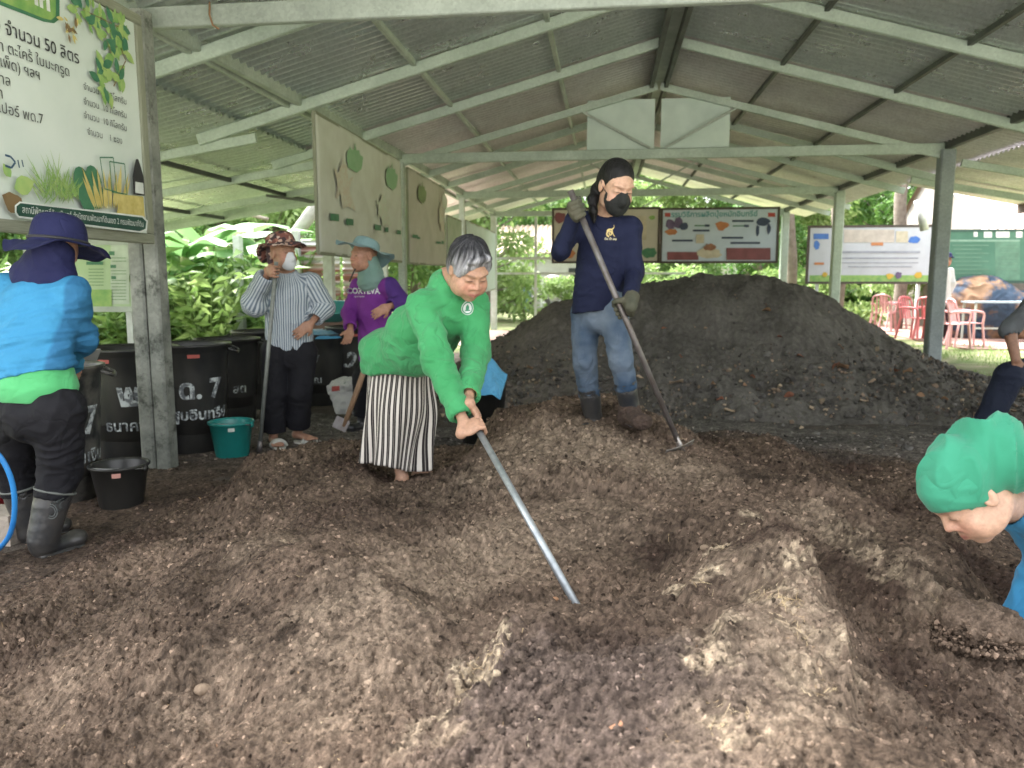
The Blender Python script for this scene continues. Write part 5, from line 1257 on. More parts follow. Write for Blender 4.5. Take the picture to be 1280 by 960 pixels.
# hair: grey and black, short
c_ = G['headc']; f_, r_, u_ = frame_of(hf, hu)
def hairprims(HPf, A, s, low=-.03, back=.0, thick=.012, part=True):
    X = [ell(HPf(0, -.016, .036), A, ((.074 + thick) * s, (.094 + thick) * s, (.088 + thick) * s), .01), ell(HPf(0, -.05, -.02), A, (.070 * s, .055 * s, .07 * s), .03)]
    X.append(ell(HPf(0, .092, -.022), A, (.068 * s, .06 * s, .064 * s), .018, 's'))
    X.append(ell(HPf(0, .03, -.115), A, (.10 * s, .09 * s, .085 * s), .01, 's'))
    for q in (-1, 1): X.append(ell(HPf(q * .085, .004, -.012), A, (.022 * s, .021 * s, .030 * s), .008, 's'))
    return X
X = hairprims(HP, HA, 1.04, thick=.016)
X.append(ell(HP(-.012, .108, .004), HA, (.060, .05, .068), .012, 's')); X.append(cap(HP(.055, .075, .055), HP(.072, .05, .0), .014, .008, .02)); X.append(cap(HP(-.03, .08, .10), HP(.05, .085, .085), .016, .012, .02))
for q in (-1, 1): X.append(cap(HP(q * .076, .028, .04), HP(q * .077, .024, -.005), .010, .006, .012))
def greycol(v):
    q = v - c_; a, b, d = q @ r_, q @ f_, q @ u_; th = np.arctan2(a, b + .02)
    ww = .8 * perlin(v[:, 0] * 14, v[:, 1] * 14, v[:, 2] * 14); w = np.clip((b - .0) * 10 - (d - .06) * 11 + .7 * perlin(th * 9 + ww * 2, d * 5, 3), 0, 1)
    st = np.clip(.0 + 1.3 * perlin(th * 20 + ww * 5, d * 4, 7), 0, 1)
    w = np.clip(w * .7 + st * (.18 + .6 * w), 0, 1)[:, None]
    return V(.010, .010, .013)[None] * (1 - w) + V(.38, .38, .40)[None] * w
M_hairg = vmat('grey_hair', rough=.5, bump=.5, bscale=240, bdist=.003, spec=.4, mott=.25, mscale=260)
surf('hair', X, .003, M_hairg, root, disp=strandy(c_, hf, hu, .005), colf=greycol)
# sarong as a draped tube with pleats
g_v, NS, NRG = [], 220, 44
w0, w1 = aty(500, 452, 3.83), aty(491, 577, 3.80)
for j in range(NRG):
    t = j / (NRG - 1); c = w0 * (1 - t) + w1 * t + V(0, .0, 0); rx = .160 + .002 * t; ry = .142 + .0 * t
    for k in range(NS):
        th = 2 * math.pi * k / NS; fold = (.016 * t + .003) * (math.sin(5 * th + 1.2 * math.sin(3 * th) + 2.5 * t) + .6 * math.sin(11 * th + 2 + 1.5 * t)) + .05 * t * max(0, math.cos(th - .05)) ** 6 - .04 * t * max(0, math.cos(th + .55)) ** 8
        kn = .03 * math.exp(-((t - .45) / .25) ** 2) * max(0, math.cos(th + .6)); rr = 1 + fold * 6
        p = c + V((rx * rr + kn) * math.cos(th), (ry * rr + kn) * math.sin(th), -.03 * t * math.cos(th) + .012 * t * math.sin(3 * th))
        g_v.append(p - np.array(root.location))
g_v = np.array(g_v); ii = np.arange(NS * NRG).reshape(NRG, NS); jj = np.roll(ii, -1, 1)
Qs = np.stack([ii[:-1], ii[1:], jj[1:], jj[:-1]], -1).reshape(-1, 4)
th = np.tile(np.arange(NS) / NS, NRG); tt = np.repeat(np.arange(NRG) / (NRG - 1), NS)
Ms, nt, b = new_mat('striped_sarong_cloth'); N = nt.nodes; L = nt.links
b.inputs['Roughness'].default_value = .85; b.inputs['Specular IOR Level'].default_value = .2
at = N.new('ShaderNodeAttribute'); at.attribute_name = 'stripe'
def mnode(op, a, b_=0.0):
    n = N.new('ShaderNodeMath'); n.operation = op
    for i, t_ in enumerate((a, b_)):
        if isinstance(t_, (int, float)): n.inputs[i].default_value = t_
        else: L.new(t_, n.inputs[i])
    return n.outputs[0]
fr = mnode('FRACT', mnode('MULTIPLY', at.outputs['Fac'], 40))
wide = mnode('GREATER_THAN', fr, .56)
fr2 = mnode('FRACT', mnode('MULTIPLY', at.outputs['Fac'], 46 / 2)); thin = mnode('LESS_THAN', mnode('ABSOLUTE', mnode('SUBTRACT', fr, .28)), .045)
s1 = mnode('MAXIMUM', wide, mnode('MULTIPLY', thin, .35))
mx = N.new('ShaderNodeMix'); mx.data_type = 'RGBA'; L.new(s1, mx.inputs[0]); mx.inputs[6].default_value = (.022, .018, .018, 1); mx.inputs[7].default_value = (.58, .54, .49, 1)
L.new(mx.outputs[2], b.inputs['Base Color'])
tc = N.new('ShaderNodeTexCoord'); nn = N.new('ShaderNodeTexNoise'); nn.inputs['Scale'].default_value = 14; L.new(tc.outputs['Object'], nn.inputs['Vector'])
bp = N.new('ShaderNodeBump'); bp.inputs['Strength'].default_value = .5; bp.inputs['Distance'].default_value = .02; L.new(nn.outputs['Fac'], bp.inputs['Height']); L.new(bp.outputs[0], b.inputs['Normal'])
o = big_mesh('sarong', g_v, Qs, Ms, root)
# stripes ride on the cloth: per-vertex coordinate without a wrap seam (seam placed at the back)
st = o.data.attributes.new('stripe', 'FLOAT', 'CORNER'); lv = np.empty(len(o.data.loops), np.int32); o.data.loops.foreach_get('vertex_index', lv)
kk_ = (lv % NS).astype(float).reshape(-1, 4); wrap = (kk_.max(1) - kk_.min(1)) > NS / 2; kk_[wrap] = np.where(kk_[wrap] < NS / 2, kk_[wrap] + NS, kk_[wrap])
row = (lv // NS).astype(float) / (NRG - 1); tv = kk_.ravel() / NS + .004 * np.sin(row * 5)
st.data.foreach_set('value', tv.astype(np.float32))
so = o.modifiers.new('s', 'SOLIDIFY'); so.thickness = .003
g = MB(); ctr = G['elL'] * .12 + G['wrL'] * .88; axl = unit(G['wrL'] - G['elL']); e1 = unit(np.cross(axl, V(0, 0, 1))); e2 = np.cross(axl, e1)
g.tube([ctr + (.034) * (math.cos(t) * e1 + math.sin(t) * e2) - np.array(root.location) for t in np.linspace(0, 6.283, 25)], .004, 6)
g.build('bangle', mat('jade_bangle', (.45, .5, .2), .3), root)
# steel pole
M_pole = galv('galvanised_pole', (.42, .45, .47), (.28, .31, .33), .38, .6, rust=((.13, .09, .07), 9, .64), scale=9)
p_ = empty('digging_pole', tuple(tip)); tag(p_, 'long galvanised steel pole held low by the grey haired woman, its end in the compost', 'pole')
g = MB(); g.tube([V(0, 0, 0) - pd * .04, pole_top - tip], .0135, 16); g.build('shaft', M_pole, p_)
g = MB(); g.tube([pole_top - tip, pole_top - tip + pd * .012], [.0145, .012], 16); g.build('end_cap', M_pole, p_)

# ------------------------------------------------ woman in navy with a hoe
Nn = dict(hipR=aty(731, 392, 4.20), hipL=aty(767, 388, 4.12), neck=aty(753, 270, 4.10), headc=aty(770, 232, 3.98), shR=aty(723, 278, 4.10), shL=aty(788, 285, 4.10), elR=aty(701, 312, 3.99), wrR=aty(714, 281, 3.88),
          elL=aty(793, 338, 4.10), wrL=aty(781, 372, 3.98), knR=aty(731, 452, 4.20), anR=aty(741, 520, 4.30), knL=aty(776, 450, 4.08), anL=aty(787, 508, 4.13))
bl = atz(852, 562, gz(.43, 4.04) + .012); hA = aty(723, 262, 3.86); hB = aty(777, 386, 3.93)
sd_ = unit(hA - bl); hB = bl + sd_ * (sd_ @ (hB - bl))
root = person('woman in navy long sleeved shirt, jeans and black face mask leaning on a hoe', (Nn['anL'][0], Nn['anL'][1], gz(*Nn['anL'][:2])))
hf, hu = V(.42, -.80, -.42), V(.22, -.35, .95)
hp, HP, HA, hcol = head_prims(Nn['headc'], hf, hu, 1.05, Nn['neck'], .046, full=.98, smile=False)
gR, wR = grip(hA, sd_, V(-.7, .1, .3), .017, 1.05, kk=.009); gL, wL = grip(hB, sd_, V(.7, .2, .35), .017, 1.05, kk=.009)
Nn['wrR'] = .3 * Nn['wrR'] + .7 * wR; Nn['wrL'] = .3 * Nn['wrL'] + .7 * wL
B = body_prims(Nn, .92) + hp + gR + gL + [cap(Nn['wrR'], wR, .023, .022, .01), cap(Nn['wrL'], wL, .023, .022, .01)]
B += [cap(Nn['anR'], Nn['anR'] - V(0, 0, .05), .03, .03), cap(Nn['anL'], Nn['anL'] - V(0, 0, .05), .03, .03)]
surf('body', B, HV * .8, M_skin, root, colf=lambda v: hcol(v, V(.47, .29, .20), browk=.28))
Mn = cloth('navy_jersey', (.008, .011, .034), (.012, .016, .044), wr=.5, wscale=8)
SH = shirt_prims(Nn, .95, w=(.150, .126), wc=(.136, .100), hem=aty(748, 388, 4.16), hemn=V(.10, 0, -1), slr=(.056, .046, .038), neck_r=.056)
shirt = surf('shirt', SH, .006, Mn, root, disp=folds(.006, (8, 8, 13), 11))
Mj = cloth('worn_jeans', (.03, .06, .11), (.17, .21, .26), rough=.9, weave=.5, wr=.6, wscale=7)
X = trouser_prims(Nn, .92, (.086, .068, .064), end=.62, hipw=(.128, .098))
surf('jeans', X, .006, Mj, root, disp=folds(.006, (12, 12, 16), 21))
o = surf('rubber_boot', boot(Nn['anR'] - V(0, 0, .0), Nn['anR'] + V(-.02, -.1, 0), Nn['knR'] * .55 + Nn['anR'] * .45, .058), HV, M_boot, root)
o = surf('rubber_boot', boot(Nn['anL'], Nn['anL'] + V(.045, -.12, 0), Nn['knL'] * .55 + Nn['anL'] * .45, .058), HV, M_boot, root)
# mud caked on the front foot
an = Nn['anL']; dd = unit(V(.045, -.12, 0)); h_ = an - V(0, 0, .055)
surf('mud', [ecap(h_ - dd * .0, h_ + dd * .17, np.cross(dd, V(0, 0, 1)), (.048, .040), (.056, .040), .02), cap(an - V(0, 0, .02), an - V(0, 0, .06), .060, .056, .03)], HV, M_soilflat if False else mat('wet_mud', (.085, .055, .04), .9, c2=(.05, .032, .025), scale=30, bump=.8, bscale=120), root, disp=folds(.006, (40, 40, 40), 2))
# gloves
Mgl = cloth('olive_work_glove', (.045, .055, .04), (.11, .10, .07), rough=.9, weave=.4)
for GG, WW, W0 in ((gR, wR, Nn['elR']), (gL, wL, Nn['elL'])):
    GX_ = []
    for p in GG: GX_.append(dict(p, fn=(lambda fn: (lambda x, y, z: fn(x, y, z) - .0035))(p['fn']), lo=p['lo'] - .004, hi=p['hi'] + .004))
    e_ = WW + unit(W0 - WW) * .09; GX_.append(cap(WW, e_ + unit(W0 - WW) * .02, .031, .040, .012, cut=(e_, W0 - WW)))
    surf('glove', GX_, HV * .9, Mgl, root, disp=folds(.0015, (40, 40, 40), 5))
# mask
def mask_prims(HPf, A, s, w=.055):
    X = [ell(HPf(0, .034, -.055), A, (.065 * s, .064 * s, .060 * s), .01), ell(HPf(0, .06, -.095), A, (.034 * s, .036 * s, .030 * s), .03), cap(HPf(0, .094, -.010), HPf(0, .106, -.045), .0165 * s, .019 * s, .02)]
    for x_ in X: x_['fn'] = cutfn(cutfn(x_['fn'], HPf(0, .08, -.006), A[2] * 1.0 - A[1] * .12), HPf(0, .022, 0), -A[1] - A[2] * .35)
    return X
surf('face_mask', mask_prims(HP, HA, 1.17), .004, mat('black_mask_cloth', (.012, .014, .013), .85, bump=.2, bscale=60), root, disp=folds(.0015, (20, 20, 60), 4))
for q in (-1, 1):
    g = MB(); lo_ = np.array(root.location)
    g.tube(tube_path([HP(q * .056, .05, -.03) - lo_, HP(q * .074, .02, -.012) - lo_, HP(q * .084, -.01, .022) - lo_], 6), .0016, 6); g.build('ear_loop', M_ink, root)
f_, r_, u_ = frame_of(hf, hu)
X = [ell(HP(0, -.016, .034), HA, (.080 * 1.05, .100 * 1.05, .092 * 1.05), .01), ell(HP(0, -.05, -.01), HA, (.078, .06, .075), .03),
     ell(HP(-.004, .112, -.012), HA, (.066, .064, .102), .008, 's'), ell(HP(0, .03, -.13), HA, (.12, .10, .10), .01, 's')]
for q in (-1, 1): X.append(ell(HP(q * .085, .004, -.012), HA, (.022, .018, .028), .008, 's'))
tail = [HP(.02, -.10, .0), HP(.055, -.085, -.05), HP(.080, -.045, -.09), HP(.085, -.005, -.135), HP(.080, .02, -.18)]
for i in range(4): X.append(cap(tail[i], tail[i + 1], [.018, .024, .025, .020][i], [.024, .025, .020, .008][i], .02))
surf('hair', X, .0045, M_hairk, root, disp=strandy(Nn['headc'], hf, hu, .0009, 60))
# gold curl and writing on the chest
cc = aty(768, 285, 3.9); M_gold = mat('gold_print', (.75, .58, .22), .5); M_goldt = mat('gold_print_small', (.75, .68, .45), .6)
ux, vx, dn = V(1, .1, .0), V(0, -.05, 1), V(-.15, 1, -.1)
def stroke(pts, w):
    out = []; pts = [V(a, b, 0)[:2] for a, b in pts]; path = [p[:2] for p in tube_path([(a, b, 0) for a, b in pts], 7)]
    for i in range(len(path) - 1):
        t = i / (len(path) - 1); q = unit(path[i + 1] - path[i]); n_ = V(-q[1], q[0]); wa = w(t) / 2; wb = w((i + 1) / (len(path) - 1)) / 2
        out.append([cc + ux * x[0] + vx * x[1] for x in (path[i] - n_ * wa, path[i] + n_ * wa, path[i + 1] + n_ * wb, path[i + 1] - n_ * wb)])
    return out
k_ = .00041
st1 = stroke([(x * k_, y * k_) for x, y in [(-12, -8), (-22, -22), (-12, -38), (4, -36), (10, -18), (0, 2), (-24, 8), (-44, -8), (-50, -30), (-38, -52), (-20, -58)]], lambda t: .0055 + .003 * t)
st2 = stroke([(x * k_, y * k_) for x, y in [(-44, 0), (-25, 28), (8, 30), (30, 42), (42, 62), (40, 92)]], lambda t: .009 * (1 - t) + .0015)
st3 = stroke([(x * k_, y * k_) for x, y in [(14, 30), (18, 0), (30, -30), (52, -58)]], lambda t: .007 * (1 - .6 * t))
surf_mark(root, st1 + st2 + st3, shirt, M_gold, 'chest_emblem', dn, .003)
text_on(root, shirt, 'ดิน น้ำ ลม', .016, cc + vx * -.036 + ux * .0, ux, vx, dn, M_goldt, .0004)
# hoe
M_hoe = mat('worn_steel_tube', (.20, .19, .19), .45, metal=.5, c2=(.12, .10, .09), scale=14)
p_ = empty('hoe', tuple(bl)); tag(p_, 'long handled hoe with a thin curved blade held by the woman in navy', 'hoe')
g = MB(); g.tube([sd_ * .05, sd_ * (np.linalg.norm(hA - bl) + .10)], [.014, .0165], 16); g.build('handle', M_hoe, p_)
g = MB(); g.tube([sd_ * -.01 + V(-.004, 0, 0), sd_ * .03, sd_ * .075], [.026, .020, .0165], 14, flat=.6); g.build('socket', mat('bright_worn_steel', (.42, .40, .38), .4, metal=.7, c2=(.25, .2, .17), scale=20), p_)
g = MB(); n_ = 12; vs = []
e1 = unit(V(1, .55, .30)); e2 = unit(np.cross(e1, V(0, 0.75, .66)))
for i in range(n_ + 1):
    t = i / n_ * 2 - 1
    for s2 in (0, 1):
        for th_ in (0, 1): vs.append(e1 * (t * .085 - .02) + e2 * (.012 + (s2 * .075) * (1 - .35 * t * t)) * .8 + V(0, 0, .004 * th_ - .018 * (1 - t * t) * s2) + V(0, -.0, 0))
fs = []
for i in range(n_):
    a = 4 * i; b_ = a + 4; fs += [(a, b_, b_ + 2, a + 2), (a + 1, a + 3, b_ + 3, b_ + 1), (a, a + 1, b_ + 1, b_), (a + 2, b_ + 2, b_ + 3, a + 3)]
fs += [(0, 2, 3, 1), (4 * n_, 4 * n_ + 1, 4 * n_ + 3, 4 * n_ + 2)]
g.add(vs, fs); g.build('blade', mat('blade_steel', (.5, .5, .48), .35, metal=.7, c2=(.28, .22, .18), scale=25), p_)

# ------------------------------------------------ woman in striped shirt
S_ = dict(hipR=aty(343, 440, 5.25), hipL=aty(380, 440, 5.30), neck=aty(359, 341, 5.25), headc=aty(353, 316, 5.20), shR=aty(331, 352, 5.22), shL=aty(389, 355, 5.30), elR=aty(316, 378, 5.12), wrR=aty(338, 352, 5.02),
          elL=aty(402, 386, 5.38), wrL=aty(390, 378, 5.2), knR=aty(343, 493, 5.22), anR=aty(342, 542, 5.25), knL=aty(375, 490, 5.28), anL=aty(373, 536, 5.35))
S_['wrL'] = aty(389, 404, 5.20); S_['elL'] = aty(405, 384, 5.36)
ptop = aty(345, 331, 4.98); pbot = atz(324, 566, .0); ax_ = unit(ptop - pbot)
root = person('woman in grey striped shirt and patterned hat standing with a pole, hand on hip', (S_['anR'][0], S_['anR'][1], 0))
hf, hu = V(.80, -.50, .05), V(-.08, 0, 1)
hp, HP, HA, hcol = head_prims(S_['headc'], hf, hu, 1.0, S_['neck'], .05, smile=False)
gR, wR = grip(ptop - ax_ * .045, ax_, V(-.5, -.6, 0), .013); S_['wrR'] = .3 * S_['wrR'] + .7 * wR
B = body_prims(S_, .95) + hp + gR + [cap(S_['wrR'], wR, .022, .022, .01)] + hand_open(S_['wrL'], V(-.6, -.3, -.5), V(0, 1, .2), .4)
B += foot_prims(S_['anR'], S_['anR'] + V(.1, -.15, 0)) + foot_prims(S_['anL'], S_['anL'] + V(.16, -.1, 0))
surf('body', B, HV, M_skin, root, colf=lambda v: hcol(v, V(.33, .18, .12)))
def stripe_cloth(name, ca, cb, per, rough=.85):
    m, nt, b = new_mat(name); N = nt.nodes; L = nt.links; b.inputs['Roughness'].default_value = rough; b.inputs['Specular IOR Level'].default_value = .2
    at = N.new('ShaderNodeAttribute'); at.attribute_name = 'stripe'; tc = N.new('ShaderNodeTexCoord')
    def mn(op, a, b_=0.0):
        n = N.new('ShaderNodeMath'); n.operation = op
        for i, t_ in enumerate((a, b_)):
            if isinstance(t_, (int, float)): n.inputs[i].default_value = t_
            else: L.new(t_, n.inputs[i])
        return n.outputs[0]
    s1 = mn('SINE', mn('MULTIPLY', at.outputs['Fac'], 6.2832 * per)); s2 = mn('SINE', mn('MULTIPLY', at.outputs['Fac'], 6.2832 * per * .34))
    mr = N.new('ShaderNodeMapRange'); mr.inputs[1].default_value = -.3; mr.inputs[2].default_value = .3; L.new(s1, mr.inputs[0])
    mx0 = N.new('ShaderNodeMix'); mx0.data_type = 'RGBA'; L.new(mr.outputs[0], mx0.inputs[0]); mx0.inputs[6].default_value = (*ca, 1); mx0.inputs[7].default_value = (*cb, 1)
    mr2 = N.new('ShaderNodeMapRange'); mr2.inputs[1].default_value = .8; mr2.inputs[2].default_value = .95; mr2.inputs[4].default_value = .7; L.new(s2, mr2.inputs[0])
    mx = N.new('ShaderNodeMix'); mx.data_type = 'RGBA'; L.new(mr2.outputs[0], mx.inputs[0]); L.new(mx0.outputs[2], mx.inputs[6]); mx.inputs[7].default_value = (.10, .13, .17, 1); L.new(mx.outputs[2], b.inputs['Base Color'])
    n = N.new('ShaderNodeTexNoise'); n.inputs['Scale'].default_value = 12; L.new(tc.outputs['Object'], n.inputs['Vector']); bp = N.new('ShaderNodeBump'); bp.inputs['Strength'].default_value = .5; bp.inputs['Distance'].default_value = .02; L.new(n.outputs['Fac'], bp.inputs['Height']); L.new(bp.outputs[0], b.inputs['Normal'])
    return m
Mst = stripe_cloth('grey_striped_cotton', (.16, .20, .25), (.46, .50, .53), 48)
SH = shirt_prims(S_, 1.0, w=(.165, .135), wc=(.165, .12), hem=aty(362, 437, 5.3), hemn=V(0, 0, -1), slr=(.075, .07, .055), neck_r=.058, cuffs=(.75, .95))
SH.append(cap(S_['shL'] - V(.01, 0, 0), S_['elL'], .075, .078, .03)); SH.append(cap(S_['shR'], S_['elR'] + V(.02, 0, -.02), .078, .082, .03))
o = surf('shirt', SH, .007, Mst, root, disp=folds(.007, (9, 9, 8), 31))
me = o.data; vv = np.empty(len(me.vertices) * 3, np.float32); me.vertices.foreach_get('co', vv); vv = vv.reshape(-1, 3) + np.array(root.location)
def segang(v, a, b, ref):
    d = unit(b - a); t = np.clip((v - a) @ d / np.linalg.norm(b - a), 0, 1); q = v - a - np.outer(t * np.linalg.norm(b - a), d); e1 = unit(ref - d * (ref @ d)); e2 = np.cross(d, e1)
    return np.linalg.norm(q, axis=1), np.arctan2(q @ e2, q @ e1)
tc_ = (S_['hipR'] + S_['hipL']) / 2; tb_ = (S_['shR'] + S_['shL']) / 2
dist, ang_ = segang(vv, tc_, tb_, V(0, -1, 0)); sc_ = ang_ * .15; best = dist - .13
for q in 'RL':
    for a_, b_ in (('sh', 'el'), ('el', 'wr')):
        d2, g2 = segang(vv, S_[a_ + q], S_[b_ + q], V(0, -1, 0)); m_ = d2 - .055 < best; best = np.where(m_, d2 - .055, best); sc_ = np.where(m_, g2 * .065 + (.031 if q == 'R' else .017), sc_)
at_ = me.attributes.new('stripe', 'FLOAT', 'POINT'); at_.data.foreach_set('value', sc_.astype(np.float32))
Mtr = cloth('black_trouser_cloth', (.007, .007, .009), (.013, .013, .017), wr=.6, wscale=6)
surf('trousers', trouser_prims(S_, .98, (.098, .085, .085), end=.93), .007, Mtr, root, disp=folds(.006, (10, 10, 9), 41))
# floral hat with wide brim and side flap
def hatmesh(name, c, f, u, m, parent, crown, brim, wob=.15, tilt=0, seed=0, drop=.0, top=.075, fl=1.0):
    f, r, u = frame_of(f, u); g = MB(); c = V(*c); prof = [(.001, top), (crown * .55, top * .97), (crown * .86, top * .78), (crown * .98, top * .3), (crown, 0), (crown * 1.12, -.012), (crown * 1.3 + (brim - crown) * .3, -.018 - drop * .3), (crown + (brim - crown) * .7, -.028 - drop * .7), (brim, -.030 - drop)]
    vs = []; seg = 48
    for (rad, z) in prof:
        for k in range(seg):
            w = 6.28318 * k / seg; q = max(0, (rad - crown) / (brim - crown))
            zz = z + wob * q * .3 * (math.sin(2 * w + seed) * .6 + math.sin(3 * w + seed * 2) * .35 + .2 * math.sin(7 * w + seed)); rr = rad * (1 + .02 * math.sin(4 * w + seed + z * 20))
            vs.append(c + r * rr * math.cos(w) + f * rr * 1.12 * math.sin(w) + u * zz - np.array(parent.location))
    n = len(prof); g.add(vs, [(i * seg + k, (i + 1) * seg + k, (i + 1) * seg + (k + 1) % seg, i * seg + (k + 1) % seg) for i in range(n - 1) for k in range(seg)], 0, True)
    o = g.build(name, m, parent); s2 = o.modifiers.new('s', 'SOLIDIFY'); s2.thickness = .004; s2.offset = 1; s3 = o.modifiers.new('d', 'SUBSURF'); s3.levels = 1; s3.render_levels = 2
    return o
m, nt, b = new_mat('brown_floral_cotton'); N = nt.nodes; L = nt.links; tc = N.new('ShaderNodeTexCoord'); vo = N.new('ShaderNodeTexVoronoi'); vo.inputs['Scale'].default_value = 38; L.new(tc.outputs['Object'], vo.inputs['Vector'])
sx = N.new('ShaderNodeSeparateColor'); L.new(vo.outputs['Color'], sx.inputs[0]); cr = N.new('ShaderNodeValToRGB'); cr.color_ramp.interpolation = 'CONSTANT'; e = cr.color_ramp.elements
e[0].position = 0; e[0].color = (.05, .03, .035, 1); e[1].position = .35; e[1].color = (.28, .12, .09, 1)
for p, c in ((.55, (.45, .30, .24, 1)), (.72, (.16, .06, .05, 1)), (.88, (.5, .38, .33, 1))): q = e.new(p); q.color = c
L.new(sx.outputs[0], cr.inputs[0]); L.new(cr.outputs[0], b.inputs['Base Color']); b.inputs['Roughness'].default_value = .9
Mfl = m
hatmesh('hat', HP(0, -.01, .058), V(.8, -.5, .22), V(-.22, .1, 1), Mfl, root, .098, .17, seed=1.3, drop=.01, top=.085)
surf('hat_flap', [ecap(HP(0, -.06, .03), HP(-.0, -.075, -.06), HA[0], (.082, .05), (.075, .04), .02), ell(HP(0, .0, -.01), HA, (.066, .09, .075), .01, 's')], .006, Mfl, root, disp=folds(.004, (20, 20, 12), 3))
surf('face_mask', mask_prims(HP, HA, 1.08), .005, mat('white_mask_cloth', (.62, .65, .68), .85), root)
Msl = mat('pale_sandal', (.55, .55, .5), .7)
for q in 'RL':
    an = S_['an' + q]; d = unit(V(.12, -.14, 0) if q == 'R' else V(.16, -.08, 0)); sdv = np.cross(d, V(0, 0, 1)); lo_ = np.array(root.location); hc = V(an[0], an[1], 0.012)
    r2 = MB(); pts = [hc + d * (.075 + .125 * math.cos(t)) + sdv * .048 * math.sin(t) * (1 + .15 * math.cos(t)) - lo_ for t in np.linspace(0, 6.283, 24, endpoint=False)]
    r2.add([p for p in pts] + [p + V(0, 0, .014) for p in pts], [tuple(range(24))[::-1], tuple(range(24, 48))] + [(i, (i + 1) % 24, 24 + (i + 1) % 24, 24 + i) for i in range(24)]); sandal = r2.build('sandal', Msl, root)
    for w_ in (.10, .135):
        r3 = MB(); r3.tube([hc + d * w_ + sdv * .052 * math.cos(t) + V(0, 0, .012 + .045 * math.sin(t)) - lo_ for t in np.linspace(0, math.pi, 12)], .007, 8, flat=1.8); r3.build('strap', Msl, sandal)
p_ = empty('hoe_pole', tuple(pbot)); tag(p_, 'straight grey pole held upright by the woman in the floral hat', 'pole')
g = MB(); g.tube([V(0, 0, 0), ptop - pbot + ax_ * .02], .0135, 14); g.build('shaft', galv('grey_tube', (.26, .28, .26), (.16, .17, .16), .5, .4), p_)
g = MB(); g.tube([V(0, 0, 0) + ax_ * .0, ax_ * .09], [.020, .017], 14); g.build('ferrule', M_hoe, p_)

# ------------------------------------------------ woman in purple
P_ = dict(hipR=aty(456, 462, 5.95), hipL=aty(482, 462, 5.85), neck=aty(464, 346, 5.85), headc=aty(455, 320, 5.80), shR=aty(449, 358, 5.98), shL=aty(487, 358, 5.80), elR=aty(437, 390, 5.9), wrR=aty(438, 412, 5.72),
          elL=aty(503, 378, 5.75), wrL=aty(486, 383, 5.62), knR=aty(455, 505, 5.9), anR=aty(455, 535, 5.95), knL=aty(480, 503, 5.8), anL=aty(480, 538, 5.85))
for q in 'RL': P_['an' + q][2] = .09; P_['kn' + q][2] = .42
root = person('woman in purple shirt and grey blue sun hat looking aside, hand on hip', (P_['anR'][0], P_['anR'][1], 0))
hf, hu = V(-.62, -.72, .05), V(0, 0, 1)
hp, HP, HA, hcol = head_prims(P_['headc'], hf, hu, 1.02, P_['neck'], .05, smile=False)
B = body_prims(P_, .95) + hp + hand_open(P_['wrR'], V(-.05, -.4, -.6), V(0, -1, .3), .5) + hand_open(P_['wrL'], V(-.7, -.3, -.4), V(.1, 1, .1), .6)
surf('body', B, .006, M_skin, root, colf=lambda v: hcol(v, V(.38, .20, .135)))
Mpu = cloth('purple_jersey', (.17, .035, .25), (.22, .05, .32)); SH = shirt_prims(P_, 1.0, hem=aty(470, 452, 5.85), hemn=V(0, 0, -1), slr=(.068, .06, .046), cuffs=(.9, .9))
Mpv = vmat('purple_two_tone_jersey', rough=.85, bump=.4, bscale=14, bdist=.02, spec=.2)
slv = P_['shL']
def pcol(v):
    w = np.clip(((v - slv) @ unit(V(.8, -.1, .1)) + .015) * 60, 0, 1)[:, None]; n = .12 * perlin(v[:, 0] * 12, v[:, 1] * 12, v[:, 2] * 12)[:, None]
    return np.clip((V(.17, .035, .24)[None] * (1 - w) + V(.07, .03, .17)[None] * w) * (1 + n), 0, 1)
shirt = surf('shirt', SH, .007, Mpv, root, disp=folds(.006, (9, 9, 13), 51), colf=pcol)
text_on(root, shirt, 'CORTEVA', .062, aty(454, 364, 5.6), V(1, -.15, .0), V(0, 0, 1), aty(454, 364, 5.6) - CAM, M_wh, .002, .004)
text_on(root, shirt, 'agriscience', .02, aty(449, 370.5, 5.6), V(1, -.15, .0), V(0, 0, 1), aty(449, 370.5, 5.6) - CAM, M_wh, .0, .004)
surf('trousers', trouser_prims(P_, .98, (.098, .085, .08), end=.9), .008, Mtr, root, disp=folds(.006, (10, 10, 9), 42))
for q in 'RL': surf('rubber_boot', boot(P_['an' + q], P_['an' + q] + V(-.07, -.1, 0), P_['kn' + q] * .5 + P_['an' + q] * .5, .06), .007, M_boot, root)
Mht = cloth('grey_blue_hat_cotton', (.16, .27, .29), (.22, .33, .35), wr=.3)
hatmesh('hat', HP(0, -.015, .058), V(-.62, -.72, .35), V(.2, .2, 1), Mht, root, .097, .215, seed=.4, drop=.0, wob=.2, top=.08)
surf('neck_cloth', [ecap(P_['neck'] + V(.0, 0, -.04), HP(0, -.04, -.05), HA[0], (.10, .09), (.080, .078), .02), ecap(P_['neck'] - V(0, 0, .03), P_['neck'] + V(0, 0, .02), HA[0], (.115, .10), (.10, .09), .03),
                    ell(HP(0, .055, .0), HA, (.058, .08, .095), .012, 's')], .006, cloth('grey_green_scarf', (.14, .24, .21), (.19, .29, .26)), root, disp=folds(.006, (12, 12, 20), 8))
lo_ = np.array(root.location)
g = MB(); g.tube([HP(-.02, .085, -.10) - lo_, HP(-.01, .10, -.14) - lo_, HP(0, .12, -.20) - lo_], .006, 6); g.build('hat_cord', M_ink, root)
wa, wb = aty(466, 430, 5.55), aty(430, 533, 5.45); wb[2] = max(wb[2], .02)
p_ = empty('garden_hoe', tuple(wb)); tag(p_, 'worn brown wooden handle leaning up behind the striped sarong', 'hoe')
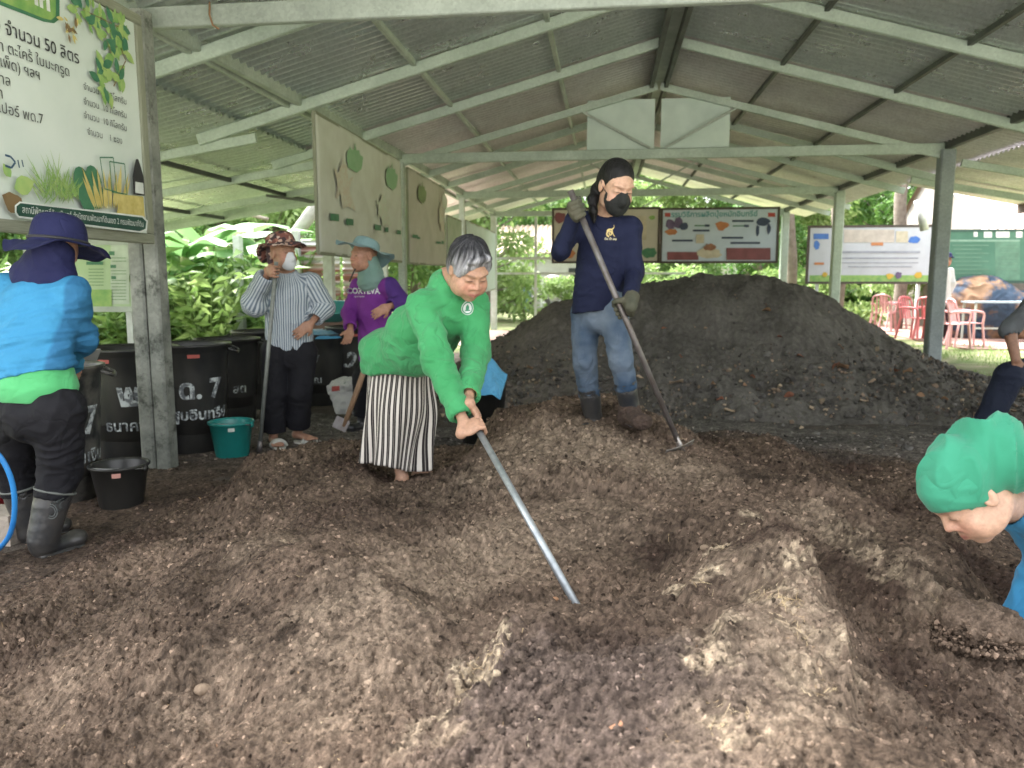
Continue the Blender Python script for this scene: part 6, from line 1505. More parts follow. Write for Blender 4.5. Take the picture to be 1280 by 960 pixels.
g = MB(); g.tube([V(0, 0, 0), (wa - wb) * .5 + V(.005, 0, 0), wa - wb], [.019, .021, .019], 12); g.build('handle', mat('worn_handle_wood', (.30, .19, .11), .7, c2=(.2, .12, .07), scale=12, stretch=(8, 8, 1)), p_)
g = MB(); g.beam((0, 0, .06), (-.035, -.02, -.02), .11, .006, (0, 1, 0)); g.build('blade', M_hoe, p_)

# ------------------------------------------------ worker on the left seen from behind
Lp = dict(hipR=aty(74, 512, 2.98), hipL=aty(18, 508, 3.0), neck=aty(54, 345, 3.08), headc=aty(70, 318, 3.10), shR=aty(93, 366, 3.06), shL=aty(3, 360, 3.1), elR=aty(100, 420, 3.16), wrR=aty(88, 455, 3.38),
          elL=aty(-22, 420, 3.2), wrL=aty(-15, 460, 3.42), knR=aty(76, 585, 3.05), anR=aty(55, 672, 2.98), knL=aty(18, 585, 3.12), anL=aty(38, 660, 3.16))
Lp['anR'][2] = gz(*Lp['anR'][:2]) + .09; Lp['anL'][2] = gz(*Lp['anL'][:2]) + .09
root = person('worker seen from behind in bright blue shirt, navy hat and rubber boots', (Lp['anR'][0], Lp['anR'][1], gz(*Lp['anR'][:2])))
hf, hu = V(-.3, .9, -.45), V(.08, .45, .9)
hp, HP, HA, hcol = head_prims(Lp['headc'], hf, hu, 1.02, Lp['neck'], .05)
B = body_prims(Lp, .97) + hp + hand_open(Lp['wrR'], V(-.1, .8, -.5), V(-1, 0, 0), .8) + hand_open(Lp['wrL'], V(.1, .8, -.5), V(1, 0, 0), .8)
surf('body', B, HV, M_skin, root, colf=lambda v: hcol(v, V(.36, .20, .135)))
Mbl = cloth('bright_blue_jersey', (.035, .20, .40), (.05, .26, .48), wr=.6, wscale=6)
SH = shirt_prims(Lp, 1.0, w=(.172, .135), wc=(.172, .118), hem=aty(44, 466, 3.0), hemn=V(.22, 0, -1), slr=(.068, .060, .046), neck_r=.05)
def lfold(v):
    q = perlin(v[:, 0] * 4 + v[:, 2] * 5, v[:, 1] * 5, v[:, 2] * 17 - v[:, 0] * 4)
    q2 = perlin(v[:, 0] * 3 + v[:, 2] * 9, v[:, 1] * 4 + 3, v[:, 2] * 34 - v[:, 0] * 9)
    lw = np.clip((1.16 - v[:, 2]) * 5, .15, 1)
    return folds(.007, (6, 6, 15), 61)(v) + .013 * (1 - 2.5 * np.abs(q)) * lw + .006 * (1 - 2.6 * np.abs(q2)) * lw - .004
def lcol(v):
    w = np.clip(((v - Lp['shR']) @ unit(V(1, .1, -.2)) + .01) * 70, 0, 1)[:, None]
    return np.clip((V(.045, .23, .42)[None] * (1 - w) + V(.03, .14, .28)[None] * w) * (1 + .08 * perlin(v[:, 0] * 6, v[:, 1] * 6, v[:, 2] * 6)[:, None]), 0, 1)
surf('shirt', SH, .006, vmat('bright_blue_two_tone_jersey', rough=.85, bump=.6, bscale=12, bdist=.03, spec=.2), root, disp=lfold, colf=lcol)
ch = (Lp['hipL'] + Lp['hipR']) / 2
surf('shirt_hem', [ecap(aty(44, 480, 3.0), aty(44, 440, 3.0), V(1, 0, 0), (.178, .140), (.135, .095), .02, cut=(aty(50, 499, 3.0), V(-.02, 0, -1)))], .006, cloth('green_hem_jersey', (.07, .36, .13), (.10, .44, .18)), root, disp=folds(.006, (7, 7, 14), 5))
surf('trousers', trouser_prims(Lp, 1.0, (.104, .084, .074), end=.45, hipw=(.160, .12)), .006, Mtr, root, disp=folds(.009, (9, 9, 16), 71))
for q, tv in (('R', V(.02, -.02, 0)), ('L', V(-.02, .1, 0))):
    tdir = V(.05, .12, 0)
    bt = surf('rubber_boot', boot(Lp['an' + q], Lp['an' + q] + tdir, Lp['kn' + q] * .70 + Lp['an' + q] * .30 + V(0, 0, .0), .068, 1.05), HV, M_boot, root, disp=folds(.003, (8, 8, 14), 6))
    up_ = unit(Lp['kn' + q] - Lp['an' + q]); tp = Lp['kn' + q] * .70 + Lp['an' + q] * .30 - up_ * .012; lo_ = np.array(root.location); e1 = unit(np.cross(up_, V(1, 0, 0))); e2 = np.cross(up_, e1)
    g = MB(); g.tube([tp + .0795 * (math.cos(t) * e1 + math.sin(t) * e2) - lo_ for t in np.linspace(0, 6.2832, 40)], .006, 8, cap=False); g.build('rim', mat('worn_boot_rim', (.12, .13, .12), .6), bt)
cc = aty(64, 639, 2.9); lo_ = np.array(root.location)
surf_mark(root, [[cc + V(1, 0, 0) * r0 * math.cos(t) * .9 + V(0, 0, 1) * r0 * math.sin(t) for t in (a, a + .26)] + [cc + V(1, 0, 0) * (r0 - .004) * math.cos(t) * .9 + V(0, 0, 1) * (r0 - .004) * math.sin(t) for t in (a + .26, a)] for r0 in (.034, .024) for a in np.arange(0, 6.28, .262)], [c for c in root.children if c.name.startswith('rubber_boot')][0], mat('boot_mark', (.07, .08, .08), .6), 'moulded_mark', V(0, 1, 0), .002)
Mnv = cloth('navy_hat_cotton', (.013, .015, .06), (.02, .023, .075), wr=.3)
hatmesh('hat', HP(0, -.012, .050), V(-.15, .95, -.10), V(.05, .10, 1), Mnv, root, .108, .200, seed=2.2, drop=.006, wob=.14, top=.125)
hc = HP(0, -.012, .050); fq, rq, uq = frame_of(V(-.15, .95, -.10), V(.05, .10, 1)); g = MB()
g.tube([hc + rq * .1115 * math.cos(t) + fq * .1245 * math.sin(t) + uq * .008 - lo_ for t in np.linspace(0, 6.2832, 48)], .007, 8, cap=False); g.build('hat_band', M_ink, root)
surf('neck_cloth', [ecap(Lp['neck'] + V(0, -.0, -.015), HP(0, -.03, -.02), V(1, 0, 0), (.125, .085), (.088, .088), .03), cap(Lp['neck'] + V(-.08, 0, -.0), Lp['neck'] + V(.09, .0, -.012), .055, .055, .04)], .006, Mnv, root, disp=folds(.004, (12, 12, 18), 9))

# ------------------------------------------------ woman bending at right edge in green head cloth
hc = atd(1212, 614, 2.02)
K = dict(headc=hc, neck=hc + V(.155, .10, -.055))
K['shR'] = hc + V(.42, .0, -.12); K['shL'] = hc + V(.38, .30, -.10); K['hipR'] = hc + V(.74, .14, .02); K['hipL'] = hc + V(.70, .38, .02)
K['elR'] = K['shR'] + V(.12, -.02, -.22); K['wrR'] = K['elR'] + V(-.06, .06, -.20); K['elL'] = K['shL'] + V(.0, .03, -.25); K['wrL'] = K['elL'] + V(-.10, -.04, -.19)
for q, dx in (('R', .02), ('L', -.02)):
    h_ = K['hip' + q]; K['kn' + q] = V(h_[0] - .12 + dx, h_[1], .40); K['an' + q] = V(h_[0] + .02, h_[1] + .02, .09)
root = person('woman bending over in sea green head cloth and bright blue shirt', (K['anR'][0], K['anR'][1], 0))
hf, hu = V(-.66, -.08, -.75), V(-.72, .05, .69)
hp, HP, HA, hcol = head_prims(K['headc'], hf, hu, 1.0, K['neck'], .048)
B = body_prims(K, .95) + hp + hand_open(K['wrR'], V(-.3, 0, -.9), V(-1, 0, 0), .9) + hand_open(K['wrL'], V(-.3, 0, -.9), V(-1, 0, 0), .9) + [cap(K['an' + q], K['an' + q] - V(0, 0, .05), .03, .03) for q in 'LR']
surf('body', B, .004, M_skin, root, colf=lambda v: hcol(v, V(.46, .285, .20)))
Mgc = cloth('sea_green_head_cloth', (.026, .20, .115), (.04, .25, .155), wr=.35, wscale=7)
X = [ell(HP(0, -.024, .044), HA, (.093, .112, .100), .01), ell(HP(-.0, -.115, .035), HA, (.082, .085, .085), .05), ell(HP(0.0, -.14, -.045), HA, (.072, .060, .085), .04),
     ell(HP(0, .095, -.060), HA, (.12, .090, .086), .010, 's'), ell(HP(0, .022, -.10), HA, (.14, .062, .075), .014, 's')]
def kfold(v):
    q = v - HP(0, -.10, .02); f, r, u = HA[1], HA[0], HA[2]; w = perlin((q @ u) * 13 + (q @ f) * 12 + 3, (q @ f) * 4, (q @ r) * 9)
    return .020 * (1 - 2.8 * np.abs(w) ** .8) * np.clip(-(q @ f) * 6 + .8, .45, 1) + .002 * perlin(v[:, 0] * 25, v[:, 1] * 25, v[:, 2] * 25)
surf('head_cloth', X, .005, Mgc, root, disp=kfold, it=2)
surf('head_cloth_band', [ell(HP(0, -.004, .038), HA, (.0925, .1105, .094), .01), ell(HP(0, -.105, .06), HA, (.16, .10, .17), .02, 's'), ell(HP(0, .095, -.060), HA, (.14, .092, .088), .008, 's'), ell(HP(0, .01, -.11), HA, (.14, .07, .08), .008, 's')], .005, Mgc, root, disp=folds(.0025, (8, 8, 22), 6), it=2)
SH = shirt_prims(K, 1.0, w=(.16, .12), wc=(.165, .12), slr=(.07, .06, .046), neck_r=.066)
SH.append(ecap(K['neck'] + V(.035, .0, -.03), K['neck'] + V(.10, .0, -.07), V(0, 1, 0), (.075, .060), (.12, .09), .02)); SH.append(cap(K['neck'] + V(.06, -.09, -.06), K['neck'] + V(.05, -.12, -.17), .05, .025, .03)); SH.append(cap(K['neck'] + V(-.02, 0, .01), K['neck'] + V(.045, .0, -.025), .058, .058, .01, 's'))
surf('shirt', SH, .006, Mbl, root, disp=folds(.008, (12, 12, 12), 81))
surf('trousers', trouser_prims(K, .98, end=.75), .009, Mtr, root, disp=folds(.006, (10, 10, 9), 43))
for q in 'RL': surf('rubber_boot', boot(K['an' + q], K['an' + q] + V(-.13, 0, 0), K['kn' + q] * .5 + K['an' + q] * .5, .06), .008, M_boot, root)
lo_ = np.array(root.location)

# ------------------------------------------------ seated man cut by the right edge
Mm = dict(hipR=aty(1335, 452, 6.3), hipL=aty(1338, 446, 6.55), shR=aty(1296, 375, 6.15), shL=aty(1330, 365, 6.5), neck=aty(1325, 352, 6.3), headc=aty(1328, 318, 6.22), elR=aty(1262, 412, 6.12), wrR=aty(1270, 450, 6.05),
          elL=aty(1330, 410, 6.5), wrL=aty(1320, 450, 6.3), knR=aty(1262, 470, 6.1), anR=aty(1232, 520, 6.15), knL=aty(1300, 470, 6.35), anL=aty(1305, 530, 6.3))
for q in 'RL': Mm['an' + q][2] = .1
root = person('seated man in dark grey shirt and navy trousers, hand on knee', (Mm['hipR'][0], Mm['hipR'][1], 0))
hp, HP, HA, hcol = head_prims(Mm['headc'], V(-.8, -.5, -.1), V(0, 0, 1), 1.02, Mm['neck'], .055)
B = body_prims(Mm, 1.02) + [cap(Mm['shR'] * .4 + Mm['elR'] * .6, Mm['elR'], .047, .045, .02), cap(Mm['elR'], Mm['wrR'], .045, .030, .02)] + hp + hand_open(Mm['wrR'], V(.2, -.1, -.9), V(0, 1, 0), .8) + hand_open(Mm['wrL'], V(-.6, -.1, -.6), V(0, 1, 0), .8)
surf('body', B, .007, M_skin, root, colf=lambda v: hcol(v, V(.24, .125, .08)))
surf('shirt', shirt_prims(Mm, 1.05, slr=(.068, .060, .060), cuffs=(.05, .05)), .009, cloth('dark_grey_shirt_cloth', (.085, .09, .10), (.11, .12, .13)), root, disp=folds(.006, (9, 9, 12), 91))
surf('trousers', trouser_prims(Mm, 1.06, (.105, .095, .085), end=.93), .008, cloth('dark_navy_trouser_cloth', (.012, .016, .032), (.02, .026, .045), wr=.6), root, disp=folds(.006, (10, 10, 10), 92))
surf('hair', hairprims(HP, HA, 1.02, thick=.012), .007, M_hairk, root)
surf('shoe', boot(Mm['anR'] - V(0, 0, .02), Mm['anR'] + V(-.12, -.06, 0), Mm['anR'] + V(0, 0, .05), .045) , .007, mat('pale_shoe', (.5, .5, .5), .7), root)
surf('shoe', boot(Mm['anL'] - V(0, 0, .02), Mm['anL'] + V(-.12, -.06, 0), Mm['anL'] + V(0, 0, .05), .045) , .007, mat('pale_shoe_sole', (.5, .5, .5), .7), root)
hx = (Mm['hipR'] + Mm['hipL']) / 2; sz = hx[2] - .12
p_ = empty('stool', (hx[0] + .02, hx[1], 0)); tag(p_, 'low wooden stool under the seated man', 'stool')
M_stl = mat('stool_wood', (.28, .2, .12), .7, c2=(.18, .12, .08), scale=10)
g = MB(); g.box((0, 0, sz - .02), (.38, .34, .04)); g.build('seat', M_stl, p_)
for sx_ in (-1, 1):
    for sy_ in (-1, 1): g = MB(); g.beam((sx_ * .17, sy_ * .15, 0), (sx_ * .13, sy_ * .11, sz - .04), .035, .035, (0, 1, 0)); g.build('leg', M_stl, p_)

# ------------------------------------------------ far man by the green board
fy = 15.2; T_ = lambda a, b, y=fy: aty(a, b, y)
Fm = dict(headc=T_(1181, 324), neck=T_(1179, 333), shR=T_(1171, 339), shL=T_(1188, 339, 15.3), hipR=T_(1174, 375), hipL=T_(1184, 375), elR=T_(1168, 355), wrR=T_(1170, 370), elL=T_(1191, 354), wrL=T_(1187, 366), knR=T_(1174, 400), anR=T_(1174, 425), knL=T_(1184, 400), anL=T_(1184, 425))
for q in 'RL': Fm['an' + q][2] = .08; Fm['kn' + q][2] = .42; Fm['hip' + q][2] = .80
root = person('distant man in dark cap and pale shirt standing before the green board', (Fm['anR'][0], fy, 0))
hp, HP, HA, hcol = head_prims(Fm['headc'], V(.7, -.6, 0), V(0, 0, 1), 1.1, Fm['neck'], .055)
B = body_prims(Fm, 1.0) + hp + hand_open(Fm['wrR'], V(0, 0, -1), V(1, 0, 0), .6) + hand_open(Fm['wrL'], V(0, 0, -1), V(-1, 0, 0), .6) + foot_prims(Fm['anR'], Fm['anR'] + V(.1, -.1, 0)) + foot_prims(Fm['anL'], Fm['anL'] + V(.1, -.1, 0))
surf('body', B, .011, M_skin, root, colf=lambda v: hcol(v, V(.24, .125, .08)))
surf('shirt', shirt_prims(Fm, 1.0, w=(.15, .11), wc=(.15, .11)), .012, cloth('pale_shirt_cloth', (.5, .5, .5)), root)
surf('trousers', trouser_prims(Fm, .95, end=.9), .012, cloth('dark_red_trousers', (.06, .03, .04)), root)
hatmesh('cap', HP(0, .01, .05), V(.7, -.6, 0), V(0, 0, 1), Mnv, root, .095, .13, seed=0, wob=.03, top=.07)
# ================================================================== BINS, BUCKETS, CHAIRS
M_bin = mat('black_bin_plastic', (.010, .012, .014), .36, c2=(.04, .038, .034), scale=5, amt=.35, bump=.12, bscale=12, detail=12, stretch=(1, 1, .45))
M_binw = mat('scuffed_bin_plastic', (.014, .016, .018), .45, c2=(.11, .105, .095), scale=9, amt=.75, bump=.15, bscale=20, detail=12)
M_chalk = mat('whitewash_lettering', (.48, .52, .52), .8, c2=(.12, .13, .14), scale=26, amt=.9)
def bin_(px, py, label, r=.27, h=.75, big=None, small=None, ang=0.0, red=None, m=None, fill=None, y=None):
    p = atz(px, py, 0); 
    b = unit(V(p[0], p[1], 0)); c = p + b * r * .85; c[2] = -.01
    root = empty('rubbish_bin', tuple(c), math.atan2(b[1], b[0]) + math.pi / 2 + math.pi); face = math.atan2(-b[1], -b[0])
    root.rotation_euler = (0, 0, 0); tag(root, label, 'bin', 'black plastic bins along the left wall')
    g = MB(); prof = [(r * .0, 0), (r * .76, 0), (r * .79, .012), (r * .815, h * .3), (r * .825, h * .31), (r * .90, h * .72), (r * .905, h * .735), (r * .945, h * .93), (r * .955, h * .935), (r * 1.0, h * .975), (r * 1.035, h * .985), (r * 1.035, h), (r * 1.0, h * 1.005), (r * .965, h * .985), (r * .93, h * .93), (r * .78, .03), (0, .025)]
    g.lathe(prof, seg=56, wob=lambda w, z: .006 * math.sin(2 * w + px) * z / h); g.build('shell', m or M_bin, root)
    for s_ in (-1, 1):
        a = face + s_ * 1.35; e = V(math.cos(a), math.sin(a), 0); t = V(-math.sin(a), math.cos(a), 0)
        g = MB(); g.tube(tube_path([e * r * .99 + t * .075 + V(0, 0, h * .96), e * (r + .045) + t * .06 + V(0, 0, h * .93), e * (r + .05) + V(0, 0, h * .915), e * (r + .045) - t * .06 + V(0, 0, h * .93), e * r * .99 - t * .075 + V(0, 0, h * .96)], 5), .011, 8); g.build('handle', m or M_bin, root)
    def wrapf(a0, z0):
        def f(x, y):
            z = z0 + y; rr = r * np.interp(z / h, [0, .3, .72, .93], [.79, .825, .905, .955]) + .004; a = face + a0 + x / rr
            return V(rr * math.cos(a), rr * math.sin(a), z)
        return f
    for spec in (big or []): t, a0, z0, sz, bold = spec; o = text_mesh('lettering', t, sz, M_chalk, root, 'CENTER', bold); drape(o, wrapf(a0, z0 * h))
    if red is not None:
        g = MB(); f = wrapf(red, h * .905); K = 6; g.add([f(-.04 + .08 * i / K, y_) * 1 for i in range(K + 1) for y_ in (-.012, .012)], [(2 * i, 2 * i + 2, 2 * i + 3, 2 * i + 1) for i in range(K)]); g.build('red_sticker', mat('red_sticker_ink', (.45, .10, .08), .6), root)
    if fill: fill(root, r, h)
    return root
bin_(74, 634, 'black bin right behind the worker, marked with a white 7', big=[('7', .84, .60, .20, .008), ('พด.', .1, .60, .20, .008), ('รณาเงิน', .62, .34, .10, .002)], m=M_binw, red=.05)
bin_(173, 577, 'black bin directly behind the concrete post, marked 2', r=.30, h=.76, big=[('พ', -.12, .60, .21, .008), ('ด.', .38, .60, .2, .008), ('2', 1.02, .60, .19, .008), ('ธนาคาร', -.18, .33, .10, .002), ('อินทรีย์', .86, .32, .10, .002)], red=-.62)
bin_(246, 568, 'black bin between the post and the green bucket, marked 7', r=.265, h=.77, big=[('ด. 7', .22, .60, .185, .007), ('สูบอินทรีย์', .22, .37, .10, .003)], red=.05)
bin_(289, 530, 'black bin behind the green bucket with a small white word', r=.27, h=.72, big=[('สต', .37, .42, .10, .002)])
def fill_blue(root, r, h):
    g = MB(); g.lathe([(.001, h * 1.03), (r * .5, h * 1.05), (r * .85, h * 1.0), (r * 1.0, h * .99), (r * 1.04, h * .95)], wob=lambda w, z: .07 * math.sin(5 * w) + .04 * math.sin(9 * w), seg=48)
    o = g.build('blue_liner', cloth('blue_plastic_sheet', (.05, .22, .42), (.08, .3, .5), rough=.4, wr=.9, wscale=9), root)
bin_(404, 508, 'bin with a bright blue plastic liner folded over its rim', r=.27, h=.70, big=[('7', -.28, .62, .18, .006), ('คุณ', -.3, .38, .09, .002)], fill=fill_blue)
bin_(443, 505, 'black bin beside the woman in purple, marked .2', r=.26, h=.76, big=[('.2', -.12, .58, .2, .008)], red=.15)
bin_(330, 512, 'black bin half hidden behind the woman in the striped shirt', r=.27, h=.74)
# teal tray and pinkish lid behind
g = MB(); g.lathe([(.0, 0), (.30, 0), (.36, .10), (.385, .105), (.385, .115), (.35, .11), (.30, .012), (0, .01)], seg=40); o = g.build('tray', mat('turquoise_plastic', (.07, .33, .33), .35, c2=(.05, .26, .27))); p = aty(418, 398, 8.4); o.location = (p[0], p[1], .80); o.rotation_euler = (.15, .05, 0)
tag(o, 'round turquoise plastic tray lying on the bins behind the blue liner', 'tray')
g = MB(); g.box((0, 0, .40), (.8, .6, .78)); o = g.build('crate_stack', mat('faded_crate', (.22, .12, .08), .8, c2=(.12, .09, .08), scale=6)); o.location = (p[0], p[1] + .05, 0); tag(o, 'dull brown wooden box under the turquoise tray', 'box')
def bucket(px, py, r, h, m, label, cat, handle_m, sticker=None, tilt=(0, 0)):
    p = atz(px, py, 0); b = unit(V(p[0], p[1], 0)); c = p + b * r * .7; zz = gz(c[0], c[1]) if c[1] < 5.6 else 0
    root = empty('bucket', (c[0], c[1], max(0, zz) - .005)); tag(root, label, cat)
    g = MB(); g.lathe([(0, 0), (r * .72, 0), (r * .75, .01), (r * .97, h * .93), (r * 1.04, h * .94), (r * 1.06, h * .98), (r * 1.04, h), (r * .97, h), (r * .93, h * .93), (r * .71, .015), (0, .012)], seg=44); g.build('shell', m, root)
    for s_ in (-1, 1): g = MB(); g.lathe([(0, -.0), (.018, 0), (.018, .012), (0, .012)], seg=12); o = g.build('handle_lug', m, root); o.location = (s_ * r * 1.0, 0, h * .9); o.rotation_euler = (0, s_ * R(90), 0)
    g = MB(); g.tube([V(r * 1.05 * math.cos(t), -(r * .95) * math.sin(t) * .98, h * .90 + .10 * h * math.sin(t)) for t in np.linspace(0, math.pi, 22)], .0035, 6); g.build('bail', handle_m, root)
    if sticker:
        g = MB(); K = 5; g.add([V((r * .95 + .0) * math.cos(a) * 1.03, r * 1.03 * .95 * math.sin(a), h * .84 + y_) for a in np.linspace(-1.25, -.95, K + 1) for y_ in (-.012, .012)], [(2 * i, 2 * i + 2, 2 * i + 3, 2 * i + 1) for i in range(K)]); g.build('sticker', sticker, root)
    root.rotation_euler = (tilt[0], tilt[1], 0); return root
M_wire = mat('bail_wire', (.3, .3, .3), .4, metal=.6)
bucket(291, 574, .145, .25, mat('teal_plastic', (.015, .22, .20), .33, c2=(.012, .17, .155), scale=4), 'small teal green plastic bucket standing by the foot of the grey pole', 'bucket', M_wire, mat('pale_sticker', (.5, .55, .5), .6))
bucket(153, 637, .145, .235, M_bin, 'small black plastic bucket with dark liner at the foot of the concrete post', 'bucket', M_wire, mat('pink_sticker', (.6, .3, .25), .6))
# white sack
p = atz(424, 519, 0); S0 = V(p[0], p[1] + .12, 0)
root = empty('sack', (S0[0], S0[1], 0)); tag(root, 'crumpled white printed sack leaning against the bin marked .2', 'sack')
sk = surf('bag', [ecap(S0 + V(.06, 0, .05), S0 + V(-.05, .05, .26), V(1, .2, 0), (.13, .07), (.12, .05), .03), ell(S0 + V(.07, 0, .27), (V(1, .1, .3), V(0, 1, 0), V(-.3, 0, 1)), (.10, .045, .06), .03)], .007, cloth('white_woven_sack', (.55, .55, .54), (.42, .42, .42), rough=.5, wr=.9), root, disp=folds(.014, (14, 14, 14), 3))
surf_mark(root, [[S0 + V(a, -.2, b) for a, b in q] for q in ([(-.10, .20), (-.02, .21), (-.02, .255), (-.10, .245)],)], sk, RED, 'red_label', V(0, 1, 0), .003)
surf_mark(root, [[S0 + V(a, -.2, b) for a, b in q] for q in ([(.02, .24), (.13, .29), (.13, .33), (.02, .28)],)], sk, M_leaf3, 'green_label', V(0, 1, 0), .003)
# blue tarpaulin sheet behind the green shirt
p = aty(607, 455, 5.35)
g = MB(); n = 26; vs = []
for i in range(n + 1):
    for j in range(n + 1):
        a, b = i / n, j / n; x = (a - .5) * .30; y = (b - .5) * .22
        vs.append((x, y * .9 , .30 + .10 * b + .16 * b * (1 - a) + .02 * perlin(a * 4, b * 4, 2) + .015 * math.sin(9 * a + 3 * b) - .12 * max(0, a - .7) ))
g.add(vs, [(i * (n + 1) + j, (i + 1) * (n + 1) + j, (i + 1) * (n + 1) + j + 1, i * (n + 1) + j + 1) for i in range(n) for j in range(n)], 0, True)
o = g.build('plastic_sheet', cloth('blue_tarp', (.06, .27, .48), (.12, .38, .6), rough=.45, wr=.8)); o.location = (p[0] - .03, p[1] + .1, .50 - .30); o.rotation_euler = (.45, .12, -.1); s2 = o.modifiers.new('s', 'SOLIDIFY'); s2.thickness = .004
tag(o, 'stiff blue plastic sheet sticking out behind the woman in green', 'tarpaulin')
g = MB(); g.lathe([(0, 0), (.15, 0), (.18, .48), (.19, .48), (.19, .50), (.165, .50), (.14, .02), (0, .02)], seg=30); o = g.build('tub', M_bin); o.location = (p[0] - .06, p[1] + .22, 0); tag(o, 'black tub under the blue plastic sheet', 'tub')
# hose, red thing by the left edge
g = MB(); hp_ = [atz(-60, 560, .35), atz(-10, 568, .40), atz(12, 590, .34), atz(24, 625, .22), atz(22, 655, .12), atz(8, 682, .07), atz(-20, 700, .05), atz(-90, 712, .03)]
hp_ = [aty(-60, 550, 2.7), aty(-12, 562, 2.72), aty(6, 580, 2.74), aty(17, 612, 2.76), aty(17, 650, 2.78), aty(6, 678, 2.80), aty(-22, 698, 2.85), aty(-90, 718, 2.8)]
g.tube(tube_path(hp_, 10), .0105, 12); tag(g.build('hose', mat('blue_hose', (.02, .16, .45), .3, c2=(.03, .22, .55))), 'bright blue hose curving round the rubber boots at the left edge', 'hose')
p = atz(-6, 640, 0); g = MB(); g.lathe([(0, 0), (.15, 0), (.17, .26), (.18, .27), (.165, .27), (.14, .02), (0, .02)], seg=30); o = g.build('basin', mat('red_plastic', (.38, .03, .04), .35)); o.location = (p[0] - .10, p[1] + .1, 0); tag(o, 'red plastic pail at the left edge behind the worker', 'pail')
g = MB(); g.box((0, 0, .07), (.5, .18, .14)); o = g.build('concrete_block', mat('pale_concrete', (.38, .33, .28), .9, c2=(.28, .24, .2), scale=10, bump=.4)); p = atz(2, 700, 0); o.location = (p[0] - .34, p[1] + .25, 0); tag(o, 'pale concrete block beside the rubber boots', 'block')
p = aty(104, 447, 4.4); g = MB(); g.beam((-.06, .05, -.15), (.07, 0, .05), .10, .012); o = g.build('board_offcut', mat('grey_offcut', (.3, .3, .28), .8)); o.location = p; tag(o, 'grey board offcut sticking up from the bin behind the worker', 'board')
# soil lump being moved at right
cl = atz(1224, 792, .20)
sr = rng
X = [ell(cl + V(0, 0, .03), (V(1, -.1, 0), V(.1, 1, 0), V(0, 0, 1)), (.105, .085, .055), .02)] + [ell(cl + V(sr.uniform(-.08, .08), sr.uniform(-.06, .06), sr.uniform(.02, .07)), (V(1, 0, 0), V(0, 1, 0), V(0, 0, 1)), (sr.uniform(.018, .035),) * 3, .012) for _ in range(26)]
root = empty('soil_lump', tuple(cl)); tag(root, 'loose crumbly brown lump of compost just turned over below the green head cloth', 'soil lump')
n = 2600; q_ = rng.normal(size=(n, 3)); q_ /= np.linalg.norm(q_, axis=1)[:, None]; q_[:, 2] = np.abs(q_[:, 2]); rr_ = rng.uniform(.75, 1.35, (n, 1)); P3 = cl + q_ * np.array([.115, .095, .075]) * rr_; s3 = .002 + .006 * rng.rand(n) ** 2
P3[:, 2] = np.where(rr_[:, 0] > 1.08, np.maximum(soil_h(P3[:, 0], P3[:, 1]), np.minimum(P3[:, 2], cl[2] - .01)), P3[:, 2])
o = small_crumbs('scattered_crumbs', P3[:, 0], P3[:, 1], s3, P3[:, 2], 'loose crumbs scattered over and around the turned soil lump at the right', np.exp(rng.normal(.25, .4, (n, 1))))
def lcolf(v):
    n = fbm(v[:, 0] * 40, v[:, 1] * 40, v[:, 2] * 40, 3)[:, None]; n2 = perlin(v[:, 0] * 150, v[:, 1] * 150, v[:, 2] * 150)[:, None]; return np.clip(V(.15, .11, .082)[None] * np.exp(.5 * n + .7 * n2), 0.01, 1)
surf('crumbs', X, .004, M_soil, root, disp=lambda v: .012 * perlin(v[:, 0] * 28, v[:, 1] * 28, v[:, 2] * 28) + .010 * np.abs(perlin(v[:, 0] * 60, v[:, 1] * 60, v[:, 2] * 60)) + .004 * perlin(v[:, 0] * 150, v[:, 1] * 150, v[:, 2] * 150), colf=lcolf)

# ---- plastic chairs
def chair(m):
    root = empty('plastic_chair', (0, 0, 0))
    g = MB(); n = 10; vs = []
    for i in range(n + 1):
        for j in range(n + 1):
            a, b = i / n * 2 - 1, j / n * 2 - 1; vs.append((a * .21 * (1 - .05 * b), b * .21, .43 - .012 * (1 - a * a) * (1 - b * b) - .02 * max(0, -b - .6)))
    g.add(vs, [(i * (n + 1) + j, (i + 1) * (n + 1) + j, (i + 1) * (n + 1) + j + 1, i * (n + 1) + j + 1) for i in range(n) for j in range(n)], 0, True)
    o = g.build('seat', m, root); s_ = o.modifiers.new('s', 'SOLIDIFY'); s_.thickness = .012
    for sx_ in (-1, 1):
        g = MB(); g.beam((sx_ * .24, -.23, 0), (sx_ * .195, -.19, .43), .05, .028, (0, 1, 0), bev=.006); g.build('leg', m, root)
        g = MB(); g.beam((sx_ * .24, .26, 0), (sx_ * .20, .19, .43), .05, .028, (0, 1, 0), bev=.006); g.build('leg', m, root)
        g = MB(); g.tube(tube_path([(sx_ * .20, .19, .42), (sx_ * .205, .225, .60), (sx_ * .185, .27, .78), (sx_ * .12, .285, .83)], 5), .017, 8); g.build('back_post', m, root)
        g = MB(); g.tube(tube_path([(sx_ * .215, .23, .62), (sx_ * .25, .08, .64), (sx_ * .25, -.12, .63), (sx_ * .235, -.19, .58), (sx_ * .21, -.19, .43)], 5), .015, 8, flat=1.4); g.build('armrest', m, root)
    g = MB(); g.tube(tube_path([(-.13, .285, .83), (0, .30, .845), (.13, .285, .83)], 6), .022, 8); g.build('top_rail', m, root)
    for x in (-.10, -.035, .035, .10): g = MB(); g.beam((x, .20, .43), (x, .29, .83), .035, .008, (0, 1, 0)); g.build('back_slat', m, root)
    return root
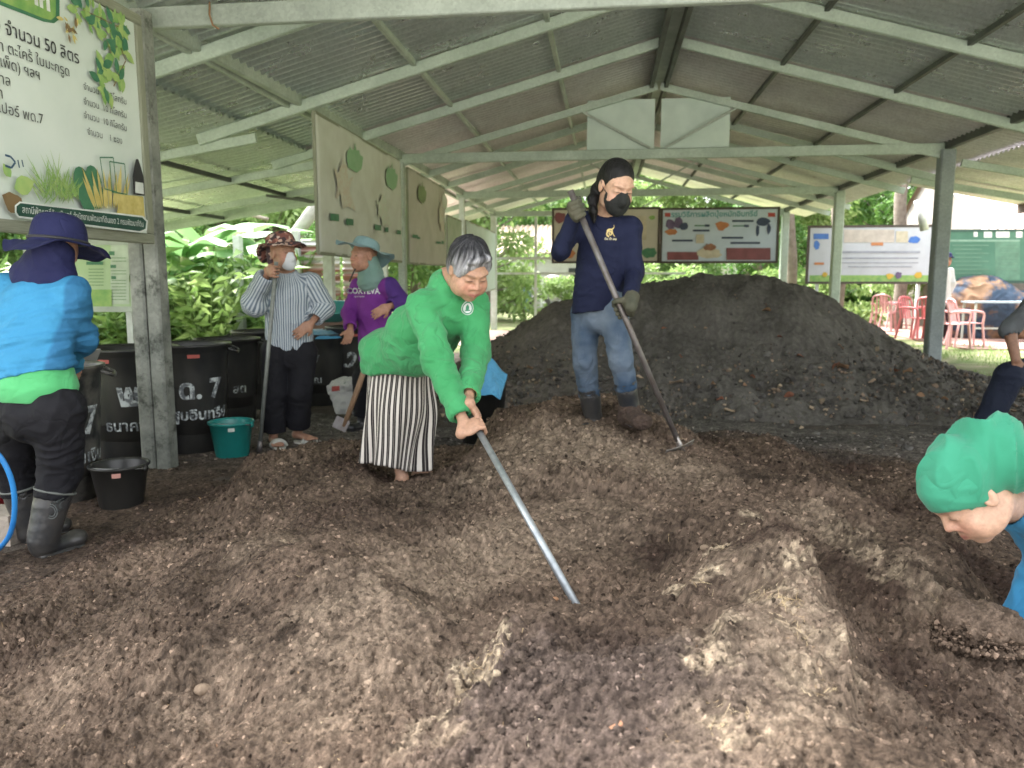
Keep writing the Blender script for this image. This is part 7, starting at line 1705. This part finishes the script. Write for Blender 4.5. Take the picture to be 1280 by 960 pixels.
M_pink = mat('faded_pink_plastic', (.68, .38, .39), .45, c2=(.60, .32, .33), scale=3); M_redc = mat('red_plastic_chair_paint', (.55, .17, .17), .45, c2=(.46, .12, .13)); M_pinkd = mat('dusty_rose_plastic', (.55, .27, .28), .5)
cha = None
for px, py, mm, rz, lab in [(1186, 434, M_pink, 1.9, 'faded pink plastic armchair nearest the thick right post, seen from the side'), (1206, 432, M_pink, 1.5, 'faded pink plastic armchair, outermost right of the row'), (1163, 424, M_redc, 2.4, 'red plastic armchair partly behind the thick post'),
                            (1143, 423, M_redc, .6, 'red plastic armchair just left of the thick post'), (1103, 413, M_pinkd, 2.6, 'dusty rose armchair, farthest left of the row'), (1116, 410, M_pinkd, 1.6, 'dusty rose armchair standing second from the left end')]:
    c = chair(mm) if cha is None else copy_tree(cha)
    if cha is not None:
        for ch in c.children:
            if ch.data.materials[0] != mm:
                ch.data = ch.data.copy(); ch.data.materials[0] = mm
    cha = cha or c
    p = atz(px, py, 0.04); c.location = (p[0], p[1], .03); c.rotation_euler = (0, 0, rz); tag(c, lab, 'chair', 'plastic chairs beyond the right posts')
# bench and table far right, dark clothing pile
p = atz(1235, 426, 0.04); root = empty('metal_table', (p[0] + .5, p[1] + .3, .03)); tag(root, 'grey tubular metal table by the green board', 'table')
for x in (-.75, .75):
    for y in (-.25, .25): g = MB(); g.beam((x, y, 0), (x, y, .74), .035, .035, (0, 1, 0)); g.build('leg', M_steel, root)
g = MB(); g.box((0, 0, .755), (1.6, .6, .03)); g.build('tabletop', mat('blue_grey_top', (.30, .38, .42), .5), root)
g = MB(); g.box((0, -.25, .25), (1.46, .03, .03)); g.build('stretcher', M_steel, root)
root = empty('covered_goods', (p[0] + .6, p[1] + 1.0, 0)); tag(root, 'heap of goods under a dark blue and brown cloth behind the metal table', 'covered goods')
surf('cloth_cover', [ell(V(p[0] + .3, p[1] + 1.2, .55), (V(1, 0, 0), V(0, 1, 0), V(0, 0, 1)), (.9, .5, .75), .05), ell(V(p[0] + 1.3, p[1] + 1.1, .4), (V(1, 0, 0), V(0, 1, 0), V(0, 0, 1)), (.8, .5, .55), .2)], .03, mat('dark_blue_brown_cloth', (.035, .06, .10), .8, c2=(.24, .14, .08), scale=1.6, amt=.95), root, disp=folds(.05, (3, 3, 3), 3))
# dark cap on the heap crest
q = aty(979, 347, 9.4); root = empty('plastic_pot', (q[0], q[1], gz2(q[0], q[1]))); tag(root, 'small black plastic pot lying on the crest of the grey heap', 'pot')
g = MB(); g.lathe([(0, 0), (.08, 0), (.11, .13), (.125, .13), (.125, .15), (.10, .15), (.07, .01), (0, .01)], seg=24); o = g.build('pot_body', M_bin, root); o.location = (0, 0, .03); o.rotation_euler = (.9, .5, 0)

# ---- things at the far end, seen between the heads
p = atz(646, 392, 0); bl_m = mat('blue_drum_plastic', (.12, .24, .38), .5, c2=(.08, .18, .3))
g = MB(); g.lathe([(0, 0), (.27, 0), (.29, .05), (.29, .3), (.30, .32), (.29, .34), (.29, .6), (.30, .62), (.29, .64), (.28, .88), (.22, .92), (0, .92)], seg=36); o = g.build('drum', bl_m); o.location = (p[0], p[1] + 2.5, 0); tag(o, 'blue plastic drum beyond the far end of the shed', 'drum')
M_tyre = mat('tyre_rubber', (.03, .03, .032), .7)
def tyre(x, y, lab, rr=.30):
    vs = []; g = MB(); A, Bn = 36, 12
    for i in range(A):
        for j in range(Bn):
            t, s_ = 6.2832 * i / A, 6.2832 * j / Bn; r2 = rr + .09 * math.cos(s_); vs.append((r2 * math.cos(t), .09 * math.sin(s_), rr + .09 + r2 * math.sin(t) * 1))
    g.add(vs, [(i * Bn + j, ((i + 1) % A) * Bn + j, ((i + 1) % A) * Bn + (j + 1) % Bn, i * Bn + (j + 1) % Bn) for i in range(A) for j in range(Bn)], 0, True)
    o = g.build('tyre', M_tyre); o.location = (x, y, -.1); tag(o, lab, 'tyre', 'old tyres half buried beyond the shed')
tyre(p[0] - .1, p[1] - .2, 'half buried tyre in front of the blue drum'); tyre(p[0] + .85, p[1] - .1, 'half buried tyre, second from the white corner post', .33); tyre(p[0] + 1.9, p[1] + .1, 'half buried tyre closest to the dark heap'); tyre(p[0] - 1.5, p[1] + .3, 'half buried tyre left of the white corner post')
root = empty('trolley', (p[0] + 1.2, p[1] + 1.8, 0)); tag(root, 'pale metal trolley frame loaded with grey sacks beyond the far end', 'trolley')
for x in (-.45, .45):
    for y in (-.3, .3): g = MB(); g.beam((x, y, 0), (x * .8, y, 1.15), .04, .04, (0, 1, 0)); g.build('leg', M_postw, root)
for z, w_ in ((.35, .9), (.75, .82), (1.15, .74)): g = MB(); g.box((0, 0, z), (w_, .62, .03)); g.build('shelf', M_postw, root)
surf('sack_load', [ell(V(p[0] + 1.2, p[1] + 1.8, z), (V(1, 0, 0), V(0, 1, 0), V(0, 0, 1)), (.33, .26, .14), .03) for z in (.48, .62, .88, 1.02, 1.28)], .03, mat('grey_sacking', (.22, .20, .22), .8, c2=(.35, .33, .33)), root, disp=folds(.03, (6, 6, 6), 3))
# a far low building seen above the rails, and the neighbour roof at right
def building(x, y, w, d, h, roofh, wallm, roofm, label, rz=0, name='farm_building'):
    root = empty(name, (x, y, 0), rz); tag(root, label, 'building')
    g = MB(); g.box((0, 0, h / 2), (w, d, h)); g.build('wall', wallm, root)
    for s_ in (-1, 1):
        g = MB(); g.beam((0, s_ * (d / 4 + .12), h + roofh / 2), (0.01, s_ * (d / 4 + .12), h + roofh / 2), .1, .1); g = MB()
        a = V(-w / 2 - .4, 0, h + roofh); b_ = V(w / 2 + .4, 0, h + roofh); c = V(w / 2 + .4, s_ * (d / 2 + .5), h - .1); e = V(-w / 2 - .4, s_ * (d / 2 + .5), h - .1)
        n_ = 60; vs = []
        for i in range(n_ * 2 + 1):
            t = i / (2 * n_); o_ = .035 * (1 if i % 2 else -1); vs += [tuple(a * (1 - t) + b_ * t + V(0, 0, o_)), tuple(e * (1 - t) + c * t + V(0, 0, o_))]
        g.add(vs, [(2 * i, 2 * i + 2, 2 * i + 3, 2 * i + 1) for i in range(2 * n_)]); g.build('roof', roofm, root)
    for s_ in (-1, 1):
        g = MB(); xe_ = s_ * (w / 2 + .30); g.add([(xe_, -d / 2 - .3, h - .05), (xe_, d / 2 + .3, h - .05), (xe_, 0, h + roofh - .08), (xe_ - s_ * .06, -d / 2 - .3, h - .05), (xe_ - s_ * .06, d / 2 + .3, h - .05), (xe_ - s_ * .06, 0, h + roofh - .08)], [(0, 1, 2), (5, 4, 3), (0, 3, 4, 1), (1, 4, 5, 2), (2, 5, 3, 0)]); g.build('gable', wallm, root)
    for x_ in (-w * .3, 0, w * .3):
        g = MB(); g.box((x_, -d / 2 - .02, h * .5), (1.0, .05, 1.0)); f = g.build('window', mat('dark_opening', (.03, .035, .035), .4), root)
    return root
M_rustroof = mat('red_streaked_roof', (.33, .29, .285), .5, c2=(.28, .12, .09), scale=.9, amt=.7, detail=4, stretch=(1.2, .12, .12))
M_wallp = mat('pale_plaster', (.60, .60, .58), .8, c2=(.45, .44, .42), scale=2)
building(13.0, 20.5, 9.5, 5.0, 2.35, 1.7, mat('dim_wall', (.30, .27, .25), .8), M_rustroof, 'neighbouring open building with pale roof streaked rust red, beyond the right eave')
building(-1.0, 34, 12, 6, 2.4, 1.2, M_wallp, mat('buff_roof', (.35, .27, .2), .7), 'low white farm building far beyond the end of the shed')
# white plastic downpipe by the neighbour roof
g = MB(); a_, b_ = aty(1148, 250, 14.0), aty(1156, 288, 14.0); g.tube([a_, a_ * .5 + b_ * .5, b_], .07, 14); tag(g.build('downpipe', mat('white_pvc', (.75, .76, .76), .35)), 'short white plastic pipe hanging by the neighbouring roof', 'pipe')
# rusty corrugated fence at left, behind the purple woman
root = empty('tin_fence', (-6.6, 12.2, 0)); tag(root, 'rusty pink and white corrugated tin fence behind the woman in purple', 'fence')
M_tin = mat('rust_pink_tin', (.60, .62, .64), .5, c2=(.30, .13, .11), scale=1.3, amt=.85, stretch=(.25, 1, 5))
for k, (x0_, x1_) in enumerate([(1.55, 2.3), (2.34, 3.1)]):
    nz = 120; vs = []; g = MB()
    for i in range(nz + 1):
        z = .1 + 1.75 * i / nz; o_ = .02 * math.sin(i / nz * 1.75 / .10 * 6.283); vs += [(x0_, o_ + .02 * k, z), (x1_, o_ + .02 * k, z)]
    g.add(vs, [(2 * i, 2 * i + 1, 2 * i + 3, 2 * i + 2) for i in range(nz)], 0, True); g.build('tin_sheet', M_tin, root)
for x_ in (1.6, 3.05): g = MB(); g.beam((x_, -.07, 0), (x_, -.07, 2.0), .12, .08, (0, 1, 0)); g.build('fence_post', M_postw, root)
p = atz(412, 440, 0)
g = MB(); q = aty(412, 360, 10.8); g.beam((q[0], q[1], 0), (q[0], q[1], 2.3), .13, .13, (0, 1, 0)); tag(g.build('white_post', M_postw), 'white painted post seen right of the striped shirt', 'post')
q = aty(298, 320, 12.5); g = MB(); g.beam((q[0], q[1], 0), (q[0], q[1], 1.95), .12, .12, (0, 1, 0)); tag(g.build('white_post', M_postw), 'short white post standing in the garden plants left of the floral hat', 'post')
g = MB(); a_, b_ = aty(372, 290, 14), aty(405, 245, 14); g.tube([a_ - (b_ - a_) * .8, b_ + (b_ - a_)], .12, 10); tag(g.build('leaning_trunk', mat('pale_bark', (.42, .40, .38), .8)), 'pale leaning bare trunk behind the first map banner', 'trunk')
g = MB(); a_, b_ = aty(285, 262, 12), aty(335, 274, 12); g.tube([a_, b_], .03, 8); tag(g.build('bamboo_pole', mat('dry_bamboo', (.4, .34, .28), .7)), 'thin dry bamboo pole lying across the garden plants', 'pole')
# ================================================================== TREES AND PLANTS
prng = np.random.RandomState(21)
def leaf_mat(name, c, c2, trans=.35):
    m, nt, b = new_mat(name); N = nt.nodes; L = nt.links
    oi = N.new('ShaderNodeVertexColor'); oi.layer_name = 'Col'; mx = N.new('ShaderNodeMix'); mx.data_type = 'RGBA'
    sx = N.new('ShaderNodeSeparateColor'); L.new(oi.outputs[0], sx.inputs[0]); L.new(sx.outputs[0], mx.inputs[0]); mx.inputs[6].default_value = (*c, 1); mx.inputs[7].default_value = (*c2, 1)
    L.new(mx.outputs[2], b.inputs['Base Color']); b.inputs['Roughness'].default_value = .5
    t = N.new('ShaderNodeBsdfTranslucent'); L.new(mx.outputs[2], t.inputs[0]); ms = N.new('ShaderNodeMixShader'); ms.inputs[0].default_value = trans
    L.new(b.outputs[0], ms.inputs[1]); L.new(t.outputs[0], ms.inputs[2]); L.new(ms.outputs[0], N['Material Output'].inputs[0]); return m
ML = [leaf_mat('fresh_leaf', (.09, .19, .05), (.20, .31, .09)), leaf_mat('mid_leaf', (.05, .14, .025), (.12, .24, .05)), leaf_mat('lime_leaf', (.16, .27, .07), (.30, .40, .15)), leaf_mat('banana_leaf', (.10, .24, .08), (.22, .36, .14))]
M_bark = mat('grey_bark', (.20, .17, .14), .9, c2=(.11, .09, .07), scale=9, bump=.5, bscale=30)
def leaves(name, P_, N_, size, m, parent=None, asp=.42, bend=.25):
    """one folded leaf (two quads) at each point P_, along direction N_"""
    n = len(P_); d = N_ / np.linalg.norm(N_, axis=1)[:, None]; s_ = np.cross(d, prng.normal(size=(n, 3))); s_ /= np.linalg.norm(s_, axis=1)[:, None]; u = np.cross(s_, d)
    sz = size * prng.uniform(.6, 1.3, n)[:, None]; w = sz * asp * .5
    V_ = np.stack([P_, P_ + d * sz * .45 + s_ * w - u * w * bend, P_ + d * sz - u * sz * bend, P_ + d * sz * .45 - s_ * w - u * w * bend], 1)
    q = np.arange(n * 4).reshape(n, 4); c = np.repeat(prng.uniform(0, 1, n), 4)[:, None] * np.ones((1, 3))
    return big_mesh(name, V_.reshape(-1, 3), q, m, parent, smooth=False, cols=c)
def make_tree(h, cr, nl, m, size, clumps=26, base=.35):
    root = empty('tree', (0, 0, 0)); g = MB()
    tr = [V(0, 0, 0), V(.05, 0, h * .3), V(-.05, .05, h * .6), V(0, 0, h * .92)]; tp = tube_path(tr, 5); g.tube(tp, [.16 * (1 - .8 * i / len(tp)) * h / 6 for i in range(len(tp))], 9)
    cs_ = []
    for k in range(clumps):
        a = prng.rand() * 6.283; z = h * (base + (1 - base) * prng.rand()); rr = cr * (1 - .55 * ((z / h - base) / (1 - base)) ** 2) * prng.uniform(.3, 1); c = V(math.cos(a) * rr, math.sin(a) * rr, z); cs_.append(c)
        s0 = V(0, 0, z * .75); g.tube([s0, s0 * .5 + c * .5 + V(0, 0, -.1), c], [.04 * h / 6, .025 * h / 6, .01], 5)
    g.build('trunk', M_bark, root)
    per = nl // clumps; P_, D_ = [], []
    for c in cs_:
        r = cr * prng.uniform(.22, .42); q = prng.normal(size=(per, 3)); q /= np.linalg.norm(q, axis=1)[:, None]; rad = r * prng.uniform(.35, 1.05, per)[:, None]
        P_.append(c + q * rad * np.array([1, 1, .7])); D_.append(q + prng.normal(size=(per, 3)) * .7 + np.array([0, 0, -.3]))
    leaves('crown', np.concatenate(P_), np.concatenate(D_), size, m, root); return root
T1 = make_tree(7.5, 2.6, 7000, ML[1], .26); T2 = make_tree(5.5, 2.2, 6000, ML[0], .26, base=.2); T3 = make_tree(6.5, 2.4, 6000, ML[2], .28, base=.15)
protos = [T1, T2, T3]; first = [True] * 3
kindl = ['dark leaved', 'bright green', 'lime green']
spots = []
for i in range(15): spots.append((-26 + i * 3.6 + prng.uniform(-1, 1), 30 + prng.uniform(-2, 6), prng.uniform(.8, 1.3)))
for i in range(9): spots.append((-16 + i * 1.6 + prng.uniform(-.5, .5) - (.2 if i else 0), 16.5 + prng.uniform(-1.5, 3) + max(0, i - 4) * 1.3, prng.uniform(.6, .95)))
spots += [(-15, 16, .8), (-17, 14, .9), (-12.2, 17.6, .75), (-19, 12, 1.0), (2.8, 27, .6), (6.3, 25.5, .7), (9.5, 27, .9), (12.0, 29, 1), (18.5, 27, 1.1), (21, 22, 1.1), (23, 17, 1.1), (17, 30, 1.1), (4.6, 24.0, .5), (-4.5, 25, .7), (.5, 27.5, .7)]
side = lambda x: 'behind the left garden' if x < -3 else ('beyond the far end of the shed' if x < 5 else 'behind the green board and chairs')
used_l = {}
for i, (x, y, s_) in enumerate(spots):
    k = i % 3; t = protos[k]
    if first[k]: first[k] = False
    else: t = copy_tree(t)
    t.location = (x, y, -.1); t.scale = (s_, s_, s_); t.rotation_euler = (0, 0, prng.rand() * 6.28)
    tag(t, f'{kindl[k]} leafy tree {side(x)}', 'tree', f'{kindl[k]} trees {side(x)}')
# ginger-like clumps with long blades, in the garden left
def clump(nst, h, m, blade, asp=.22):
    root = empty('leafy_plant', (0, 0, 0)); g = MB(); P_, D_ = [], []
    for k in range(nst):
        a = prng.rand() * 6.283; r0 = .18 * prng.rand(); hh = h * prng.uniform(.6, 1.1); o_ = V(math.cos(a), math.sin(a), 0); ln = prng.uniform(.15, .45) * hh
        pts = [o_ * r0, o_ * (r0 + ln * .3) + V(0, 0, hh * .5), o_ * (r0 + ln) + V(0, 0, hh)]; g.tube(pts, [.012, .009, .005], 5)
        for j in range(14):
            t = .2 + .8 * j / 13; p = pts[0] * (1 - t) ** 2 + 2 * pts[1] * t * (1 - t) + pts[2] * t * t; b = a + (1.4 if j % 2 else -1.4) + prng.normal() * .4
            P_.append(p); D_.append(V(math.cos(b), math.sin(b), prng.uniform(.0, .7)))
    g.build('stems', mat('green_stem', (.12, .2, .05), .6), root)
    o = leaves('leaves', np.array(P_), np.array(D_), blade, m, root, asp=asp, bend=.5); return root
G1 = clump(18, 1.2, ML[0], .27, .26); G2 = clump(18, 1.0, ML[2], .21, .42)
gp = [G1, G2]; fg = [True, True]; n_ = 0
for y0_, cnt in ((11.9, 9), (12.9, 10), (14.0, 11), (15.4, 12)):
    for i in range(cnt):
        x = -4.9 - (y0_ - 11.9) * .2 - i * .62 + prng.uniform(-.2, .2); y = y0_ + prng.uniform(-.4, .4)
        k = (i + int(y0_)) % 2; t = gp[k]
        if fg[k]: fg[k] = False
        else: t = copy_tree(t)
        s_ = prng.uniform(.85, 1.25) * (.7 + .04 * y0_); t.location = (x, y, 0); t.scale = (s_,) * 3; t.rotation_euler = (0, 0, prng.rand() * 6.28)
        tag(t, ['long bladed green plant in the garden beyond the bins', 'broad bladed lime plant in the garden beyond the bins'][k], 'plant', ['long bladed plants beyond the bins', 'broad bladed plants beyond the bins'][k])
# banana plants
def banana():
    root = empty('banana_plant', (0, 0, 0)); g = MB(); g.tube([V(0, 0, 0), V(.02, 0, .7), V(0, 0, 1.5)], [.11, .09, .06], 10); g.build('stem', mat('banana_stem', (.22, .30, .12), .6, c2=(.3, .28, .14)), root)
    for k in range(8):
        a = k * .8 + prng.uniform(-.2, .2); el = prng.uniform(.5, 1.2); L_ = prng.uniform(1.1, 1.6); d = V(math.cos(a), math.sin(a), 0); sd_ = V(-math.sin(a), math.cos(a), 0); n = 14; vs, cs_ = [], []
        for i in range(n + 1):
            t = i / n; p = V(0, 0, 1.35) + d * L_ * t * math.cos(el * (1 - .6 * t)) + V(0, 0, L_ * (t * math.sin(el) - .55 * t * t)); w = .17 * math.sin(math.pi * min(1, t * .94 + .04)) ** .6 * (0.15 if t < .12 else 1)
            for s_ in (-1, 0, 1): vs.append(p + sd_ * w * s_ - V(0, 0, .10 * abs(s_) * w / .24 + .03 * math.sin(14 * t + k) * abs(s_))); cs_.append(.3 + .5 * abs(s_) * (.5 + .5 * math.sin(20 * t)))
        q = [(3 * i + j, 3 * i + j + 1, 3 * i + j + 4, 3 * i + j + 3) for i in range(n) for j in (0, 1)]
        big_mesh('leaf', np.array(vs), np.array(q), ML[3], root, cols=np.array(cs_)[:, None] * np.ones((1, 3)))
    return root
B0 = banana()
for i, (px, y, s_, lab) in enumerate([(235, 12.6, 1.15, 'banana plant with wide pale leaves just right of the concrete post'), (268, 13.9, 1.3, 'banana plant behind the short white post'), (325, 14.4, 1.2, 'banana plant behind the floral hat'), (205, 12.2, .85, 'young banana plant hidden partly by the concrete post'), (150, 13.0, 1.1, 'banana plant beyond the leaflet board')]):
    t = B0 if i == 0 else copy_tree(B0); q = aty(px, 400, y); t.location = (q[0], q[1], 0); t.scale = (s_,) * 3; t.rotation_euler = (0, 0, i * 1.3); tag(t, lab, 'banana plant')
# low shrubs beyond the chairs and the far end
S1 = make_tree(1.5, .9, 2200, ML[2], .14, clumps=14, base=.1); S1.name = 'shrub'
S1.children[0].name = 'stems' if S1.children[0].name.startswith('trunk') else S1.children[0].name
for i in range(30):
    if i < 11: x, y = 4.6 + i * 1.5, 21.5 + prng.uniform(-.6, 1.0)
    elif i < 18: x, y = -4.8 + (i - 11) * 1.15, 23 + prng.uniform(-.6, 1.5)
    else: x, y = -6.0 - (i - 18) * .9, 17.0 + prng.uniform(-.8, .9)
    t = S1 if i == 0 else copy_tree(S1); s_ = prng.uniform(.7, 1.25); t.location = (x, y, 0); t.scale = (s_,) * 3; t.rotation_euler = (0, 0, prng.rand() * 6.28)
    w_ = 0 if i < 11 else (1 if i < 18 else 2)
    tag(t, ['lime green shrub in the row behind the plastic chairs', 'lime green shrub beyond the half buried tyres', 'lime green shrub at the back of the left garden'][w_], 'shrub', ['shrubs behind the plastic chairs', 'shrubs beyond the tyres', 'shrubs at the back of the left garden'][w_])
# grey trunks near the board
for px, y, lab in ((985, 20.5, 'pale slender trunk seen beside the poster board'), (1045, 19.5, 'grey tree trunk between the far right posts'), (1122, 20.0, 'grey tree trunk below the long pale notice board')):
    q = aty(px, 380, y); g = MB(); g.tube(tube_path([V(q[0], y, 0), V(q[0] + .05, y, 1.5), V(q[0] - .1, y, 3.2), V(q[0] + .1, y, 5)], 4), .14, 10); tag(g.build('bare_tree', M_bark), lab, 'tree trunk')
# far hedge mass
n = 60000; x = prng.uniform(-45, 50, n); y = 42 + prng.normal(size=n) * 1.2; z = np.abs(prng.normal(size=n)) * 3.2 * (1 + .4 * perlin(x * .15, 0 * x, 3)); z = np.minimum(z, 9)
o = leaves('far_woods', np.stack([x, y, z], 1), prng.normal(size=(n, 3)), .75, ML[1], asp=.7); tag(o, 'far green mass of trees closing the view beyond the farm', 'woods', kind='stuff')
# grass tufts outside the right posts
n = 9000; x = prng.uniform(4.4, 9.5, n); y = prng.uniform(7.5, 15, n); k_ = (perlin(x * .9, y * .9, 2) > -.1); x, y = x[k_], y[k_]; n = len(x)
o = leaves('grass', np.stack([x, y, 0 * x], 1), np.stack([prng.normal(size=n) * .4, prng.normal(size=n) * .4, np.ones(n)], 1), .08, ML[2], asp=.12); tag(o, 'short grass growing between the right posts and the chairs', 'grass', kind='stuff')

# several of one kind in a row: tell them apart by order across the view
ORD = ['first', 'second', 'third', 'fourth', 'fifth', 'sixth', 'seventh', 'eighth', 'ninth', 'tenth', 'eleventh', 'twelfth']
by = {}
for o in scene.objects:
    if o.parent is None and o.get('group') and o.get('category') in ('tree', 'shrub'): by.setdefault(o['label'], []).append(o)
for lab, L_ in by.items():
    if 1 < len(L_) <= 12:
        L_.sort(key=lambda o: math.atan2(o.location.x, o.location.y))
        for i, o in enumerate(L_): o['label'] = lab + ', ' + ORD[i] + ' from the left'
